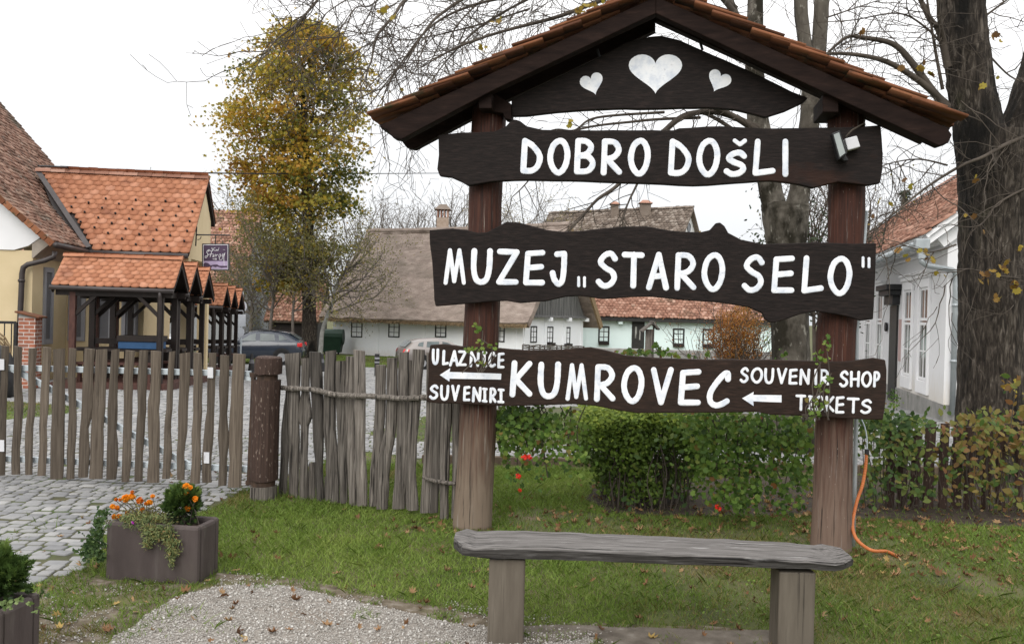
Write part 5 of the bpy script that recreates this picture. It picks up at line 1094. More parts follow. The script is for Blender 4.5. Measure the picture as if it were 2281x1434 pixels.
# wing roof
we, wr = 2.1, 4.6; WZ0, WZ1 = 3.1, 5.56
mb = MB(RF); xl, xr = -2.4, 3.38
quadslab(mb, [RF.p(.2, we, WZ0), RF.p(xr, we, WZ0), RF.p(xr, wr, WZ1), RF.p(-1.6, wr, WZ1)], .09)
quadslab(mb, [RF.p(-.6, 5.9, 4.28), RF.p(xr, 5.9, 4.28), RF.p(xr, wr, WZ1), RF.p(-1.6, wr, WZ1)], .09)
wroof = mb.build('wing_roof', M['dkwood'], house)
WW = unit(RF.p(0, wr, WZ1)-RF.p(0, we, WZ0)); hh = np.linalg.norm(RF.p(0, wr, WZ1)-RF.p(0, we, WZ0)); WB = unit(RF.p(0, wr, WZ1)-RF.p(0, 5.9, 4.28)); hb_ = np.linalg.norm(RF.p(0, wr, WZ1)-RF.p(0, 5.9, 4.28))
keep = lambda a, b: (xl+a) > .78-(b/hh)*2.38
npobj('roof_tiles', [tiles(RF.p(xl, we-.03, WZ0), RF.u, WW, xr-xl+.03, hh, .27, .225, th=.017, keep=keep, seed=7), tiles(RF.p(-1.2, 5.92, 4.28), RF.u, WB, xr+1.23, hb_, .27, .225, th=.017, seed=8)], M['tile_new'], wroof)
npobj('ridge_tiles', [ridge_caps(RF.p(-1.65, wr, WZ1+.02), RF.p(xr+.02, wr, WZ1+.02), .13, .42)], M['tile_mid'], wroof)
sgm = MB(RF)
for r_ in range(1, 11):
    for c_ in range(7):
        a = .85*c_+.42*(r_ % 2); x = xl+a+.5; b = r_*.225
        if x > .95-(b/hh)*2.3 and x < xr-.1 and b < hh-.25:
            p = RF.p(x, we, WZ0)+WW*b; n_ = np.cross(RF.u, WW); MB().beam(p+n_*.05, p+n_*.13, .05, .03, up=WW).build('snow_guard', M['iron'], wroof)
# valley flashing
p0 = RF.p(.70, we-.05, WZ0+.09); p1 = RF.p(-1.65, wr, WZ1+.09)
mb = MB(); mb.beam(p0, p1, .14, .02, up=unit(np.cross(RF.u, WW))); mb.build('valley_flashing', M['gutter'], house)
# gutters and downpipe
mb = MB(); mb.tube([RF.p(.68, -.4, EZ-.08), RF.p(.68, 2.2, EZ-.10)], .075, 8); mb.tube([RF.p(.75, we-.1, WZ0-.07), RF.p(xr, we-.1, WZ0-.07)], .075, 8); mb.build('gutter', M['gutter'], house, smooth=True)
mb = MB(); mb.box(.56, .84, -.52, -.28, EZ-.25, EZ+.02); mb.build('rainwater_head', M['gutter'], house)
pp = [hit(x, y, RF.p(0, -.14, 0), RF.v) for x, y in ((122, 560), (120, 572), (100, 580), (62, 589), (52, 596), (49, 610), (47, 660), (45, 700), (40, 880))]
mb = MB(); mb.tube(pp, .068, 10); mb.tube([hit(48, 622, RF.p(0, -.14, 0), RF.v), hit(48, 628, RF.p(0, -.14, 0), RF.v)], .085, 10); mb.build('downpipe', M['gutter'], house, smooth=True)
# windows: one on the side wall, others on the wing front behind the shelters
window(house, RF, 0, .72, 1.38, .50, 2.55, M['grey_fr'], M['grey_pn'], fw=.13, proud=.05, bars=(0, 0), side='y')
for x0, x1 in ((.06, .52), (.80, 1.26), (1.5, 1.95)):
    window(house, RF, 2.5, x0, x1, .55, 2.3, M['grey_fr'], M['grey_pn'], fw=.11, proud=.05, bars=(0, 0))
# hanging sign on its bracket
hsY = 26.4
hs_ = thing('hanging_sign', at(480, 602, hsY), 'square purple restaurant sign in a black frame hanging from a bracket on the yellow gable', 'sign')
mb = MB(); mb.tube([at(438, 523, hsY), at(512, 524, hsY)], .022, 6); mb.tube([at(438, 505, hsY), at(436, 548, hsY)], .02, 6); mb.tube([at(480, 524, hsY), at(480, 545, hsY)], .014, 5); hg = MB(); hg.tube([at(479, 602, hsY), at(479, 618, hsY)], .014, 5); hg.build('lower_rod', M['iron'], hs_)
mb.tube(cat([at(440, 534, hsY), at(446, 532, hsY), at(448, 526, hsY)], 4), .012, 5); mb.build('bracket', M['iron'], hs_)
def sq(x0, y0, x1, y1, Y, th): return MB().prism([at(x0, y1, Y), at(x1, y1, Y), at(x1, y0, Y), at(x0, y0, Y)], V3(0, th, 0))
sq(450, 542.5, 510, 602.5, hsY, .06).build('frame', M['iron'], hs_)
sq(452.2, 544.6, 508, 600.4, hsY-.008, .006).build('border', M['whiteplate'], hs_)
sq(453.6, 546, 506.6, 599, hsY-.016, .006).build('panel', M['purple'], hs_)
sq(453.6, 581.5, 506.6, 599, hsY-.022, .004).build('picture_band', M['lilac'], hs_)
c3 = lambda x, y: (430+x/11.95, 520+y/11.95)
sil = [(280, 935), (280, 800), (330, 770), (400, 790), (470, 850), (540, 830), (640, 825), (700, 860), (910, 862), (910, 900), (760, 915), (640, 880), (600, 900), (520, 870), (480, 905), (420, 880), (400, 930)]
MB().prism([at(*c3(x, y), hsY-.026) for x, y in sil], V3(0, .003, 0)).build('picture_house', M['purple'], hs_)
ik = Ink(lambda x, y, e: at(*c3(x, y), hsY-.017-e*2))
for st, w in (([(500, 380), (520, 460)], 14), ([(590, 380), (525, 425), (600, 465)], 12), ([(610, 440), (630, 430), (640, 455), (615, 460), (610, 440)], 10), ([(690, 380), (670, 455)], 10), ([(670, 440), (650, 440), (655, 460), (672, 455)], 10), ([(440, 440), (480, 470), (520, 470)], 10),
              ([(440, 450), (400, 480), (405, 440), (440, 440), (385, 460), (365, 500), (395, 560), (370, 630), (330, 650), (320, 610), (360, 600), (420, 560)], 18), ([(500, 470), (455, 625)], 18), ([(420, 560), (540, 550)], 14),
              ([(560, 570), (530, 600), (525, 625), (560, 600), (570, 570), (560, 620)], 16), ([(600, 560), (610, 620), (620, 580), (655, 565)], 16), ([(690, 580), (690, 625), (730, 610), (735, 560), (700, 560)], 15), ([(800, 540), (770, 590), (790, 610), (850, 520)], 15), ([(850, 520), (820, 640), (830, 850)], 16), ([(700, 640), (710, 700), (770, 690), (800, 620)], 12),
              ([(525, 680), (555, 680)], 12), ([(540, 665), (540, 695)], 12), ([(585, 665), (585, 700)], 20), ([(615, 665), (615, 700)], 20), ([(800, 430), (850, 432)], 7)):
    ik.stroke(cat(st, 4), w)
ik.mb.build('lettering', M['whiteplate'], hs_)
# ================================================================== PICNIC SHELTERS
def shelter():
    s = at(118, 637, 20.6); fr = Fr((s[0], s[1], 0), HU); g = gz(20.6)-.02; L = 2.66; D = 1.55; ez = s[2]; rz = ez+.70
    root = thing('picnic_shelter', fr.p(L/2, D/2, g), 'nearest tiled timber picnic shelter, with a blue chest inside, beside the yellow house', 'shelter', 'tiled timber picnic shelters in front of the yellow house')
    mb = MB(fr)
    quadslab(mb, [fr.p(0, -.05, ez), fr.p(L, -.05, ez), fr.p(L, D/2, rz), fr.p(0, D/2, rz)], .05); quadslab(mb, [fr.p(0, D+.05, ez), fr.p(L, D+.05, ez), fr.p(L, D/2, rz), fr.p(0, D/2, rz)], .05)
    rf = mb.build('roof', M['dkwood'], root)
    Wf = unit(fr.p(0, D/2, rz)-fr.p(0, -.05, ez)); Wb = unit(fr.p(0, D/2, rz)-fr.p(0, D+.05, ez)); h = np.linalg.norm(fr.p(0, D/2, rz)-fr.p(0, -.05, ez))
    npobj('roof_tiles', [tiles(fr.p(-.02, -.08, ez), fr.u, Wf, L+.04, h, .20, .15, th=.013, seed=11), tiles(fr.p(-.02, D+.08, ez), fr.u, Wb, L+.04, h, .20, .15, th=.013, seed=12), ridge_caps(fr.p(-.02, D/2, rz+.03), fr.p(L+.02, D/2, rz+.03), .10, .40)], M['tile_new'], rf)
    for x in (.0, L-.04): 
        b = MB(fr); b.beam(fr.p(x+.02, -.1, ez-.09), fr.p(x+.02, D/2, rz-.06), .04, .13); b.beam(fr.p(x+.02, D+.1, ez-.09), fr.p(x+.02, D/2, rz-.06), .04, .13); b.build('barge_board', M['dkwood'], root)
    xs_ = (.42, L-.30)
    for x in xs_:
        for y in (.08, D-.08):
            b = MB(fr); b.box(x-.065, x+.065, y-.065, y+.065, g, ez-.12); b.build('post', M['redwood'] if (x < 1 and y < .5) else M['dkwood'], root)
    for y in (.08, D-.08):
        b = MB(fr); b.box(.05, L-.05, y-.06, y+.06, ez-.2, ez-.06); b.build('beam', M['dkwood'], root)
        for x, sg in ((xs_[0], 1), (xs_[1], -1)):
            b = MB(fr); b.beam(fr.p(x, y, ez-.68), fr.p(x+sg*.5, y, ez-.18), .07, .08); b.build('brace', M['dkwood'], root)
    for x in xs_:
        b = MB(fr); b.box(x-.06, x+.06, .14, D-.14, ez-.19, ez-.07); b.build('tie_beam', M['dkwood'], root)
    b = MB(fr); b.tube([fr.p(-.03, -.13, ez-.03), fr.p(L+.02, -.13, ez-.05)], .05, 8); b.build('gutter', M['gutter'], root, smooth=True)
    b = MB(fr); b.tube([fr.p(L-.28, -.13, ez-.05), fr.p(L-.28, -.10, ez-.2), fr.p(L-.28, -.04, ez-.35), fr.p(L-.28, -.04, g+.05)], .042, 8); b.build('downpipe', M['gutter'], root, smooth=True)
    b = MB(fr); b.box(-.02, L-.02, -.02, D+.02, g-.06, g+.17); b.build('deck', M['redwood'], root)
    b = MB(fr); b.box(.25, L-.25, .5, D-.5, g+.88, g+.95); b.build('table_top', M['dkwood'], root)
    for x in (.5, L-.75): b = MB(fr); b.box(x, x+.12, .6, D-.6, g+.17, g+.88); b.build('table_leg', M['dkwood'], root)
    for y in (.16, D-.42):
        b = MB(fr); b.box(.35, L-.35, y, y+.26, g+.58, g+.63); b.box(.5, .56, y+.05, y+.2, g+.17, g+.58); b.box(L-.6, L-.54, y+.05, y+.2, g+.17, g+.58); b.build('bench', M['redwood'], root)
    b = MB(fr); b.box(.45, L-.34, D-.11, D-.05, g+1.02, g+1.16); b.build('rail', M['dkwood'], root)
    return root, fr, g, L, D
sh, ShF, shg, shL, shD = shelter()
SLAB = ['second tiled shelter, its gable just behind the nearest shelter', 'third tiled shelter, farthest of the near row of three', 'fourth tiled shelter, first of the far row beyond the yellow gable', 'fifth tiled shelter, middle gable of the far row', 'sixth tiled shelter, last gable of the far row beside the road signs']
for i, d in enumerate((1.66, 3.30, 10.3, 11.9, 13.5)):
    c = copy_tree(sh); off = ShF.v*d+ShF.u*(0 if i < 2 else -.72); y2 = sh.location[1]+off[1]
    c.location = (sh.location[0]+off[0], y2, gz(y2-.8)-.02-(.04 if i > 1 else 0)); c['label'] = SLAB[i]
bx_ = thing('cold_chest', ShF.p(1.6, .4, shg), 'long blue chest with a dark lid standing inside the nearest picnic shelter', 'chest')
b = MB(ShF); b.box(1.32, shL-.40, .46, shD-.46, shg+.952, shg+1.12); b.build('body', M['blue'], bx_, bevel=.01)
b = MB(ShF); b.box(1.29, shL-.37, .43, shD-.43, shg+1.122, shg+1.26); b.build('lid', M['dkwood'], bx_, bevel=.01)
# ================================================================== BRICK PILLAR, WICKER GATE, DARK COVER
q = gnd(62, 866); BP = Fr((q[0], q[1], 0), HU); g = q[2]
bp = thing('brick_pillar', q, 'red brick gate pillar with a sloping tile cap, in front of the yellow house', 'pillar')
b = MB(BP); b.box(-.23, .13, 0, .40, g-.1, g+1.62); b.build('shaft', M['brick'], bp)
b = MB(BP); b.hexa([(-.30, -.06, g+1.72), (.22, -.06, g+1.60), (.22, .48, g+1.60), (-.30, .48, g+1.72), (-.30, -.06, g+1.76), (.22, -.06, g+1.64), (.22, .48, g+1.64), (-.30, .48, g+1.76)]); b.build('cap', M['rtile'], bp, bevel=.01)
b = MB(BP); b.prism([BP.p(-.23, .01, g+1.62), BP.p(.13, .01, g+1.62), BP.p(.13, .01, g+1.625), BP.p(-.23, .01, g+1.70)], BP.v*.38); b.build('cap_bed', M['stone_g'], bp)
wg = thing('wicker_gate', BP.p(-1.0, .2, g), 'black iron gate filled with woven wicker, left of the brick pillar', 'gate')
b = MB(BP)
for x in (-.36, -1.9): b.box(x-.035, x+.035, .16, .23, g, g+1.5)
b.box(-1.9, -.36, .165, .225, g+1.46, g+1.52); b.box(-1.9, -.36, .165, .225, g+.08, g+.14)
for k in range(10): x = -1.8+k*.15; b.box(x-.01, x+.01, .185, .205, g+.14, g+1.46)
b.build('iron_frame', M['iron'], wg)
b = MB(); rg2 = random.Random(6)
for cx_ in (-.78, -1.5):
    for k in range(26):
        r_ = .04+.013*k; zc = g+.72
        b.tube([BP.p(cx_+r_*math.cos(t)*1.0+rg2.uniform(-.01, .01), .15+rg2.uniform(-.03, .03), zc+r_*1.55*math.sin(t)+rg2.uniform(-.01, .01)) for t in [2*math.pi*j/14 for j in range(15)]], .009, 4)
b.build('wicker', M['straw'], wg)
dc = at(-34, 800, 17.5); g = gz(17.5)
dcv = thing('covered_barrow', (dc[0], dc[1], g), 'black rounded covered shape behind the gate at the left edge', 'cover')
b = MB(); rings = []
for z, r_ in ((g, .54), (g+.35, .55), (g+.6, .53), (g+.82, .46), (g+.98, .34), (g+1.06, .2), (g+1.09, .03)): rings.append([V3(dc[0]+r_*math.cos(t)*(1+.04*math.sin(5*t)), dc[1]+r_*math.sin(t), z) for t in [2*math.pi*k/20 for k in range(20)]])
b.loft(rings); b.build('cover', M['iron'], dcv, smooth=True)
# ================================================================== THATCHED WHITE HOUSE
TK = at(1166, 703, 48); TH = Fr((TK[0], TK[1], 0), V3(.856, -.517, 0)); tg = gz(48)-.05
th = thing('thatched_house', TH.p(-6, 3, tg), 'long white house under a big grey thatched roof, between the fence and the sign', 'house')
b = MB(TH); b.box(-13.5, 0, 0, .4, tg-.3, 1.55); b.box(-.4, 0, .4, 7.1, tg-.3, 1.55); b.box(-13.5, -13.1, .4, 7.1, tg-.3, 1.55); b.box(-13.1, -.4, 6.7, 7.1, tg-.3, 1.55); b.build('wall', M['lime_w'], th)
for x in (-10.0, -6.6, -3.4, -.55):
    b = MB(TH); b.box(x-.14, x+.14, -.045, .0, tg-.3, 1.5); b.build('pilaster', M['lime_w'], th)
for y in (.25, 2.45, 4.75, 6.9):
    b = MB(TH); b.box(0, .05, y-.14, y+.14, tg-.3, 1.5); b.build('pilaster', M['lime_w'], th)
for y in (.05, 2.45, 4.75, 7.0):
    b = MB(TH); b.box(0, .42, y-.10, y+.10, 1.34, 1.54); b.build('beam_end', M['lime_w'], th)
# thatch: displaced thick slopes
def thatch(fr, x0, x1, ye, yr, ze, zr, th_, seed, nx=70, ny=34):
    b = MB(fr); n0 = None
    for j in range(ny+1):
        t = j/ny
        for i in range(nx+1):
            x = x0+(x1-x0)*i/nx; y = ye+(yr-ye)*t; z = ze+(zr-ze)*t
            w = .10*(vnoise(x, t*7, 1.1, seed)-.5)+.09*(vnoise(x, t*7, 3.7, seed+2)-.5)-.035*((t*9) % 1 > .88)
            sag = -.10*math.sin(math.pi*i/nx)*t
            b.v.append(fr.p(x, y, z+w+sag))
    for j in range(ny):
        for i in range(nx):
            k = j*(nx+1)+i; b.f.append((k, k+1, k+nx+2, k+nx+1))
    # underside and edges
    base = len(b.v); sg = 1 if yr > ye else -1
    for j in (0, ny):
        for i in (0, nx):
            x = x0+(x1-x0)*i/nx; t = j/ny; b.v.append(fr.p(x, ye+(yr-ye)*t+sg*th_*.55, ze+(zr-ze)*t-th_*.62))
    lo = [base, base+1, base+2, base+3]
    b.f.append((lo[0], lo[2], lo[3], lo[1]))
    b.f.append(tuple(list(range(nx+1))+[lo[1], lo[0]]))
    b.f.append(tuple([j*(nx+1) for j in range(ny+1)]+[lo[2], lo[0]])); b.f.append(tuple([j*(nx+1)+nx for j in range(ny+1)]+[lo[3], lo[1]]))
    return b
b = thatch(TH, -13.9, .75, -.85, 3.55, 1.22, 6.85, .42, 1); t_roof = b.build('thatched_roof', M['thatch'], th)
b = thatch(TH, -13.9, .75, 7.95, 3.55, 1.22, 6.85, .42, 5); b.build('thatched_roof', M['thatch'], th)
b = MB(TH); b.tube([TH.p(x, 3.55, 6.80-.1*math.sin(math.pi*(x+14)/14.8)+RNG.uniform(-.02, .02)) for x in np.linspace(-13.95, .8, 24)], .17, 8); b.build('ridge_roll', M['straw'] if False else M['thatch'], t_roof)
# cut straw verge on the far right edge and a ragged eave
b = MB(TH)
for (ya, za, yb, zb) in ((7.95, 1.0, 3.55, 6.65),):
    b.beam(TH.p(.80, ya, za), TH.p(.80, yb, zb), .14, .36)
b.build('straw_verge', M['straw'], t_roof)
n = 2600; xs_ = RNG.uniform(-13.9, .7, n); A = np.zeros((n, 3, 3)); A[:, :, 0] = TH.u*.02; A[:, :, 1] = (-TH.v*.10-Z3*.10+RNG.normal(0, .03, (n, 3))); A[:, :, 2] = TH.v*.01
npobj('eave_straws', [inst([(-1, 0, 0), (1, 0, 0), (.3, 1, 0), (-.3, 1, 0)], [(0, 1, 2, 3)], A, np.array([TH.p(x, -.80+RNG.uniform(0, .1), 1.14+RNG.uniform(-.13, .06)) for x in xs_]))], M['straw'], t_roof)
# boarded gable
b = MB(TH)
for i in range(44):
    y = .1+i*(6.95/44); yc = y+.08; z1 = 1.55+(3.55-abs(yc-3.55))*1.24
    b.hexa([(.08+.012*(i % 2), y+.004, 1.62), (.12+.012*(i % 2), y+.004, 1.62), (.12+.012*(i % 2), y+.15, 1.62), (.08+.012*(i % 2), y+.15, 1.62), (.08+.012*(i % 2), y+.004, z1), (.12+.012*(i % 2), y+.004, z1), (.12+.012*(i % 2), y+.15, z1), (.08+.012*(i % 2), y+.15, z1)])
b.build('boarded_gable', M['greywood'], th)
b = MB(TH); b.hexa([(.05, 0, 1.56), (.34, 0, 1.50), (.34, 7.1, 1.50), (.05, 7.1, 1.56), (.05, 0, 1.68), (.34, 0, 1.56), (.34, 7.1, 1.56), (.05, 7.1, 1.68)]); b.build('pent_boards', M['greywood'], th)
for px0, px1, y0, y1 in ((783, 807, 716, 752), (866, 890, 717, 752), (970, 994, 720, 752), (1104, 1118, 724, 762)):
    a, z1 = TH.hx(px0, y0); c, z0 = TH.hx(px1, y1); c = max(c, a+.6); window(th, TH, 0, a, c, z0, z1, M['win_dark'], M['glass'], fw=.07, bars=(1, 2))
for px0, px1, y0, y1, bxx in ((1182, 1195, 726, 763, 0), (1218, 1231, 727, 764, 1), (1256, 1269, 728, 766, 1)):
    a, z1 = TH.hy(px0, y0); c, z0 = TH.hy(px1, y1); window(th, TH, 0, a, c, z0, z1, M['win_dark'], M['glass_l'], fw=.07, bars=(1, 2), side='y', box=M['dkwood'] if bxx else None)
# white brick chimney
cq = at(986, 512, 57); b = MB(); cx_, cy_, cz_ = cq
b.box(cx_-.36, cx_+.36, cy_-.36, cy_+.36, cz_-1.2, cz_+.75); ch_ = b.build('chimney', MAT('pale_brick', [(.3, (.33, .25, .19)), (.7, (.46, .37, .3))], scale=6, rough=.9), th)
b = MB()
for k in range(4): x = cx_-.34+k*.2; b.box(x, x+.08, cy_-.37, cy_+.37, cz_+.75, cz_+1.25)
b.build('vent_slots', M['tile_mid'], ch_)
b = MB(); b.add([(cx_-.52, cy_-.52, cz_+1.25), (cx_+.52, cy_-.52, cz_+1.25), (cx_+.52, cy_+.52, cz_+1.25), (cx_-.52, cy_+.52, cz_+1.25), (cx_-.2, cy_, cz_+1.62), (cx_+.2, cy_, cz_+1.62)], [(0, 1, 5, 4), (2, 3, 4, 5), (1, 2, 5), (3, 0, 4), (3, 2, 1, 0)]); b.build('cap', M['tile_dull'], ch_)
# ================================================================== MINT HOUSE
mg_ = gz(58)-.1; ml_ = at(1290, 707, 58)[0]; mr_ = at(1722, 717, 58)[0]; MF = Fr((ml_, 58, 0), (1, 0)); mL = mr_-ml_
mh = thing('mint_house', MF.p(mL/2, 3, mg_), 'low pale mint house with a red tiled roof, seen between the two lower boards', 'house')
b = MB(MF); b.box(0, mL, 0, .35, mg_-.3, 1.72); b.box(0, .35, .35, 6, mg_-.3, 1.72); b.box(mL-.35, mL, .35, 6, mg_-.3, 1.72); b.box(.35, mL-.35, 5.65, 6, mg_-.3, 1.72); 
b.prism([MF.p(mL, 0, 1.72), MF.p(mL, 6, 1.72), MF.p(mL, 3, 5.2)], -MF.u*.3); b.build('wall', M['mint'], mh)
b = MB(MF); quadslab(b, [MF.p(-.5, -.48, 1.62), MF.p(mL+.5, -.48, 1.62), MF.p(mL+.5, 3, 5.7), MF.p(-.5, 3, 5.7)], .12); quadslab(b, [MF.p(-.5, 6.7, 1.62), MF.p(mL+.5, 6.7, 1.62), MF.p(mL+.5, 3, 5.7), MF.p(-.5, 3, 5.7)], .12); mrf = b.build('roof', M['win_dark'], mh)
Wm = unit(V3(0, 3.48, 4.08)); npobj('roof_tiles', [tiles(MF.p(-.5, -.53, 1.65), MF.u, Wm, mL+1, np.linalg.norm([3.48, 4.08]), .24, .22, th=.035, seed=21, jit=.012), ridge_caps(MF.p(-.5, 3, 5.72), MF.p(mL+.5, 3, 5.72), .14)], M['tile_mid'], mrf)
b = MB(MF); b.box(-.4, mL+.4, -.50, -.44, 1.40, 1.62); b.box(-.4, mL+.4, -.44, 0, 1.50, 1.56); b.build('eave_board', M['win_dark'], mh)
for px0, px1, y0, y1 in ((1333, 1357, 726, 763), (1499, 1524, 731, 768), (1565, 1590, 732, 770)):
    a, z1 = MF.hx(px0, y0); c, z0 = MF.hx(px1, y1); window(mh, MF, 0, a, c, z0, z1, M['win_dark'], M['glass_l'], fw=.10, bars=(1, 2), box=M['dkwood'])
a, z1 = MF.hx(1408, 715); c, _ = MF.hx(1436, 715)
b = MB(MF); b.box(a, c, -.05, .05, mg_, z1); dr = b.build('door', M['win_dark'], mh)
b = MB(MF); b.box(a+.2, a+.33, -.06, -.052, z1-1.1, z1-.35); b.box(a+.48, a+.56, -.06, -.052, z1-1.2, z1-.55); b.build('pane', M['glass_l'], dr)
for px in (1381, 1454):
    a, z = MF.hx(px, 708); b = MB(MF); b.box(a-.13, a+.13, -.42, .0, 1.22, 1.46); b.build('beam_end', M['mint'], mh)
for px in (1310, 1546, 1700):
    a, z = MF.hx(px, 708); b = MB(MF); b.box(a-.15, a+.15, -.05, 0, mg_-.2, 1.5); b.build('pilaster', M['mint'], mh)
# ================================================================== UPPER HOUSE BEHIND
UR = at(1545, 463, 78); UF = Fr((UR[0], UR[1], 0), V3(.857, -.515, 0)); rz = UR[2]
uh = thing('upper_house', UF.p(-6, 0, gz(70)), 'tall house behind the mint house, dull tiled roof, two tile-capped chimneys and a white gable', 'house')
b = MB(UF); b.box(-14, -.4, -4, 4, -1.5, rz-4.4); b.prism([UF.p(-.4, -4, rz-4.4), UF.p(-.4, 4, rz-4.4), UF.p(-.4, 0, rz-.15)], -UF.u*.4); b.build('wall', M['trim_w'], uh)
b = MB(UF); quadslab(b, [UF.p(-14.3, -4.5, rz-4.95), UF.p(0, -4.5, rz-4.95), UF.p(0, 0, rz), UF.p(-14.3, 0, rz)], .15); quadslab(b, [UF.p(-14.3, 4.5, rz-4.95), UF.p(0, 4.5, rz-4.95), UF.p(0, 0, rz), UF.p(-14.3, 0, rz)], .15); urf = b.build('roof', M['tile_dull'], uh)
npobj('roof_tiles', [tiles(UF.p(-14.3, -4.5, rz-4.95), UF.u, unit(UF.v*4.5+Z3*4.95), 14.3, math.hypot(4.5, 4.95), .34, .30, th=.05, seed=23, jit=.02), ridge_caps(UF.p(-14.3, 0, rz+.03), UF.p(0, 0, rz+.03), .16)], M['tile_dull'], urf)
for px, w_, h_ in ((1369, .34, .65), (1437, .46, .75)):
    p = at(px, 468, 80.0 if px > 1400 else 81.6); b = MB(); b.box(p[0]-w_, p[0]+w_, p[1]-.4, p[1]+.4, p[2]-1.2, p[2]+h_*.75); cc = b.build('chimney', M['tile_dull'], uh)
    b = MB(); b.add([(p[0]-w_*1.35, p[1]-.6, p[2]+h_*.75), (p[0]+w_*1.35, p[1]-.6, p[2]+h_*.75), (p[0]+w_*1.35, p[1]+.6, p[2]+h_*.75), (p[0]-w_*1.35, p[1]+.6, p[2]+h_*.75), (p[0]-w_*.5, p[1], p[2]+h_*1.2), (p[0]+w_*.5, p[1], p[2]+h_*1.2)], [(0, 1, 5, 4), (2, 3, 4, 5), (1, 2, 5), (3, 0, 4), (3, 2, 1, 0)]); b.build('cap', M['tile_mid'], cc)
b = MB(UF); b.tube([UF.p(-.38, 0, rz-1.7), UF.p(-.34, 0, rz-1.7)], .42, 14); b.build('oval_window', M['glass'], uh)
# ================================================================== GREY BARN AND SHED (behind the trees, left)
bk = at(535, 684, 55); BFm = Fr((bk[0], bk[1], 0), V3(1, .03, 0)); bg_ = gz(55)-.1
bn = thing('grey_barn', BFm.p(-5, 3, bg_), 'grey rendered barn with an orange tiled roof behind the hanging sign', 'barn')
rz = at(555, 478, 59)[2]
b = MB(BFm); b.box(-14, 0, 0, 8, bg_-.3, 2.6); b.prism([BFm.p(0, 0, 2.6), BFm.p(0, 8, 2.6), BFm.p(0, 4, rz-.2)], -BFm.u*.4); b.build('wall', M['grey_st'], bn)
b = MB(BFm); quadslab(b, [BFm.p(-14, -.6, 2.4), BFm.p(.1, -.6, 2.4), BFm.p(.1, 4, rz), BFm.p(-14, 4, rz)], .15); quadslab(b, [BFm.p(-14, 8.6, 2.4), BFm.p(.1, 8.6, 2.4), BFm.p(.1, 4, rz), BFm.p(-14, 4, rz)], .15); br_ = b.build('roof', M['tile_dull'], bn)
npobj('roof_tiles', [tiles(BFm.p(-14, -.65, 2.42), BFm.u, unit(BFm.v*4.6+Z3*(rz-2.4)), 14.2, math.hypot(4.6, rz-2.4), .26, .26, th=.04, seed=25, jit=.012), ridge_caps(BFm.p(-14, 4, rz+.03), BFm.p(.1, 4, rz+.03), .15)], M['tile_mid'], br_)
s0 = at(596, 690, 57); SFm = Fr((s0[0], s0[1], 0), V3(1, 0, 0)); sL = at(706, 690, 57)[0]-s0[0]; sg_ = gz(57)-.1
sd_ = thing('tiled_shed', SFm.p(sL/2, 1.5, sg_), 'small dark shed with a mossy tiled roof behind the chestnut trunk', 'shed')
b = MB(SFm); b.box(0, sL, .3, 3.2, sg_-.2, .85); b.build('wall', M['dkwood'], sd_)
b = MB(SFm); quadslab(b, [SFm.p(-.2, -.1, .8), SFm.p(sL+.2, -.1, .8), SFm.p(sL+.2, 2.2, 3.5), SFm.p(-.2, 2.2, 3.5)], .1); quadslab(b, [SFm.p(-.2, 3.9, 1.4), SFm.p(sL+.2, 3.9, 1.4), SFm.p(sL+.2, 2.2, 3.5), SFm.p(-.2, 2.2, 3.5)], .1); sr_ = b.build('roof', M['tile_dull'], sd_)
npobj('roof_tiles', [tiles(SFm.p(-.2, -.15, .84), SFm.u, unit(SFm.v*2.3+Z3*2.7), sL+.4, math.hypot(2.3, 2.7), .26, .24, th=.04, seed=27, jit=.014)], M['tile_mid'], sr_)
gb_ = gnd(728, 795); gbn = thing('green_bin', (gb_[0]-.35, 53.5, gz(53)), 'dark green wheeled bin in the shadow beside the thatched house', 'bin')
b = MB(); x_, y_, z_ = gb_[0]-.35, 53.5, gz(53); b.hexa([(x_-.5, y_-.35, z_+.12), (x_+.5, y_-.35, z_+.12), (x_+.5, y_+.35, z_+.12), (x_-.5, y_+.35, z_+.12), (x_-.62, y_-.45, z_+1.05), (x_+.62, y_-.45, z_+1.05), (x_+.62, y_+.45, z_+1.05), (x_-.62, y_+.45, z_+1.05)]); b.build('body', M['green_bin'], gbn, bevel=.04)
b = MB(); b.tube([V3(x_-.64, y_, z_+1.05), V3(x_+.64, y_, z_+1.05)], .46, 14); b.build('lid', M['green_bin'], gbn, smooth=False)
b = MB(); 
for sx in (-.4, .4): b.tube([V3(x_+sx-.04, y_-.25, z_+.1), V3(x_+sx+.04, y_-.25, z_+.1)], .1, 10)
b.build('wheels', M['tyre'], gbn)
# ================================================================== RIGHT WHITE HOUSE
rc = at(2110, 729, 17.8); RH = Fr((rc[0], rc[1], 0), V3(.9755, -.2198, 0)); rg_ = gz(17.8)-.05   # x = along gable to the right, y = along facade away
rh = thing('white_house', RH.p(3, 8, rg_), 'white plastered house with tall windows and a red tiled roof, right of the sign', 'house')
EZR = 3.64; wid = 7.0; rise = 2.95
b = MB(RH); b.box(0, .35, 0, 23, rg_-1.2, EZR-.05); b.box(.35, wid, 0, .35, rg_-1.2, EZR-.05); b.box(wid-.35, wid, .35, 23, rg_-1.2, EZR-.05); b.box(.35, wid-.35, 22.65, 23, rg_-1.2, EZR-.05)
b.prism([RH.p(.0, .0, EZR-.05), RH.p(wid, 0, EZR-.05), RH.p(wid/2, 0, EZR+rise-.1)], RH.v*.35); b.prism([RH.p(.0, 23, EZR-.05), RH.p(wid, 23, EZR-.05), RH.p(wid/2, 23, EZR+rise-.1)], -RH.v*.35)
b.build('wall', M['rh_w'], rh)
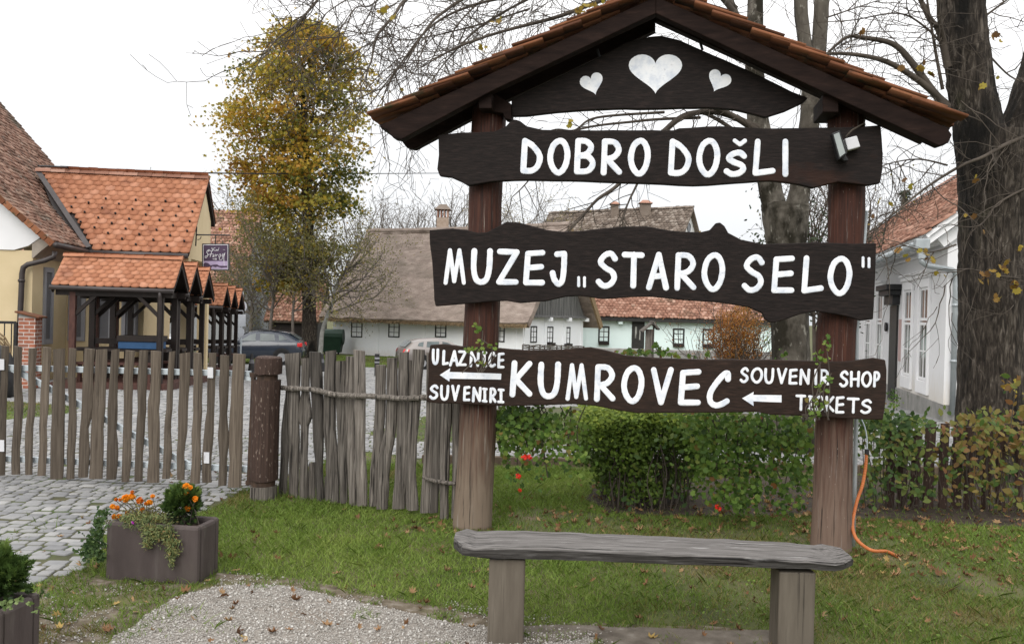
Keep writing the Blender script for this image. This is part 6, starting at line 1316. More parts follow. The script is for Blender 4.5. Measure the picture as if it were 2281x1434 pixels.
b = MB(RH); b.box(-.03, 0, -.03, 23.03, rg_-1.2, rg_+.38); b.box(0, wid, -.03, 0, rg_-1.2, rg_+.38); b.build('plinth', M['stone_g'], rh, bevel=.01)
sl_ = rise/(wid/2+.0); ov = .55
b = MB(RH); quadslab(b, [RH.p(-ov, -.45, EZR-ov*sl_*.55), RH.p(-ov, 23.4, EZR-ov*sl_*.55), RH.p(wid/2, 23.4, EZR+rise+.08), RH.p(wid/2, -.45, EZR+rise+.08)], .09); quadslab(b, [RH.p(wid+ov, -.45, EZR-ov*sl_*.55), RH.p(wid+ov, 23.4, EZR-ov*sl_*.55), RH.p(wid/2, 23.4, EZR+rise+.08), RH.p(wid/2, -.45, EZR+rise+.08)], .09); rrf = b.build('roof', M['trim_w'], rh)
e0 = RH.p(-ov, 0, EZR-ov*sl_*.55); e1 = RH.p(wid/2, 0, EZR+rise+.08); Wr = unit(e1-e0)
npobj('roof_tiles', [tiles(RH.p(-ov-.04, -.5, EZR-ov*sl_*.55-.02), RH.v, Wr, 24, np.linalg.norm(e1-e0), .19, .17, th=.026, seed=31, jit=.01), ridge_caps(RH.p(wid/2, -.5, EZR+rise+.12), RH.p(wid/2, 23.4, EZR+rise+.12), .13)], M['tile_mid'], rrf)
# cornices: eave moulding along the facade and the raking one on the gable
b = MB(RH); b.box(-.46, 0, -.12, 23.1, EZR-.24, EZR-.14); b.box(-.30, 0, -.10, 23.1, EZR-.31, EZR-.24); b.box(-.14, 0, -.08, 23.1, EZR-.38, EZR-.31); b.box(-.07, 0, -.06, 23.1, EZR-.50, EZR-.455); b.build('cornice', M['trim_w'], rh, bevel=.01)
b = MB(RH)
for sg in (0, 1):
    x0, x1 = (-.5, wid/2) if sg == 0 else (wid+.5, wid/2)
    b.beam(RH.p(x0, -.20, EZR-.40), RH.p(x1, -.20, EZR+rise-.18), .36, .12, up=Z3); b.beam(RH.p(x0+(.3 if sg == 0 else -.3), -.09, EZR-.40), RH.p(x1, -.09, EZR+rise-.44), .16, .2, up=Z3)
b.build('raking_cornice', M['trim_w'], rh)
b = MB(RH); b.box(-.04, 0, -.04, .42, rg_+.38, EZR-.5); b.box(0, .42, -.04, 0, rg_+.38, EZR-.5); b.build('corner_pilaster', M['rh_w'], rh)
def tallwin(y, zt, zb, w=.86):
    b = MB(RH); h = w/2
    b.box(-.055, 0, y-h-.12, y-h, zb-.30, zt+.20); b.box(-.055, 0, y+h, y+h+.12, zb-.30, zt+.20); b.box(-.055, 0, y-h, y+h, zt, zt+.20); b.box(-.055, 0, y-h, y+h, zb-.30, zb-.02)
    b.box(-.10, 0, y-h-.18, y+h+.18, zt+.202, zt+.30); b.box(-.14, 0, y-h-.22, y+h+.22, zt+.302, zt+.36)
    s = b.build('window_surround', M['trim_w'], rh, bevel=.006)
    f = MB(RH)
    for (z0, z1) in ((zb, zb+(zt-zb)*.62), (zb+(zt-zb)*.64, zt)):
        f.box(-.02, -.002, y-h+.003, y-h+.06, z0, z1); f.box(-.02, -.002, y+h-.06, y+h-.003, z0, z1); f.box(-.02, -.002, y-h+.06, y+h-.06, z0, z0+.06); f.box(-.02, -.002, y-h+.06, y+h-.06, z1-.06, z1)
        f.box(-.018, -.002, y-.03, y+.03, z0+.06, z1-.06)
        if z1-z0 > .8: f.box(-.014, -.002, y-h+.06, y+h-.06, (z0+z1)/2-.015, (z0+z1)/2+.015)
    f.build('sash', M['trim_w'], s)
    g_ = MB(RH); g_.box(-.009, -.001, y-h+.03, y+h-.03, zb+.03, zt-.03); g_.build('pane', M['glass_m'], s)
for y in (1.95, 3.62, 7.34, 9.25, 12.4, 15.6, 18.8): tallwin(y, 2.45, .42)
b = MB(RH); b.box(-.05, 0, 4.85, 5.75, rg_+.0, 2.10); dd = b.build('door', M['win_dark'], rh)
b = MB(RH); b.box(-.18, 0, 4.72, 5.88, 2.12, 2.35); b.box(-.30, 0, 4.60, 6.0, 2.352, 2.48); b.box(-.36, 0, 4.54, 6.06, 2.482, 2.62); b.build('hood', M['iron'], dd, bevel=.01)
b = MB(RH); b.box(-.035, 0, 4.32, 4.62, .72, 1.75); b.build('plaque', M['pink'], rh)
b = MB(RH); b.tube([RH.p(-.07, 6.25, 1.55), RH.p(-.02, 6.25, 1.55)], .12, 12); b.build('oval_plaque', M['iron'], rh)
b = MB(); b.tube([RH.p(-ov-.09, -.42, EZR-.44), RH.p(-ov-.09, 23, EZR-.50)], .075, 8); 
for y in np.arange(.1, 22, .55): b.tube(cat([RH.p(-ov-.0, y, EZR-.36), RH.p(-ov-.17, y, EZR-.40), RH.p(-ov-.16, y, EZR-.53), RH.p(-ov-.04, y, EZR-.55)], 3), .008, 4)
gt = b.build('gutter', M['zinc'], rh, smooth=True)
b = MB(RH); b.box(-ov-.2, -ov+.06, -.62, -.38, EZR-.55, EZR-.36); b.box(-ov-.13, -ov, -.56, -.44, EZR-.75, EZR-.55); b.build('rainwater_head', M['zinc'], rh, bevel=.015)
b = MB(); b.tube([RH.p(-ov-.06, -.5, EZR-.7), RH.p(-ov-.06, -.5, EZR-.80), RH.p(-ov+.05, -.42, EZR-.86), RH.p(.02, -.18, EZR-.93), RH.p(.10, -.12, EZR-.99), RH.p(.11, -.12, EZR-1.2), RH.p(.11, -.12, rg_+.2)], .055, 10)
for z in (.9, 2.0): b.tube([RH.p(.11, -.12, z), RH.p(.11, -.12, z+.05)], .07, 10)
b.build('downpipe', M['zinc'], rh, smooth=True)
b = MB(); b.tube([RH.p(.52, -.10, EZR+.3), RH.p(.52, -.06, EZR-.2), RH.p(.52, -.06, 1.2)], .016, 6); b.tube([RH.p(.52, -.06, 1.2), RH.p(.52, -.06, rg_)], .035, 6); b.build('lightning_rod', M['zinc'], rh)
window(rh, RH, 0, 2.05, 2.85, .42, 2.45, M['trim_w'], M['glass_l'], fw=.1, proud=.04, bars=(1, 2))
# small shrub at its door
# ================================================================== LITTLE ROOFED POST (wayside shrine) AND WATTLE FENCE
wp = at(1447, 780, 30); g = gz(30)
ws = thing('roofed_wooden_shrine', (wp[0], 30, g), 'small weathered wooden post shrine with a shingle roof in front of the mint house', 'shrine')
b = MB(); b.box(wp[0]-.14, wp[0]+.10, 29.9, 30.12, g, 1.25); b.build('back_board', M['old_wood'], ws)
b = MB(); b.tube([V3(wp[0]+.10, 29.84, g), V3(wp[0]+.085, 29.84, .6), V3(wp[0]+.09, 29.84, 1.36)], [.035, .028, .03], 7); b.build('post', M['old_wood'], ws)
b = MB(); zt = at(1447, 716, 30)[2]
quadslab(b, [V3(wp[0]-.32, 29.65, zt-.32), V3(wp[0]-.32, 30.3, zt-.30), V3(wp[0]+.05, 30.3, zt), V3(wp[0]+.05, 29.65, zt)], .05); quadslab(b, [V3(wp[0]+.28, 29.65, zt-.24), V3(wp[0]+.28, 30.3, zt-.24), V3(wp[0]+.05, 30.3, zt), V3(wp[0]+.05, 29.65, zt)], .05); b.tube([V3(wp[0]+.05, 29.62, zt), V3(wp[0]+.05, 30.33, zt)], .035, 6); b.build('shingle_roof', M['old_wood'], ws)
g = gz(26); wl0 = at(1165, 772, 26); wl1 = at(1300, 776, 26); wf = thing('wattle_fence', ((wl0[0]+wl1[0])/2, 26, g), 'low woven twig fence just showing above the town board', 'fence')
b = MB(); rr = random.Random(8)
for k in range(12): x = wl0[0]+(wl1[0]-wl0[0])*k/11; b.tube([V3(x, 26, g), V3(x+rr.uniform(-.02, .02), 26, wl0[2]+.06)], .025, 5)
for k in range(24): z = g+.05+k*(wl0[2]-g)/23; b.tube([V3(wl0[0]+(wl1[0]-wl0[0])*j/22, 26+(.04 if (j+k) % 2 else -.04), z+rr.uniform(-.02, .02)) for j in range(23)], .018, 4)
b.build('woven_twigs', M['old_wood'], wf)
sw0 = at(1300, 774, 34); sw1 = at(1775, 786, 34); g = gz(34); sw = MB(); sw.box(sw0[0], sw1[0], 34, 34.35, g-.3, sw0[2])
tag(sw.build('garden_wall', M['stone_g'], bevel=.02, loc=((sw0[0]+sw1[0])/2, 34, g)), 'low grey garden wall in front of the mint house, just above the town board', 'wall')
# ================================================================== CARS
def car(name, loc, heading, sts, wheels, paint, label, sidewins, wr=.33, group=None):
    fr = Fr((loc[0], loc[1], 0), heading); g = loc[2]; root = thing(name, loc, label, 'car', group)
    rings = []
    def sect(x, zb, zm, zt, wb, wt):
        return [fr.p(x, s_*y, g+z) for (y, z, s_) in ((wb*.86, zb, -1), (wb*.98, zb+.14, -1), (wb, zb+(zm-zb)*.55, -1), (wb*.985, zm-.05, -1), (wb*.95, zm, -1), (wt+(wb*.95-wt)*.12, zt-(zt-zm)*.12, -1), (wt*.8, zt, -1), (0, zt+.02, 1), (wt*.8, zt, 1), (wt+(wb*.95-wt)*.12, zt-(zt-zm)*.12, 1), (wb*.95, zm, 1), (wb*.985, zm-.05, 1), (wb, zb+(zm-zb)*.55, 1), (wb*.98, zb+.14, 1), (wb*.86, zb, 1))]
    S_ = np.array(sts, float); X = np.linspace(S_[0, 0], S_[-1, 0], 40); I = [np.interp(-X, -S_[:, 0], S_[:, k]) for k in range(1, 6)]
    for i in range(len(X)): rings.append(sect(X[i], *[I[k][i] for k in range(5)]))
    b = MB(); b.loft(rings); b.build('body', paint, root, smooth=True)
    def side(x, z):
        zm = np.interp(-x, -S_[:, 0], S_[:, 2]); zt = np.interp(-x, -S_[:, 0], S_[:, 3]); wb = np.interp(-x, -S_[:, 0], S_[:, 4])*.95; wt = np.interp(-x, -S_[:, 0], S_[:, 5]); t = np.clip((z-zm)/max(zt-zm, .05), 0, 1); return wb+(wt-wb)*t
    for sg in (-1, 1):
        for poly in sidewins:
            b = MB(); P = [fr.p(x, sg*(side(x, z)+.012), g+z) for x, z in poly]; b.prism(P, -fr.v*sg*.02); b.build('side_window', M['car_glass'], root)
    for wx in wheels:
        for sg in (-1, 1):
            b = MB(); b.tube([fr.p(wx, sg*(S_[2, 4]-.20), g+wr), fr.p(wx, sg*(S_[2, 4]+.022), g+wr)], wr, 22); w = b.build('wheel', M['tyre'], root)
            b = MB(); b.tube([fr.p(wx, sg*(S_[2, 4]-.05), g+wr), fr.p(wx, sg*(S_[2, 4]+.03), g+wr)], wr*.56, 16); b.build('rim', M['rim'], w)
            b = MB(); c = fr.p(wx, sg*(S_[2, 4]-.06), g+wr+.02); b.tube([c, c+fr.v*sg*.074], wr*1.17, 20); b.build('wheel_arch', M['iron'], root)
    return root, fr, g, side
SUV = [(2.2, .32, .66, .70, .74, .66), (2.08, .28, .82, .88, .86, .74), (1.5, .27, .93, 1.0, .91, .76), (1.0, .27, .98, 1.06, .92, .76), (.30, .27, 1.0, 1.50, .92, .62), (-.1, .27, 1.01, 1.57, .92, .63), (-.7, .27, 1.03, 1.58, .92, .63), (-1.45, .27, 1.06, 1.49, .92, .60), (-2.05, .30, 1.08, 1.16, .90, .66), (-2.16, .34, .98, 1.02, .86, .66), (-2.2, .42, .80, .84, .82, .66)]
SW = [[(.62, 1.09), (.20, 1.38), (-.06, 1.44), (-.08, 1.09)], [(-.28, 1.09), (-.26, 1.44), (-.88, 1.42), (-.96, 1.13)], [(-1.14, 1.14), (-1.08, 1.40), (-1.26, 1.36), (-1.50, 1.18)]]
cY = 41.2; cx_ = (at(462, 740, cY)[0]+at(660, 740, cY)[0])/2
suv, sf, g, sd_f = car('black_car', (cx_, cY+.9, gz(cY)), V3(-1, -.10, 0), SUV, (1.33, -1.28), M['car_dark'], 'black compact off-road car parked beyond the gate post', SW, wr=.36)
def extra(nm, root, fr, pts, off, mat): MB().prism([fr.p(*p) for p in pts], off).build(nm, mat, root)
for sg in (-1, 1):
    b = MB(sf); b.box(-2.19, -1.96, sg*.80-.115, sg*.80+.115, g+.86, g+1.04); b.build('tail_lamp', M['tail'], suv, bevel=.03)
    b = MB(sf); b.box(.62, .84, sg*1.0-.09, sg*1.0+.09, g+.98, g+1.12); b.build('mirror', M['car_dark'], suv, bevel=.03)
extra('windscreen', suv, sf, [(1.02, -.68, g+1.10), (1.02, .68, g+1.10), (.34, .56, g+1.52), (.34, -.56, g+1.52)], sf.u*.012, M['car_white'])
extra('rear_window', suv, sf, [(-2.02, -.6, g+1.2), (-2.02, .6, g+1.2), (-1.52, .52, g+1.5), (-1.52, -.52, g+1.5)], -sf.u*.012+Z3*.015, M['car_glass'])
b = MB(); b.beam(sf.p(.2, -.6, g+1.60), sf.p(-1.4, -.6, g+1.56), .03, .03); b.beam(sf.p(.2, .6, g+1.60), sf.p(-1.4, .6, g+1.56), .03, .03); b.build('roof_rail', M['iron'], suv)
HB = [(2.05, .3, .6, .64, .74, .62), (1.95, .26, .74, .80, .84, .7), (1.2, .25, .86, .93, .88, .72), (.85, .25, .9, .98, .88, .72), (.05, .25, .93, 1.36, .88, .60), (-.4, .25, .94, 1.42, .88, .61), (-1.2, .25, .97, 1.37, .88, .59), (-1.62, .26, .98, 1.26, .87, .57), (-1.92, .3, .94, 1.0, .85, .64), (-2.02, .36, .76, .80, .80, .64)]
HW = [[(.52, 1.0), (.03, 1.25), (-.22, 1.29), (-.24, 1.0)], [(-.40, 1.01), (-.38, 1.29), (-.94, 1.28), (-1.0, 1.04)], [(-1.16, 1.05), (-1.10, 1.27), (-1.32, 1.22), (-1.40, 1.09)]]
hx_ = at(966, 790, 41); hat, hf, g, _ = car('beige_car', (hx_[0]+.35, 41.6, gz(41)), V3(.93, .37, 0), HB, (1.25, -1.2), M['car_beige'], 'silver beige hatchback parked in front of the thatched house', HW, wr=.32)
for sg in (-1, 1): extra('tail_lamp', hat, hf, [(-1.85, sg*.86, g+.78), (-2.06, sg*.62, g+.78), (-2.0, sg*.62, g+.93), (-1.8, sg*.86, g+.93)], hf.v*sg*.02, M['tail'])
extra('rear_window', hat, hf, [(-1.93, -.56, g+1.02), (-1.93, .56, g+1.02), (-1.63, .50, g+1.28), (-1.63, -.50, g+1.28)], -hf.u*.015+Z3*.012, M['car_glass'])
extra('number_plate', hat, hf, [(-2.03, -.26, g+.62), (-2.03, .26, g+.62), (-2.02, .26, g+.73), (-2.02, -.26, g+.73)], -hf.u*.01, M['whiteplate'])
px_ = at(335, 735, 46); pc, pfm, g, _ = car('pale_car', (px_[0], 47, gz(47)), V3(1, .1, 0), HB, (1.25, -1.2), M['car_white'], 'pale car seen through the shelter posts behind the blue chest', HW, wr=.32)
# ================================================================== ROAD SIGNS, CONES, BOLLARD, WIRE
rs = thing('road_sign_post', (at(539, 800, 37)[0], 37, gz(37)), 'metal post with grey backs of two round signs and a square one, beside the shelters', 'road sign')
b = MB(); b.tube([at(541, 650, 37), at(535, 818, 37)], .03, 8); b.build('pole', M['galv'], rs)
for nm, px, py, r_ in (('round_sign', 535, 683, 15), ('round_sign', 532, 740, 12)):
    c = at(px, py, 36.94); b = MB(); b.tube([c, c+V3(0, .02, 0)], r_/54, 24); b.build(nm, M['sign_back'], rs)
sq(528, 700, 547, 727, 36.94, .02).build('square_sign', M['sign_back'], rs)
for i, (px, py) in enumerate(((560, 832), (717, 828))):
    p = gnd(px, py); tc_ = thing('traffic_cone', p, ('dark traffic cone on the cobbles behind the gate post', 'dark traffic cone on the cobbles behind the tallest fence pickets')[i], 'cone')
    b = MB(); b.tube([p+Z3*.0, p+Z3*.04], .2, 8); b.tube([p+Z3*.04, p+Z3*.7], [.14, .04], 12); b.build('cone', M['iron'], tc_)
    b = MB(); b.tube([p+Z3*.36, p+Z3*.5], [.098, .072], 12); b.build('band', M['grey_pn'], tc_)
p = gnd(839, 838); bo = thing('bollard', p, 'dark striped bollard on the cobbles in front of the grass verge', 'bollard')
b = MB(); b.tube([p, p+Z3*.8], .085, 10); b.build('post', M['iron'], bo)
b = MB(); b.tube([p+Z3*.62, p+Z3*.68], .09, 10); b.tube([p+Z3*.48, p+Z3*.53], .09, 10); b.build('stripe', M['grey_fr'], bo)
w0 = at(85, 370, 26); w1 = at(560, 387, 40); w2 = at(985, 386, 70)
b = MB(); b.tube([w0+(w2-w0)*t-Z3*1.2*math.sin(math.pi*t)*.0+Z3*0 for t in np.linspace(0, 1, 2)] if False else cat([w0, w1, w2], 12), .03, 5)
tag(b.build('overhead_cable', M['iron'], loc=w0), 'thin dark overhead cable crossing the sky from the left house', 'cable')
# ================================================================== TREES
def seg_chunk(P0, P1, R0, R1, n=4):
    P0 = np.array(P0); P1 = np.array(P1); R0 = np.array(R0); R1 = np.array(R1); d = P1-P0; d /= np.maximum(np.linalg.norm(d, axis=1), 1e-9)[:, None]
    ref = np.where(np.abs(d[:, [0]]) < .8, np.array([[1., 0, 0]]), np.array([[0, 1., 0]])); a = ref-d*np.sum(ref*d, 1)[:, None]; a /= np.linalg.norm(a, axis=1)[:, None]; b = np.cross(d, a)
    m = len(P0); t = np.arange(n)*2*np.pi/n; ring = a[:, None, :]*np.cos(t)[None, :, None]+b[:, None, :]*np.sin(t)[None, :, None]
    V = np.concatenate([P0[:, None, :]+ring*R0[:, None, None], P1[:, None, :]+ring*R1[:, None, None]], 1).reshape(-1, 3)
    q = np.array([[k, (k+1) % n, n+(k+1) % n, n+k] for k in range(n)]).ravel()
    L = (q[None]+(np.arange(m)*2*n)[:, None]).ravel(); return V, L, np.full(m*n, 4), n
class Twigs:
    def __init__(s, seed): s.p0 = []; s.p1 = []; s.r0 = []; s.r1 = []; s.tips = []; s.rg = np.random.default_rng(seed)
    def grow(s, p, d, L, r, depth, wander=.18, up=.0, step=.12, spread=.9, ratio=.6, kids=.55, taper=.35, minr=.0025):
        rg = s.rg; p = np.array(p, float); d = unit(d); n = max(2, int(L/step)); st = L/n
        for i in range(n):
            t0, t1 = i/n, (i+1)/n; d = unit(d+rg.normal(size=3)*wander+Z3*up); q = p+d*st
            s.p0.append(p); s.p1.append(q); s.r0.append(max(minr, r*(1-(1-taper)*t0))); s.r1.append(max(minr, r*(1-(1-taper)*t1)))
            if depth > 0 and i > 0 and rg.random() < kids:
                a = rg.normal(size=3); a -= d*np.dot(a, d); a = unit(a); cd = unit(d*rg.uniform(.35, .9)+a*spread)
                s.grow(q, cd, L*ratio*rg.uniform(.55, 1.15)*(1-.35*t1), r*(1-(1-taper)*t1)*.62, depth-1, wander, up, step, spread, ratio, kids, taper, minr)
            p = q
        s.tips.append((p, d))
    def limb(s, pts, r0, r1, n=6):
        sm = cat(pts, n)
        for i in range(len(sm)-1):
            t0, t1 = i/(len(sm)-1), (i+1)/(len(sm)-1); s.p0.append(sm[i]); s.p1.append(sm[i+1]); s.r0.append(r0+(r1-r0)*t0); s.r1.append(r0+(r1-r0)*t1)
        return sm
    def chunk(s, n=4): return seg_chunk(s.p0, s.p1, s.r0, s.r1, n)
def bark_loft(mb, lv, Y, k=110, seed=0, amp=.016, rough=.03, dz=.022):
    """near trunk with real furrows: ridges that run up the stem"""
    rr = random.Random(seed); ph = [rr.uniform(0, 6) for _ in range(4)]; out = []
    for i in range(len(lv)-1):
        a, c = lv[i], lv[i+1]; m = max(1, int(abs(a[1]-c[1])*Y/F/dz))
        for j in range(m):
            t = j/m; out.append([a[q]+(c[q]-a[q])*t for q in range(3)])
    out.append(list(lv[-1])); th = np.arange(k)*2*np.pi/k; rings = []
    for cx, py, w in out:
        c = at(cx, py, Y); r = w/2*Y/F; z = c[2]
        u = th*r/.045+.9*vnoise(th*3, np.full(k, z), 3.0, seed); u2 = u+0
        n1 = vnoise(u, np.full(k, z*5.5), 1.0, seed+1); n2 = vnoise(u*2.3, np.full(k, z*16), 1.0, seed+2)
        rid = np.abs(n1-.5)*2; f = r*(1+rough*np.sin(3*th+ph[0])+rough*.5*np.sin(5*th+ph[1]+z))+amp*(rid-.5)+amp*.5*(n2-.5)
        rings.append(np.column_stack([c[0]+f*np.cos(th), c[1]+f*np.sin(th), np.full(k, z)]))
    mb.loft(rings)
def trunk_loft(mb, lv, Y, k=18, seed=0, rough=.04, seam=0):
    """lv: (cx, py, width) in the photograph at distance Y"""
    rr = random.Random(seed); out = []
    for i in range(len(lv)-1):
        for j in range(6):
            t = j/6; out.append([lv[i][q]+(lv[i+1][q]-lv[i][q])*t for q in range(3)])
    out.append(list(lv[-1])); rings = []
    ph = [rr.uniform(0, 6) for _ in range(5)]
    for cx, py, w in out:
        c = at(cx, py, Y); r = w/2*Y/F; ring = []
        for q in range(k):
            t = 2*math.pi*q/k; f = 1+rough*math.sin(3*t+ph[0])+rough*.6*math.sin(7*t+ph[1]+py*.01)+rr.uniform(-rough, rough)*.5
            ring.append(c+V3(r*f*math.cos(t), r*f*math.sin(t), 0))
        rings.append(ring)
    mb.loft(rings)
# ---- big dark tree at the right edge
Yr = 9.8
rt = thing('lime_tree', (at(2210, 900, Yr)[0], Yr, gz(Yr)), 'big dark furrowed tree trunk forking in two at the right edge, with bare twigs', 'tree')
mb = MB()
bark_loft(mb, [(2216, 1075, 190), (2214, 1010, 165), (2211, 900, 142), (2210, 750, 134), (2213, 560, 138), (2217, 430, 146), (2219, 340, 160), (2216, 300, 158)], Yr, seed=1)
bark_loft(mb, [(2203, 450, 96), (2194, 390, 106), (2187, 310, 112), (2178, 260, 104), (2164, 200, 98), (2153, 100, 94), (2144, 0, 92), (2134, -120, 86), (2120, -340, 76)], Yr-.02, k=80, seed=2)
bark_loft(mb, [(2244, 450, 92), (2252, 400, 92), (2262, 330, 92), (2284, 250, 84), (2312, 160, 78), (2345, 40, 72), (2372, -100, 66), (2392, -320, 56)], Yr+.02, k=80, seed=3)
mb.build('trunk', M['bark'], rt)
tw = Twigs(11)
RL = [([(2111, 240), (2080, 206), (2031, 139), (1989, 98), (1923, 84), (1885, 84), (1836, 125)], .050, .012), ([(2108, 232), (2049, 181), (1979, 139), (1909, 122), (1846, 120), (1800, 130)], .042, .010), ([(2112, 150), (2094, 72), (2073, 45), (2052, 3), (2030, -40)], .045, .02), ([(2108, 110), (2092, 40), (2092, -30)], .03, .015), ([(2100, 200), (2085, 120), (2075, 60), (2062, -20)], .02, .010), ([(2300, 296), (2235, 325), (2190, 350), (2140, 370), (2060, 420), (1985, 480), (1930, 520)], .026, .006), ([(2300, 412), (2225, 452), (2195, 490), (2180, 505)], .014, .006), ([(2110, 368), (2050, 355), (1990, 362), (1940, 380)], .012, .004), ([(2130, 545), (2070, 562), (2010, 548), (1950, 575)], .010, .003), ([(2200, 120), (2250, 170), (2300, 190)], .012, .006), ([(2190, 40), (2230, 10), (2270, -20)], .014, .006), ([(2270, 620), (2200, 610), (2150, 600), (2100, 640)], .008, .003), ([(2140, 225), (2180, 262), (2230, 325)], .008, .004), ([(2110, 112), (2060, 60), (2000, 30), (1900, 45), (1820, 50)], .014, .004), ([(1840, 40), (1900, 20), (1990, -10)], .010, .004)]
rg = np.random.default_rng(5); ylv = []
for k, (pp, r0_, r1_) in enumerate(RL):
    Ya = Yr-.35 if k in (5, 6, 8, 11, 12) else Yr-.1
    P = [at(x, y, Ya-.5*i/len(pp)*(1 if k % 2 else .4)) for i, (x, y) in enumerate(pp)]
    sm = tw.limb(P, r0_, r1_)
    for j in range(3, len(sm), 2):
        d = unit(sm[j]-sm[j-1]); a = rg.normal(size=3); a[1] *= .6
        if rg.random() < .8: tw.grow(sm[j], d*.5+unit(a)*.9+V3(0, 0, -.1), rg.uniform(.35, 1.0), .0065, 2, wander=.2, up=-.01, step=.09, kids=.42, minr=.0022)
for _ in range(40):
    p = at(rg.uniform(1830, 2105), rg.uniform(-40, 330), Yr+rg.uniform(-.5, .8)); tw.grow(p, rg.normal(size=3), rg.uniform(.5, 1.1), .005, 2, wander=.22, step=.09, kids=.45, minr=.0022)
for _ in range(16):
    p = at(rg.uniform(2205, 2320), rg.uniform(-20, 320), Yr+rg.uniform(-.6, .3)); tw.grow(p, rg.normal(size=3), rg.uniform(.4, .8), .0045, 2, wander=.22, step=.09, kids=.45, minr=.0022)
for _ in range(22):
    p = at(rg.uniform(2020, 2281), rg.uniform(330, 720), Yr-.55+rg.uniform(-.2, .1)); tw.grow(p, rg.normal(size=3)*np.array([1, .3, 1]), rg.uniform(.3, .65), .0042, 2, wander=.25, step=.08, kids=.4, minr=.0022)
npobj('bare_branches', [tw.chunk(5)], M['twig'], rt)
YL = [(2062, 155, 2), (2000, 152, 2), (2065, 160, 3), (1985, 450, 2), (2065, 570, 6), (2010, 560, 3), (2222, 88, 3), (2190, 195, 2), (2060, 35, 1), (2240, 592, 6), (2190, 625, 4), (2260, 635, 6), (2215, 600, 3), (2225, 660, 4), (2175, 400, 2), (2030, 415, 2), (1960, 495, 1), (2250, 860, 8), (2190, 520, 1), (2150, 480, 2), (2265, 560, 3), (2100, 600, 2), (1880, 105, 1), (1918, 62, 2), (2055, 140, 3), (2207, 170, 1)]
C = np.array([at(x+rg.normal(0, 9), y+rg.normal(0, 9), Yr-.75) for x, y, k in YL for _ in range(k)])
leafblob('yellow_leaves', rt, C, np.tile(V3(0, -1, .2), (len(C), 1)), .028, .062, 'yel', rg.random(len(C)), shape=LOBE, spread=.8, rg=rg)
# ---- twin stemmed pale tree behind the sign
Yt = 11.8
tt = thing('sycamore_tree', (at(1760, 900, Yt)[0], Yt, gz(Yt)), 'mottled pale grey tree splitting into twin stems behind the sign, drooping bare twigs', 'tree')
mb = MB()
trunk_loft(mb, [(1762, 1035, 108), (1762, 900, 90), (1761, 790, 82), (1757, 640, 82), (1751, 540, 88), (1748, 480, 100), (1748, 455, 104)], Yt, k=22, seed=4)
trunk_loft(mb, [(1738, 540, 60), (1727, 470, 56), (1716, 424, 52), (1702, 340, 50), (1688, 267, 48), (1680, 150, 40), (1682, 31, 34), (1684, -140, 30)], Yt-.02, k=16, seed=5)
trunk_loft(mb, [(1764, 540, 56), (1772, 470, 52), (1782, 424, 46), (1797, 340, 44), (1806, 251, 43), (1810, 170, 44), (1811, 150, 44)], Yt+.02, k=16, seed=6)
trunk_loft(mb, [(1808, 190, 30), (1796, 120, 30), (1784, 31, 30), (1780, -140, 28)], Yt, k=14, seed=7)
trunk_loft(mb, [(1814, 190, 32), (1823, 120, 33), (1829, 31, 32), (1834, -140, 30)], Yt, k=14, seed=8)
trunk_loft(mb, [(1680, 130, 26), (1660, 75, 22), (1636, 30, 20), (1600, -60, 18)], Yt, k=12, seed=9)
mb.build('trunk', M['bark_p'], tt)
tw = Twigs(21); rg = np.random.default_rng(15)
TL = [([(1684, 290), (1640, 262), (1590, 238), (1520, 215), (1440, 205)], .05, .02), ([(1690, 285), (1600, 250), (1520, 262), (1440, 330), (1378, 410), (1330, 445), (1290, 490), (1265, 515)], .045, .010), ([(1690, 330), (1560, 250), (1470, 300), (1419, 410), (1398, 455), (1385, 500)], .03, .007), ([(1560, 262), (1420, 270), (1260, 300), (1175, 405), (1140, 440)], .022, .005), ([(1480, 250), (1330, 262), (1280, 290), (1230, 290), (1160, 330)], .02, .004),
      ([(1660, 60), (1560, -40), (1400, -20), (1250, 35), (1120, 70), (1020, 105), (940, 150)], .045, .006), ([(1640, 20), (1500, -90), (1300, -60), (1080, -20), (985, 30), (940, 80), (900, 150)], .04, .007), ([(1600, -60), (1300, -130), (1000, -70), (905, 0), (880, 32), (838, 85), (826, 140), (803, 175)], .035, .006), ([(1500, -120), (1000, -160), (760, -60), (707, 2), (660, 55), (620, 85), (590, 120)], .03, .005), ([(1560, -60), (1400, 20), (1280, 60), (1150, 140), (1060, 190)], .03, .005), ([(1400, -80), (1200, -20), (1060, 10), (960, 60), (880, 160), (850, 200)], .026, .005), ([(1300, -60), (1100, 40), (1000, 130), (930, 230)], .02, .004), ([(1200, -60), (1090, -10), (1010, 70), (990, 160)], .018, .004), ([(900, -60), (830, 10), (790, 20), (740, 100)], .014, .004), ([(860, -40), (790, -10), (727, 30), (712, 60)], .012, .004), ([(1180, 20), (1050, 60), (900, 90), (850, 60)], .014, .004)]
for k, (pp, r0_, r1_) in enumerate(TL):
    P = [at(x, y, Yt-.3-2.0*i/len(pp)*(1 if k > 4 else .3)) for i, (x, y) in enumerate(pp)]
    sm = tw.limb(P, r0_, r1_, 8)
    vis = [j for j in range(2, len(sm))]
    for j in vis:
        d = unit(sm[j]-sm[j-1]); a = rg.normal(size=3); a[1] *= .7
        dens = .62 if k > 4 else .42
        if rg.random() < dens: tw.grow(sm[j], d*.7+unit(a)*.8+V3(-.1, 0, -.25), rg.uniform(.5, 1.35) if k > 4 else rg.uniform(.3, .8), .0068, 2, wander=.16, up=-.02, step=.11, kids=.46, minr=.0026)
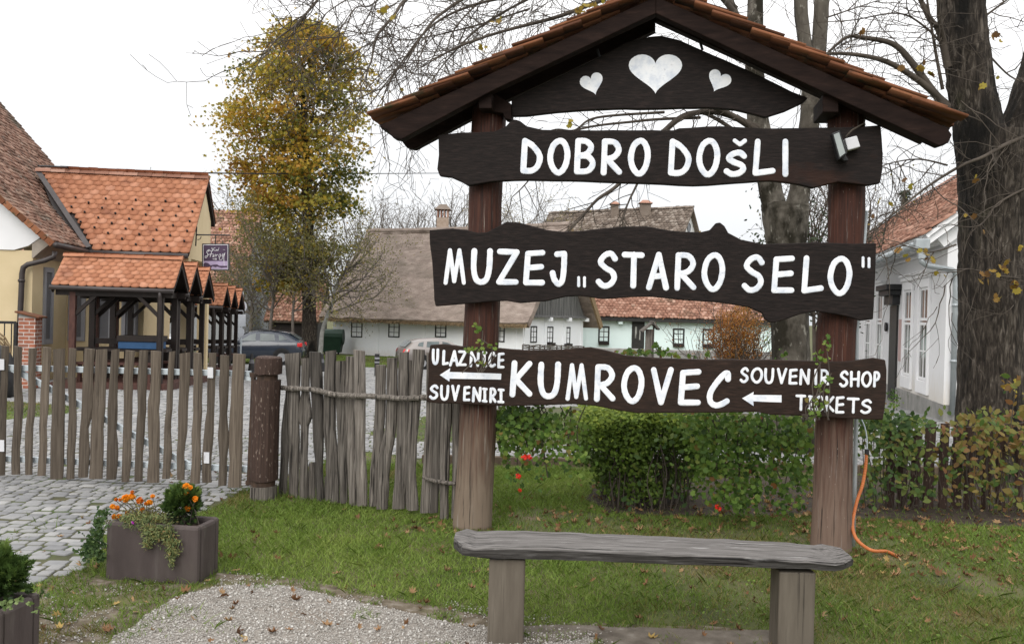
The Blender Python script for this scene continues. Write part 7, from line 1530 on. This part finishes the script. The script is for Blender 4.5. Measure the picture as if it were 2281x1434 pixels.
for (x0, x1, y0, y1, n_) in ((1000, 1480, -20, 110, 50), (850, 1150, -20, 190, 26), (600, 760, -20, 30, 4), (1150, 1700, 245, 290, 12), (1560, 1700, 0, 60, 10), (1820, 1880, 230, 280, 3)):
    for _ in range(n_):
        p = at(rg.uniform(x0, x1), rg.uniform(y0, y1), Yt-rg.uniform(.2, 2)); tw.grow(p, rg.normal(size=3)+V3(-.6, 0, -.3), rg.uniform(.5, 1.3), .0048, 2, wander=.17, up=-.02, step=.11, kids=.46, minr=.0026)
npobj('bare_branches', [tw.chunk(5)], M['twig'], tt)
YL = [(860, 32, 3), (868, 38, 1), (1076, 115, 3), (1073, 90, 1), (1290, 22, 8), (1315, 15, 5), (1100, 40, 2), (1262, 268, 2), (1660, 60, 2), (1105, 52, 2), (895, 200, 1), (1340, 5, 3)]
C = np.array([at(x+rg.normal(0, 8), y+rg.normal(0, 6), Yt-1.6) for x, y, k in YL for _ in range(k)])
leafblob('yellow_leaves', tt, C, np.tile(V3(0, -1, .2), (len(C), 1)), .035, .07, 'yel', rg.random(len(C))*.5, shape=LOBE, spread=.8, rg=rg)
# ---- the yellow chestnut across the yard
Yc = 46.0; cx = at(690, 800, Yc)
ct_ = thing('chestnut_tree', (cx[0], Yc, gz(Yc)), 'tall chestnut with golden autumn leaves rising behind the black car', 'tree')
mb = MB(); trunk_loft(mb, [(690, 822, 46), (690, 780, 36), (689, 700, 31), (688, 600, 28), (686, 480, 24), (682, 360, 18), (676, 240, 12), (670, 130, 6)], Yc, k=12, seed=10); mb.build('trunk', M['bark'], ct_)
tw = Twigs(31); rg = np.random.default_rng(33)
for py in np.linspace(560, 120, 46):
    c = at(688-(560-py)*.03, py, Yc); t = rg.uniform(0, 2*math.pi); env = 150*math.sin(math.pi*np.clip((620-py)/560, .12, .97))**.6
    tw.grow(c, V3(math.cos(t), math.sin(t), rg.uniform(.35, .95)), env*Yc/F*rg.uniform(.7, 1.05), .065, 2, wander=.14, up=.03, step=.35, spread=.7, kids=.5, minr=.012)
npobj('branches', [tw.chunk(4)], M['twig'], ct_)
# crown clumps: along branch tips and through the volume
def env_w(py):   # half widths left / right of the photographed outline
    ys = [55, 80, 120, 180, 250, 300, 380, 430, 480, 540, 580]; l = [10, 76, 122, 155, 165, 158, 146, 134, 118, 95, 60]; r_ = [10, 95, 128, 138, 146, 130, 120, 100, 112, 95, 60]
    return np.interp(py, ys, l), np.interp(py, ys, r_)
cl = []
def gap(px, py, Y): return .6*vnoise(np.array(px+Y*31.), np.array(py), .022, 5)+.4*vnoise(np.array(px), np.array(py+Y*17.), .05, 9)
while len(cl) < 300:
    py = rg.uniform(60, 640); l, r_ = env_w(py); px = 668+rg.uniform(-l, r_); dy = rg.uniform(-1, 1); hw = (l+r_)/2*Yc/F
    ed = abs((px-668-(r_-l)/2)/((l+r_)/2)); Y = Yc+dy*hw*math.sqrt(max(.05, 1-min(1, ed)**2))
    if gap(px, py, Y) < .45 or (py > 470 and rg.random() < .68): continue
    cl.append((px, py, Y))
LF = []; LT = []
for px, py, Y in cl:
    c = at(px, py, Y); s_ = rg.uniform(.26, .70); k = int(rg.uniform(50, 150)*s_/.5); q = rg.normal(size=(k, 3))*np.array([s_, s_, s_*.42]); q[:, 2] -= .25*np.abs(q[:, 0])
    LF.append(c+q); base = .47-.28*np.clip((px-690)/120, -1, 1)*np.clip((py-140)/180, 0, 1)-.10*np.clip((py-330)/160, 0, 1)+.10*np.clip((300-py)/250, 0, 1)+rg.normal(0, .17)
    LT.append(np.full(k, base))
for p, d in tw.tips:
    if rg.random() < .5: LF.append(p+rg.normal(size=(10, 3))*.28); LT.append(np.full(10, .56+rg.normal(0, .14)))
C = np.concatenate(LF); T_ = np.clip(np.concatenate(LT)+rg.normal(0, .11, len(C)), 0, 1); n = len(C)
Zd = np.column_stack([rg.normal(0, .5, n), rg.normal(-.2, .5, n), np.full(n, .6)])
PALM = [(0, 0, 0), (.25, .25, 0), (.75, .35, -.1), (.4, .6, -.05), (.55, 1.05, -.15), (.15, .8, -.05), (0, 1.25, -.18), (-.15, .8, -.05), (-.55, 1.05, -.15), (-.4, .6, -.05), (-.75, .35, -.1), (-.25, .25, 0)]
leafblob('crown', ct_, C, Zd, .095, .185, 'chest', T_, shape=PALM, spread=.55, rg=rg)
# ---- scrubby fruit trees, few leaves left
def scrub(name, px, py, Y, label, top, wide, seed, nleaf, mat='twig_far', r=.09, trunk=None, group=None, leafm='sparse', lt=(.35, .2), up=.05, nb=16, ls=(.04, .09), spread=.85, tmat=None, minr=.009, kids=.55):
    rg = np.random.default_rng(seed); p = at(px, py, Y); g = gz(Y); root = thing(name, (p[0], Y, g), label, 'tree', group)
    tw = Twigs(seed); H = at(px, top, Y)[2]-g; R_ = wide*Y/F
    mb = MB()
    if trunk: sm = cat([at(x, y, Y) for x, y in trunk], 6)
    else: sm = cat([V3(p[0], Y, g-.1), V3(p[0]+rg.normal(0, .1), Y, g+H*.3), V3(p[0]+rg.normal(0, .25), Y+rg.normal(0, .2), g+H*.62)], 6)
    mb.tube(sm, list(np.linspace(r, r*.45, len(sm))), 9); mb.build('trunk', tmat or M[mat], root, smooth=True)
    for k in range(nb):
        c = sm[int(len(sm)*rg.uniform(.5, .99))]; t = rg.uniform(0, 2*math.pi)
        tw.grow(c, V3(math.cos(t)*spread, math.sin(t)*spread, rg.uniform(.2, 1.0)), max(R_*rg.uniform(.7, 1.1), (g+H-c[2])*rg.uniform(.55, .95)), r*.42, 3, wander=.17, up=up, step=max(.14, H/26), spread=.8, kids=kids, minr=minr)
    npobj('branches', [tw.chunk(4)], M[mat], root)
    if nleaf:
        tips = np.array([t_[0] for t_ in tw.tips]); k = rg.integers(0, len(tips), nleaf); C = tips[k]+rg.normal(size=(nleaf, 3))*.22
        leafblob('leaves', root, C, np.tile(V3(0, -.4, .6), (nleaf, 1)), ls[0], ls[1], leafm, np.clip(rg.normal(lt[0], lt[1], nleaf), 0, 1), spread=.8, rg=rg)
    return root
scrub('fruit_tree', 720, 800, 45, 'leaning fruit tree with a pale trunk and contorted bare branches, left of the thatched house', 470, 75, 61, 3400, trunk=[(712, 812), (715, 770), (718, 738), (730, 700), (742, 672), (747, 640), (762, 610)], r=.13, nb=17, tmat=M['lime_trunk'], kids=.58, minr=.006)
scrub('fruit_tree', 600, 800, 45, 'twiggy olive grey fruit tree above the roof of the black car', 430, 80, 63, 8000, r=.10, nb=30, lt=(.4, .2), kids=.62, minr=.006, ls=(.05, .11))
scrub('fruit_tree', 655, 800, 44.8, 'twiggy fruit tree with yellowing leaves in front of the chestnut trunk', 440, 75, 65, 7500, r=.09, nb=26, lt=(.5, .22), minr=.006, ls=(.05, .11))
scrub('fruit_tree', 560, 800, 50, 'low shadowy fruit tree between the road signs and the grey barn', 540, 65, 67, 5000, r=.12, nb=18, lt=(.2, .15))
scrub('bare_tree', 530, 700, 66, 'fine bare tree behind the grey barn roof, left of the chestnut', 385, 40, 69, 200, r=.14, nb=16, up=.08, minr=.012)
# ---- bare trees beyond the roofs
for i, (px, top, w_, Y, nl, lb) in enumerate(((800, 420, 30, 75, 0, 'bare sapling just right of the chestnut crown'), (850, 405, 32, 78, 0, 'bare upright sapling above the left end of the thatch ridge'), (905, 425, 30, 80, 0, 'bare sapling above the middle of the thatch ridge'), (950, 400, 36, 74, 60, 'bare spreading tree just left of the pale chimney'), (1010, 385, 40, 76, 60, 'bare tree between the pale chimney and the left post'), (1130, 400, 40, 70, 1500, 'bare tree with a haze of yellow leaves right of the left post'), (1185, 430, 34, 74, 900, 'thin yellowish tree left of the upper house roof'))):
    scrub('bare_tree', px, 640, Y, lb, top, w_, 80+i, nl, r=.13, nb=15, up=.10, spread=.6, lt=(.75, .2), ls=(.06, .11), minr=.013, group='bare trees beyond the roofs')
for i, (px, top, w_, Y, nb, lb) in enumerate(((1800, 330, 40, 27, 18, 'bare twiggy tree between the twin stems and the right post'), (1965, 300, 60, 30, 26, 'dense bare tree right of the right post above the white house roof'), (2040, 340, 45, 33, 20, 'bare tree rising behind the white house roof'), (1870, 360, 40, 29, 14, 'bare tree directly behind the right post'))):
    scrub('bare_tree', px, 760, Y, lb, top, w_, 100+i, 40, r=.07, nb=nb, up=.09, spread=.6, lt=(.7, .2), mat='twig', minr=.0055, kids=.6, group='bare trees behind the sign')
# ---- evergreens
def evergreen(name, px, py0, py1, w_, Y, label, seed, n):
    rg = np.random.default_rng(seed); p = at(px, py0, Y); q = at(px, py1, Y); g = gz(Y); root = thing(name, (p[0], Y, g), label, 'tree')
    mb = MB(); mb.tube([V3(p[0], Y, g), V3(p[0], Y, q[2])], [.12, .03], 8); mb.build('trunk', M['bark'], root)
    t = rg.random(n); z = p[2]+(q[2]-p[2])*t; R_ = w_*Y/F*(1-.75*t**1.5)*(.75+.35*np.sin(z*4+rg.normal(0, .4, n))); a = rg.uniform(0, 2*math.pi, n); rr_ = R_*rg.random(n)**.5
    C = np.column_stack([p[0]+rr_*np.cos(a), Y+rr_*np.sin(a), z])
    leafblob('crown', root, C, np.column_stack([np.cos(a), np.sin(a), np.full(n, .6)]), .05, .12, 'ever', rg.random(n), spread=.8, rg=rg); return root
evergreen('conifer', 2010, 620, 425, 40, 44, 'dark conifer just behind the ridge of the white house', 121, 3200)
scrub('evergreen_shrub', 1822, 760, 24, 'dark evergreen behind the twin stemmed tree and the right post', 445, 34, 123, 2600, r=.07, mat='twig', leafm='ever', ls=(.05, .1), lt=(.5, .25), minr=.006)
# ---- orange autumn shrub
rg = np.random.default_rng(131); Yo = 20; p = at(1640, 860, Yo)
os_ = thing('autumn_shrub', (p[0], Yo, gz(Yo)), 'rounded orange brown autumn shrub in front of the mint house', 'shrub')
tw = Twigs(131)
for k in range(46):
    t = rg.uniform(0, 2*math.pi); tw.grow(V3(p[0]+rg.normal(0, .12), Yo+rg.normal(0, .12), gz(Yo)), V3(math.cos(t)*.45, math.sin(t)*.45, 1), rg.uniform(1.2, 2.2), .014, 2, wander=.12, up=.05, step=.14, spread=.6, kids=.5, minr=.004)
npobj('stems', [tw.chunk(4)], M['twig'], os_)
n = 9500; d = rg.normal(size=(n, 3)); d /= np.linalg.norm(d, axis=1)[:, None]; c = at(1637, 752, Yo); rad = rg.random(n)**.42*(1+.16*np.sin(d[:, 0]*6)*np.cos(d[:, 2]*7))
C = c+d*rad[:, None]*np.array([.60, .6, .72]); tips = np.array([t_[0] for t_ in tw.tips]); kk = rg.integers(0, len(tips), 1600); C = np.concatenate([C, tips[kk]+rg.normal(size=(1600, 3))*.07])
leafblob('leaves', os_, C, np.tile(V3(0, -.5, .5), (len(C), 1)), .02, .04, 'orange', np.clip(rg.normal(.45, .25, len(C))+.25*(c[0]-C[:, 0]), 0, 1), spread=.8, rg=rg)
sprays('door_shrub', 'small green flowering shrub by the dark door of the white house', 'shrub', [(1990, 880, 14, 14, 46), (1992, 900, 14, 12, 34)], (17.6, 18.2), 'geran', .03, .055, LEAF6, 141, base=V3(at(1990, 900, 17.9)[0], 17.9, gz(17.9)), tint=(.3, .2), zmin=-1)
sprays('climbing_plant', 'leafy climber with a red tip on the twin stemmed tree, above the town board', 'plant', [(1742, 790, 10, 10, 12), (1706, 758, 8, 10, 7)], (11.2, 11.5), 'geran', .02, .036, LEAF6, 143, tint=(.45, .3), zmin=-1, grow_from=830)
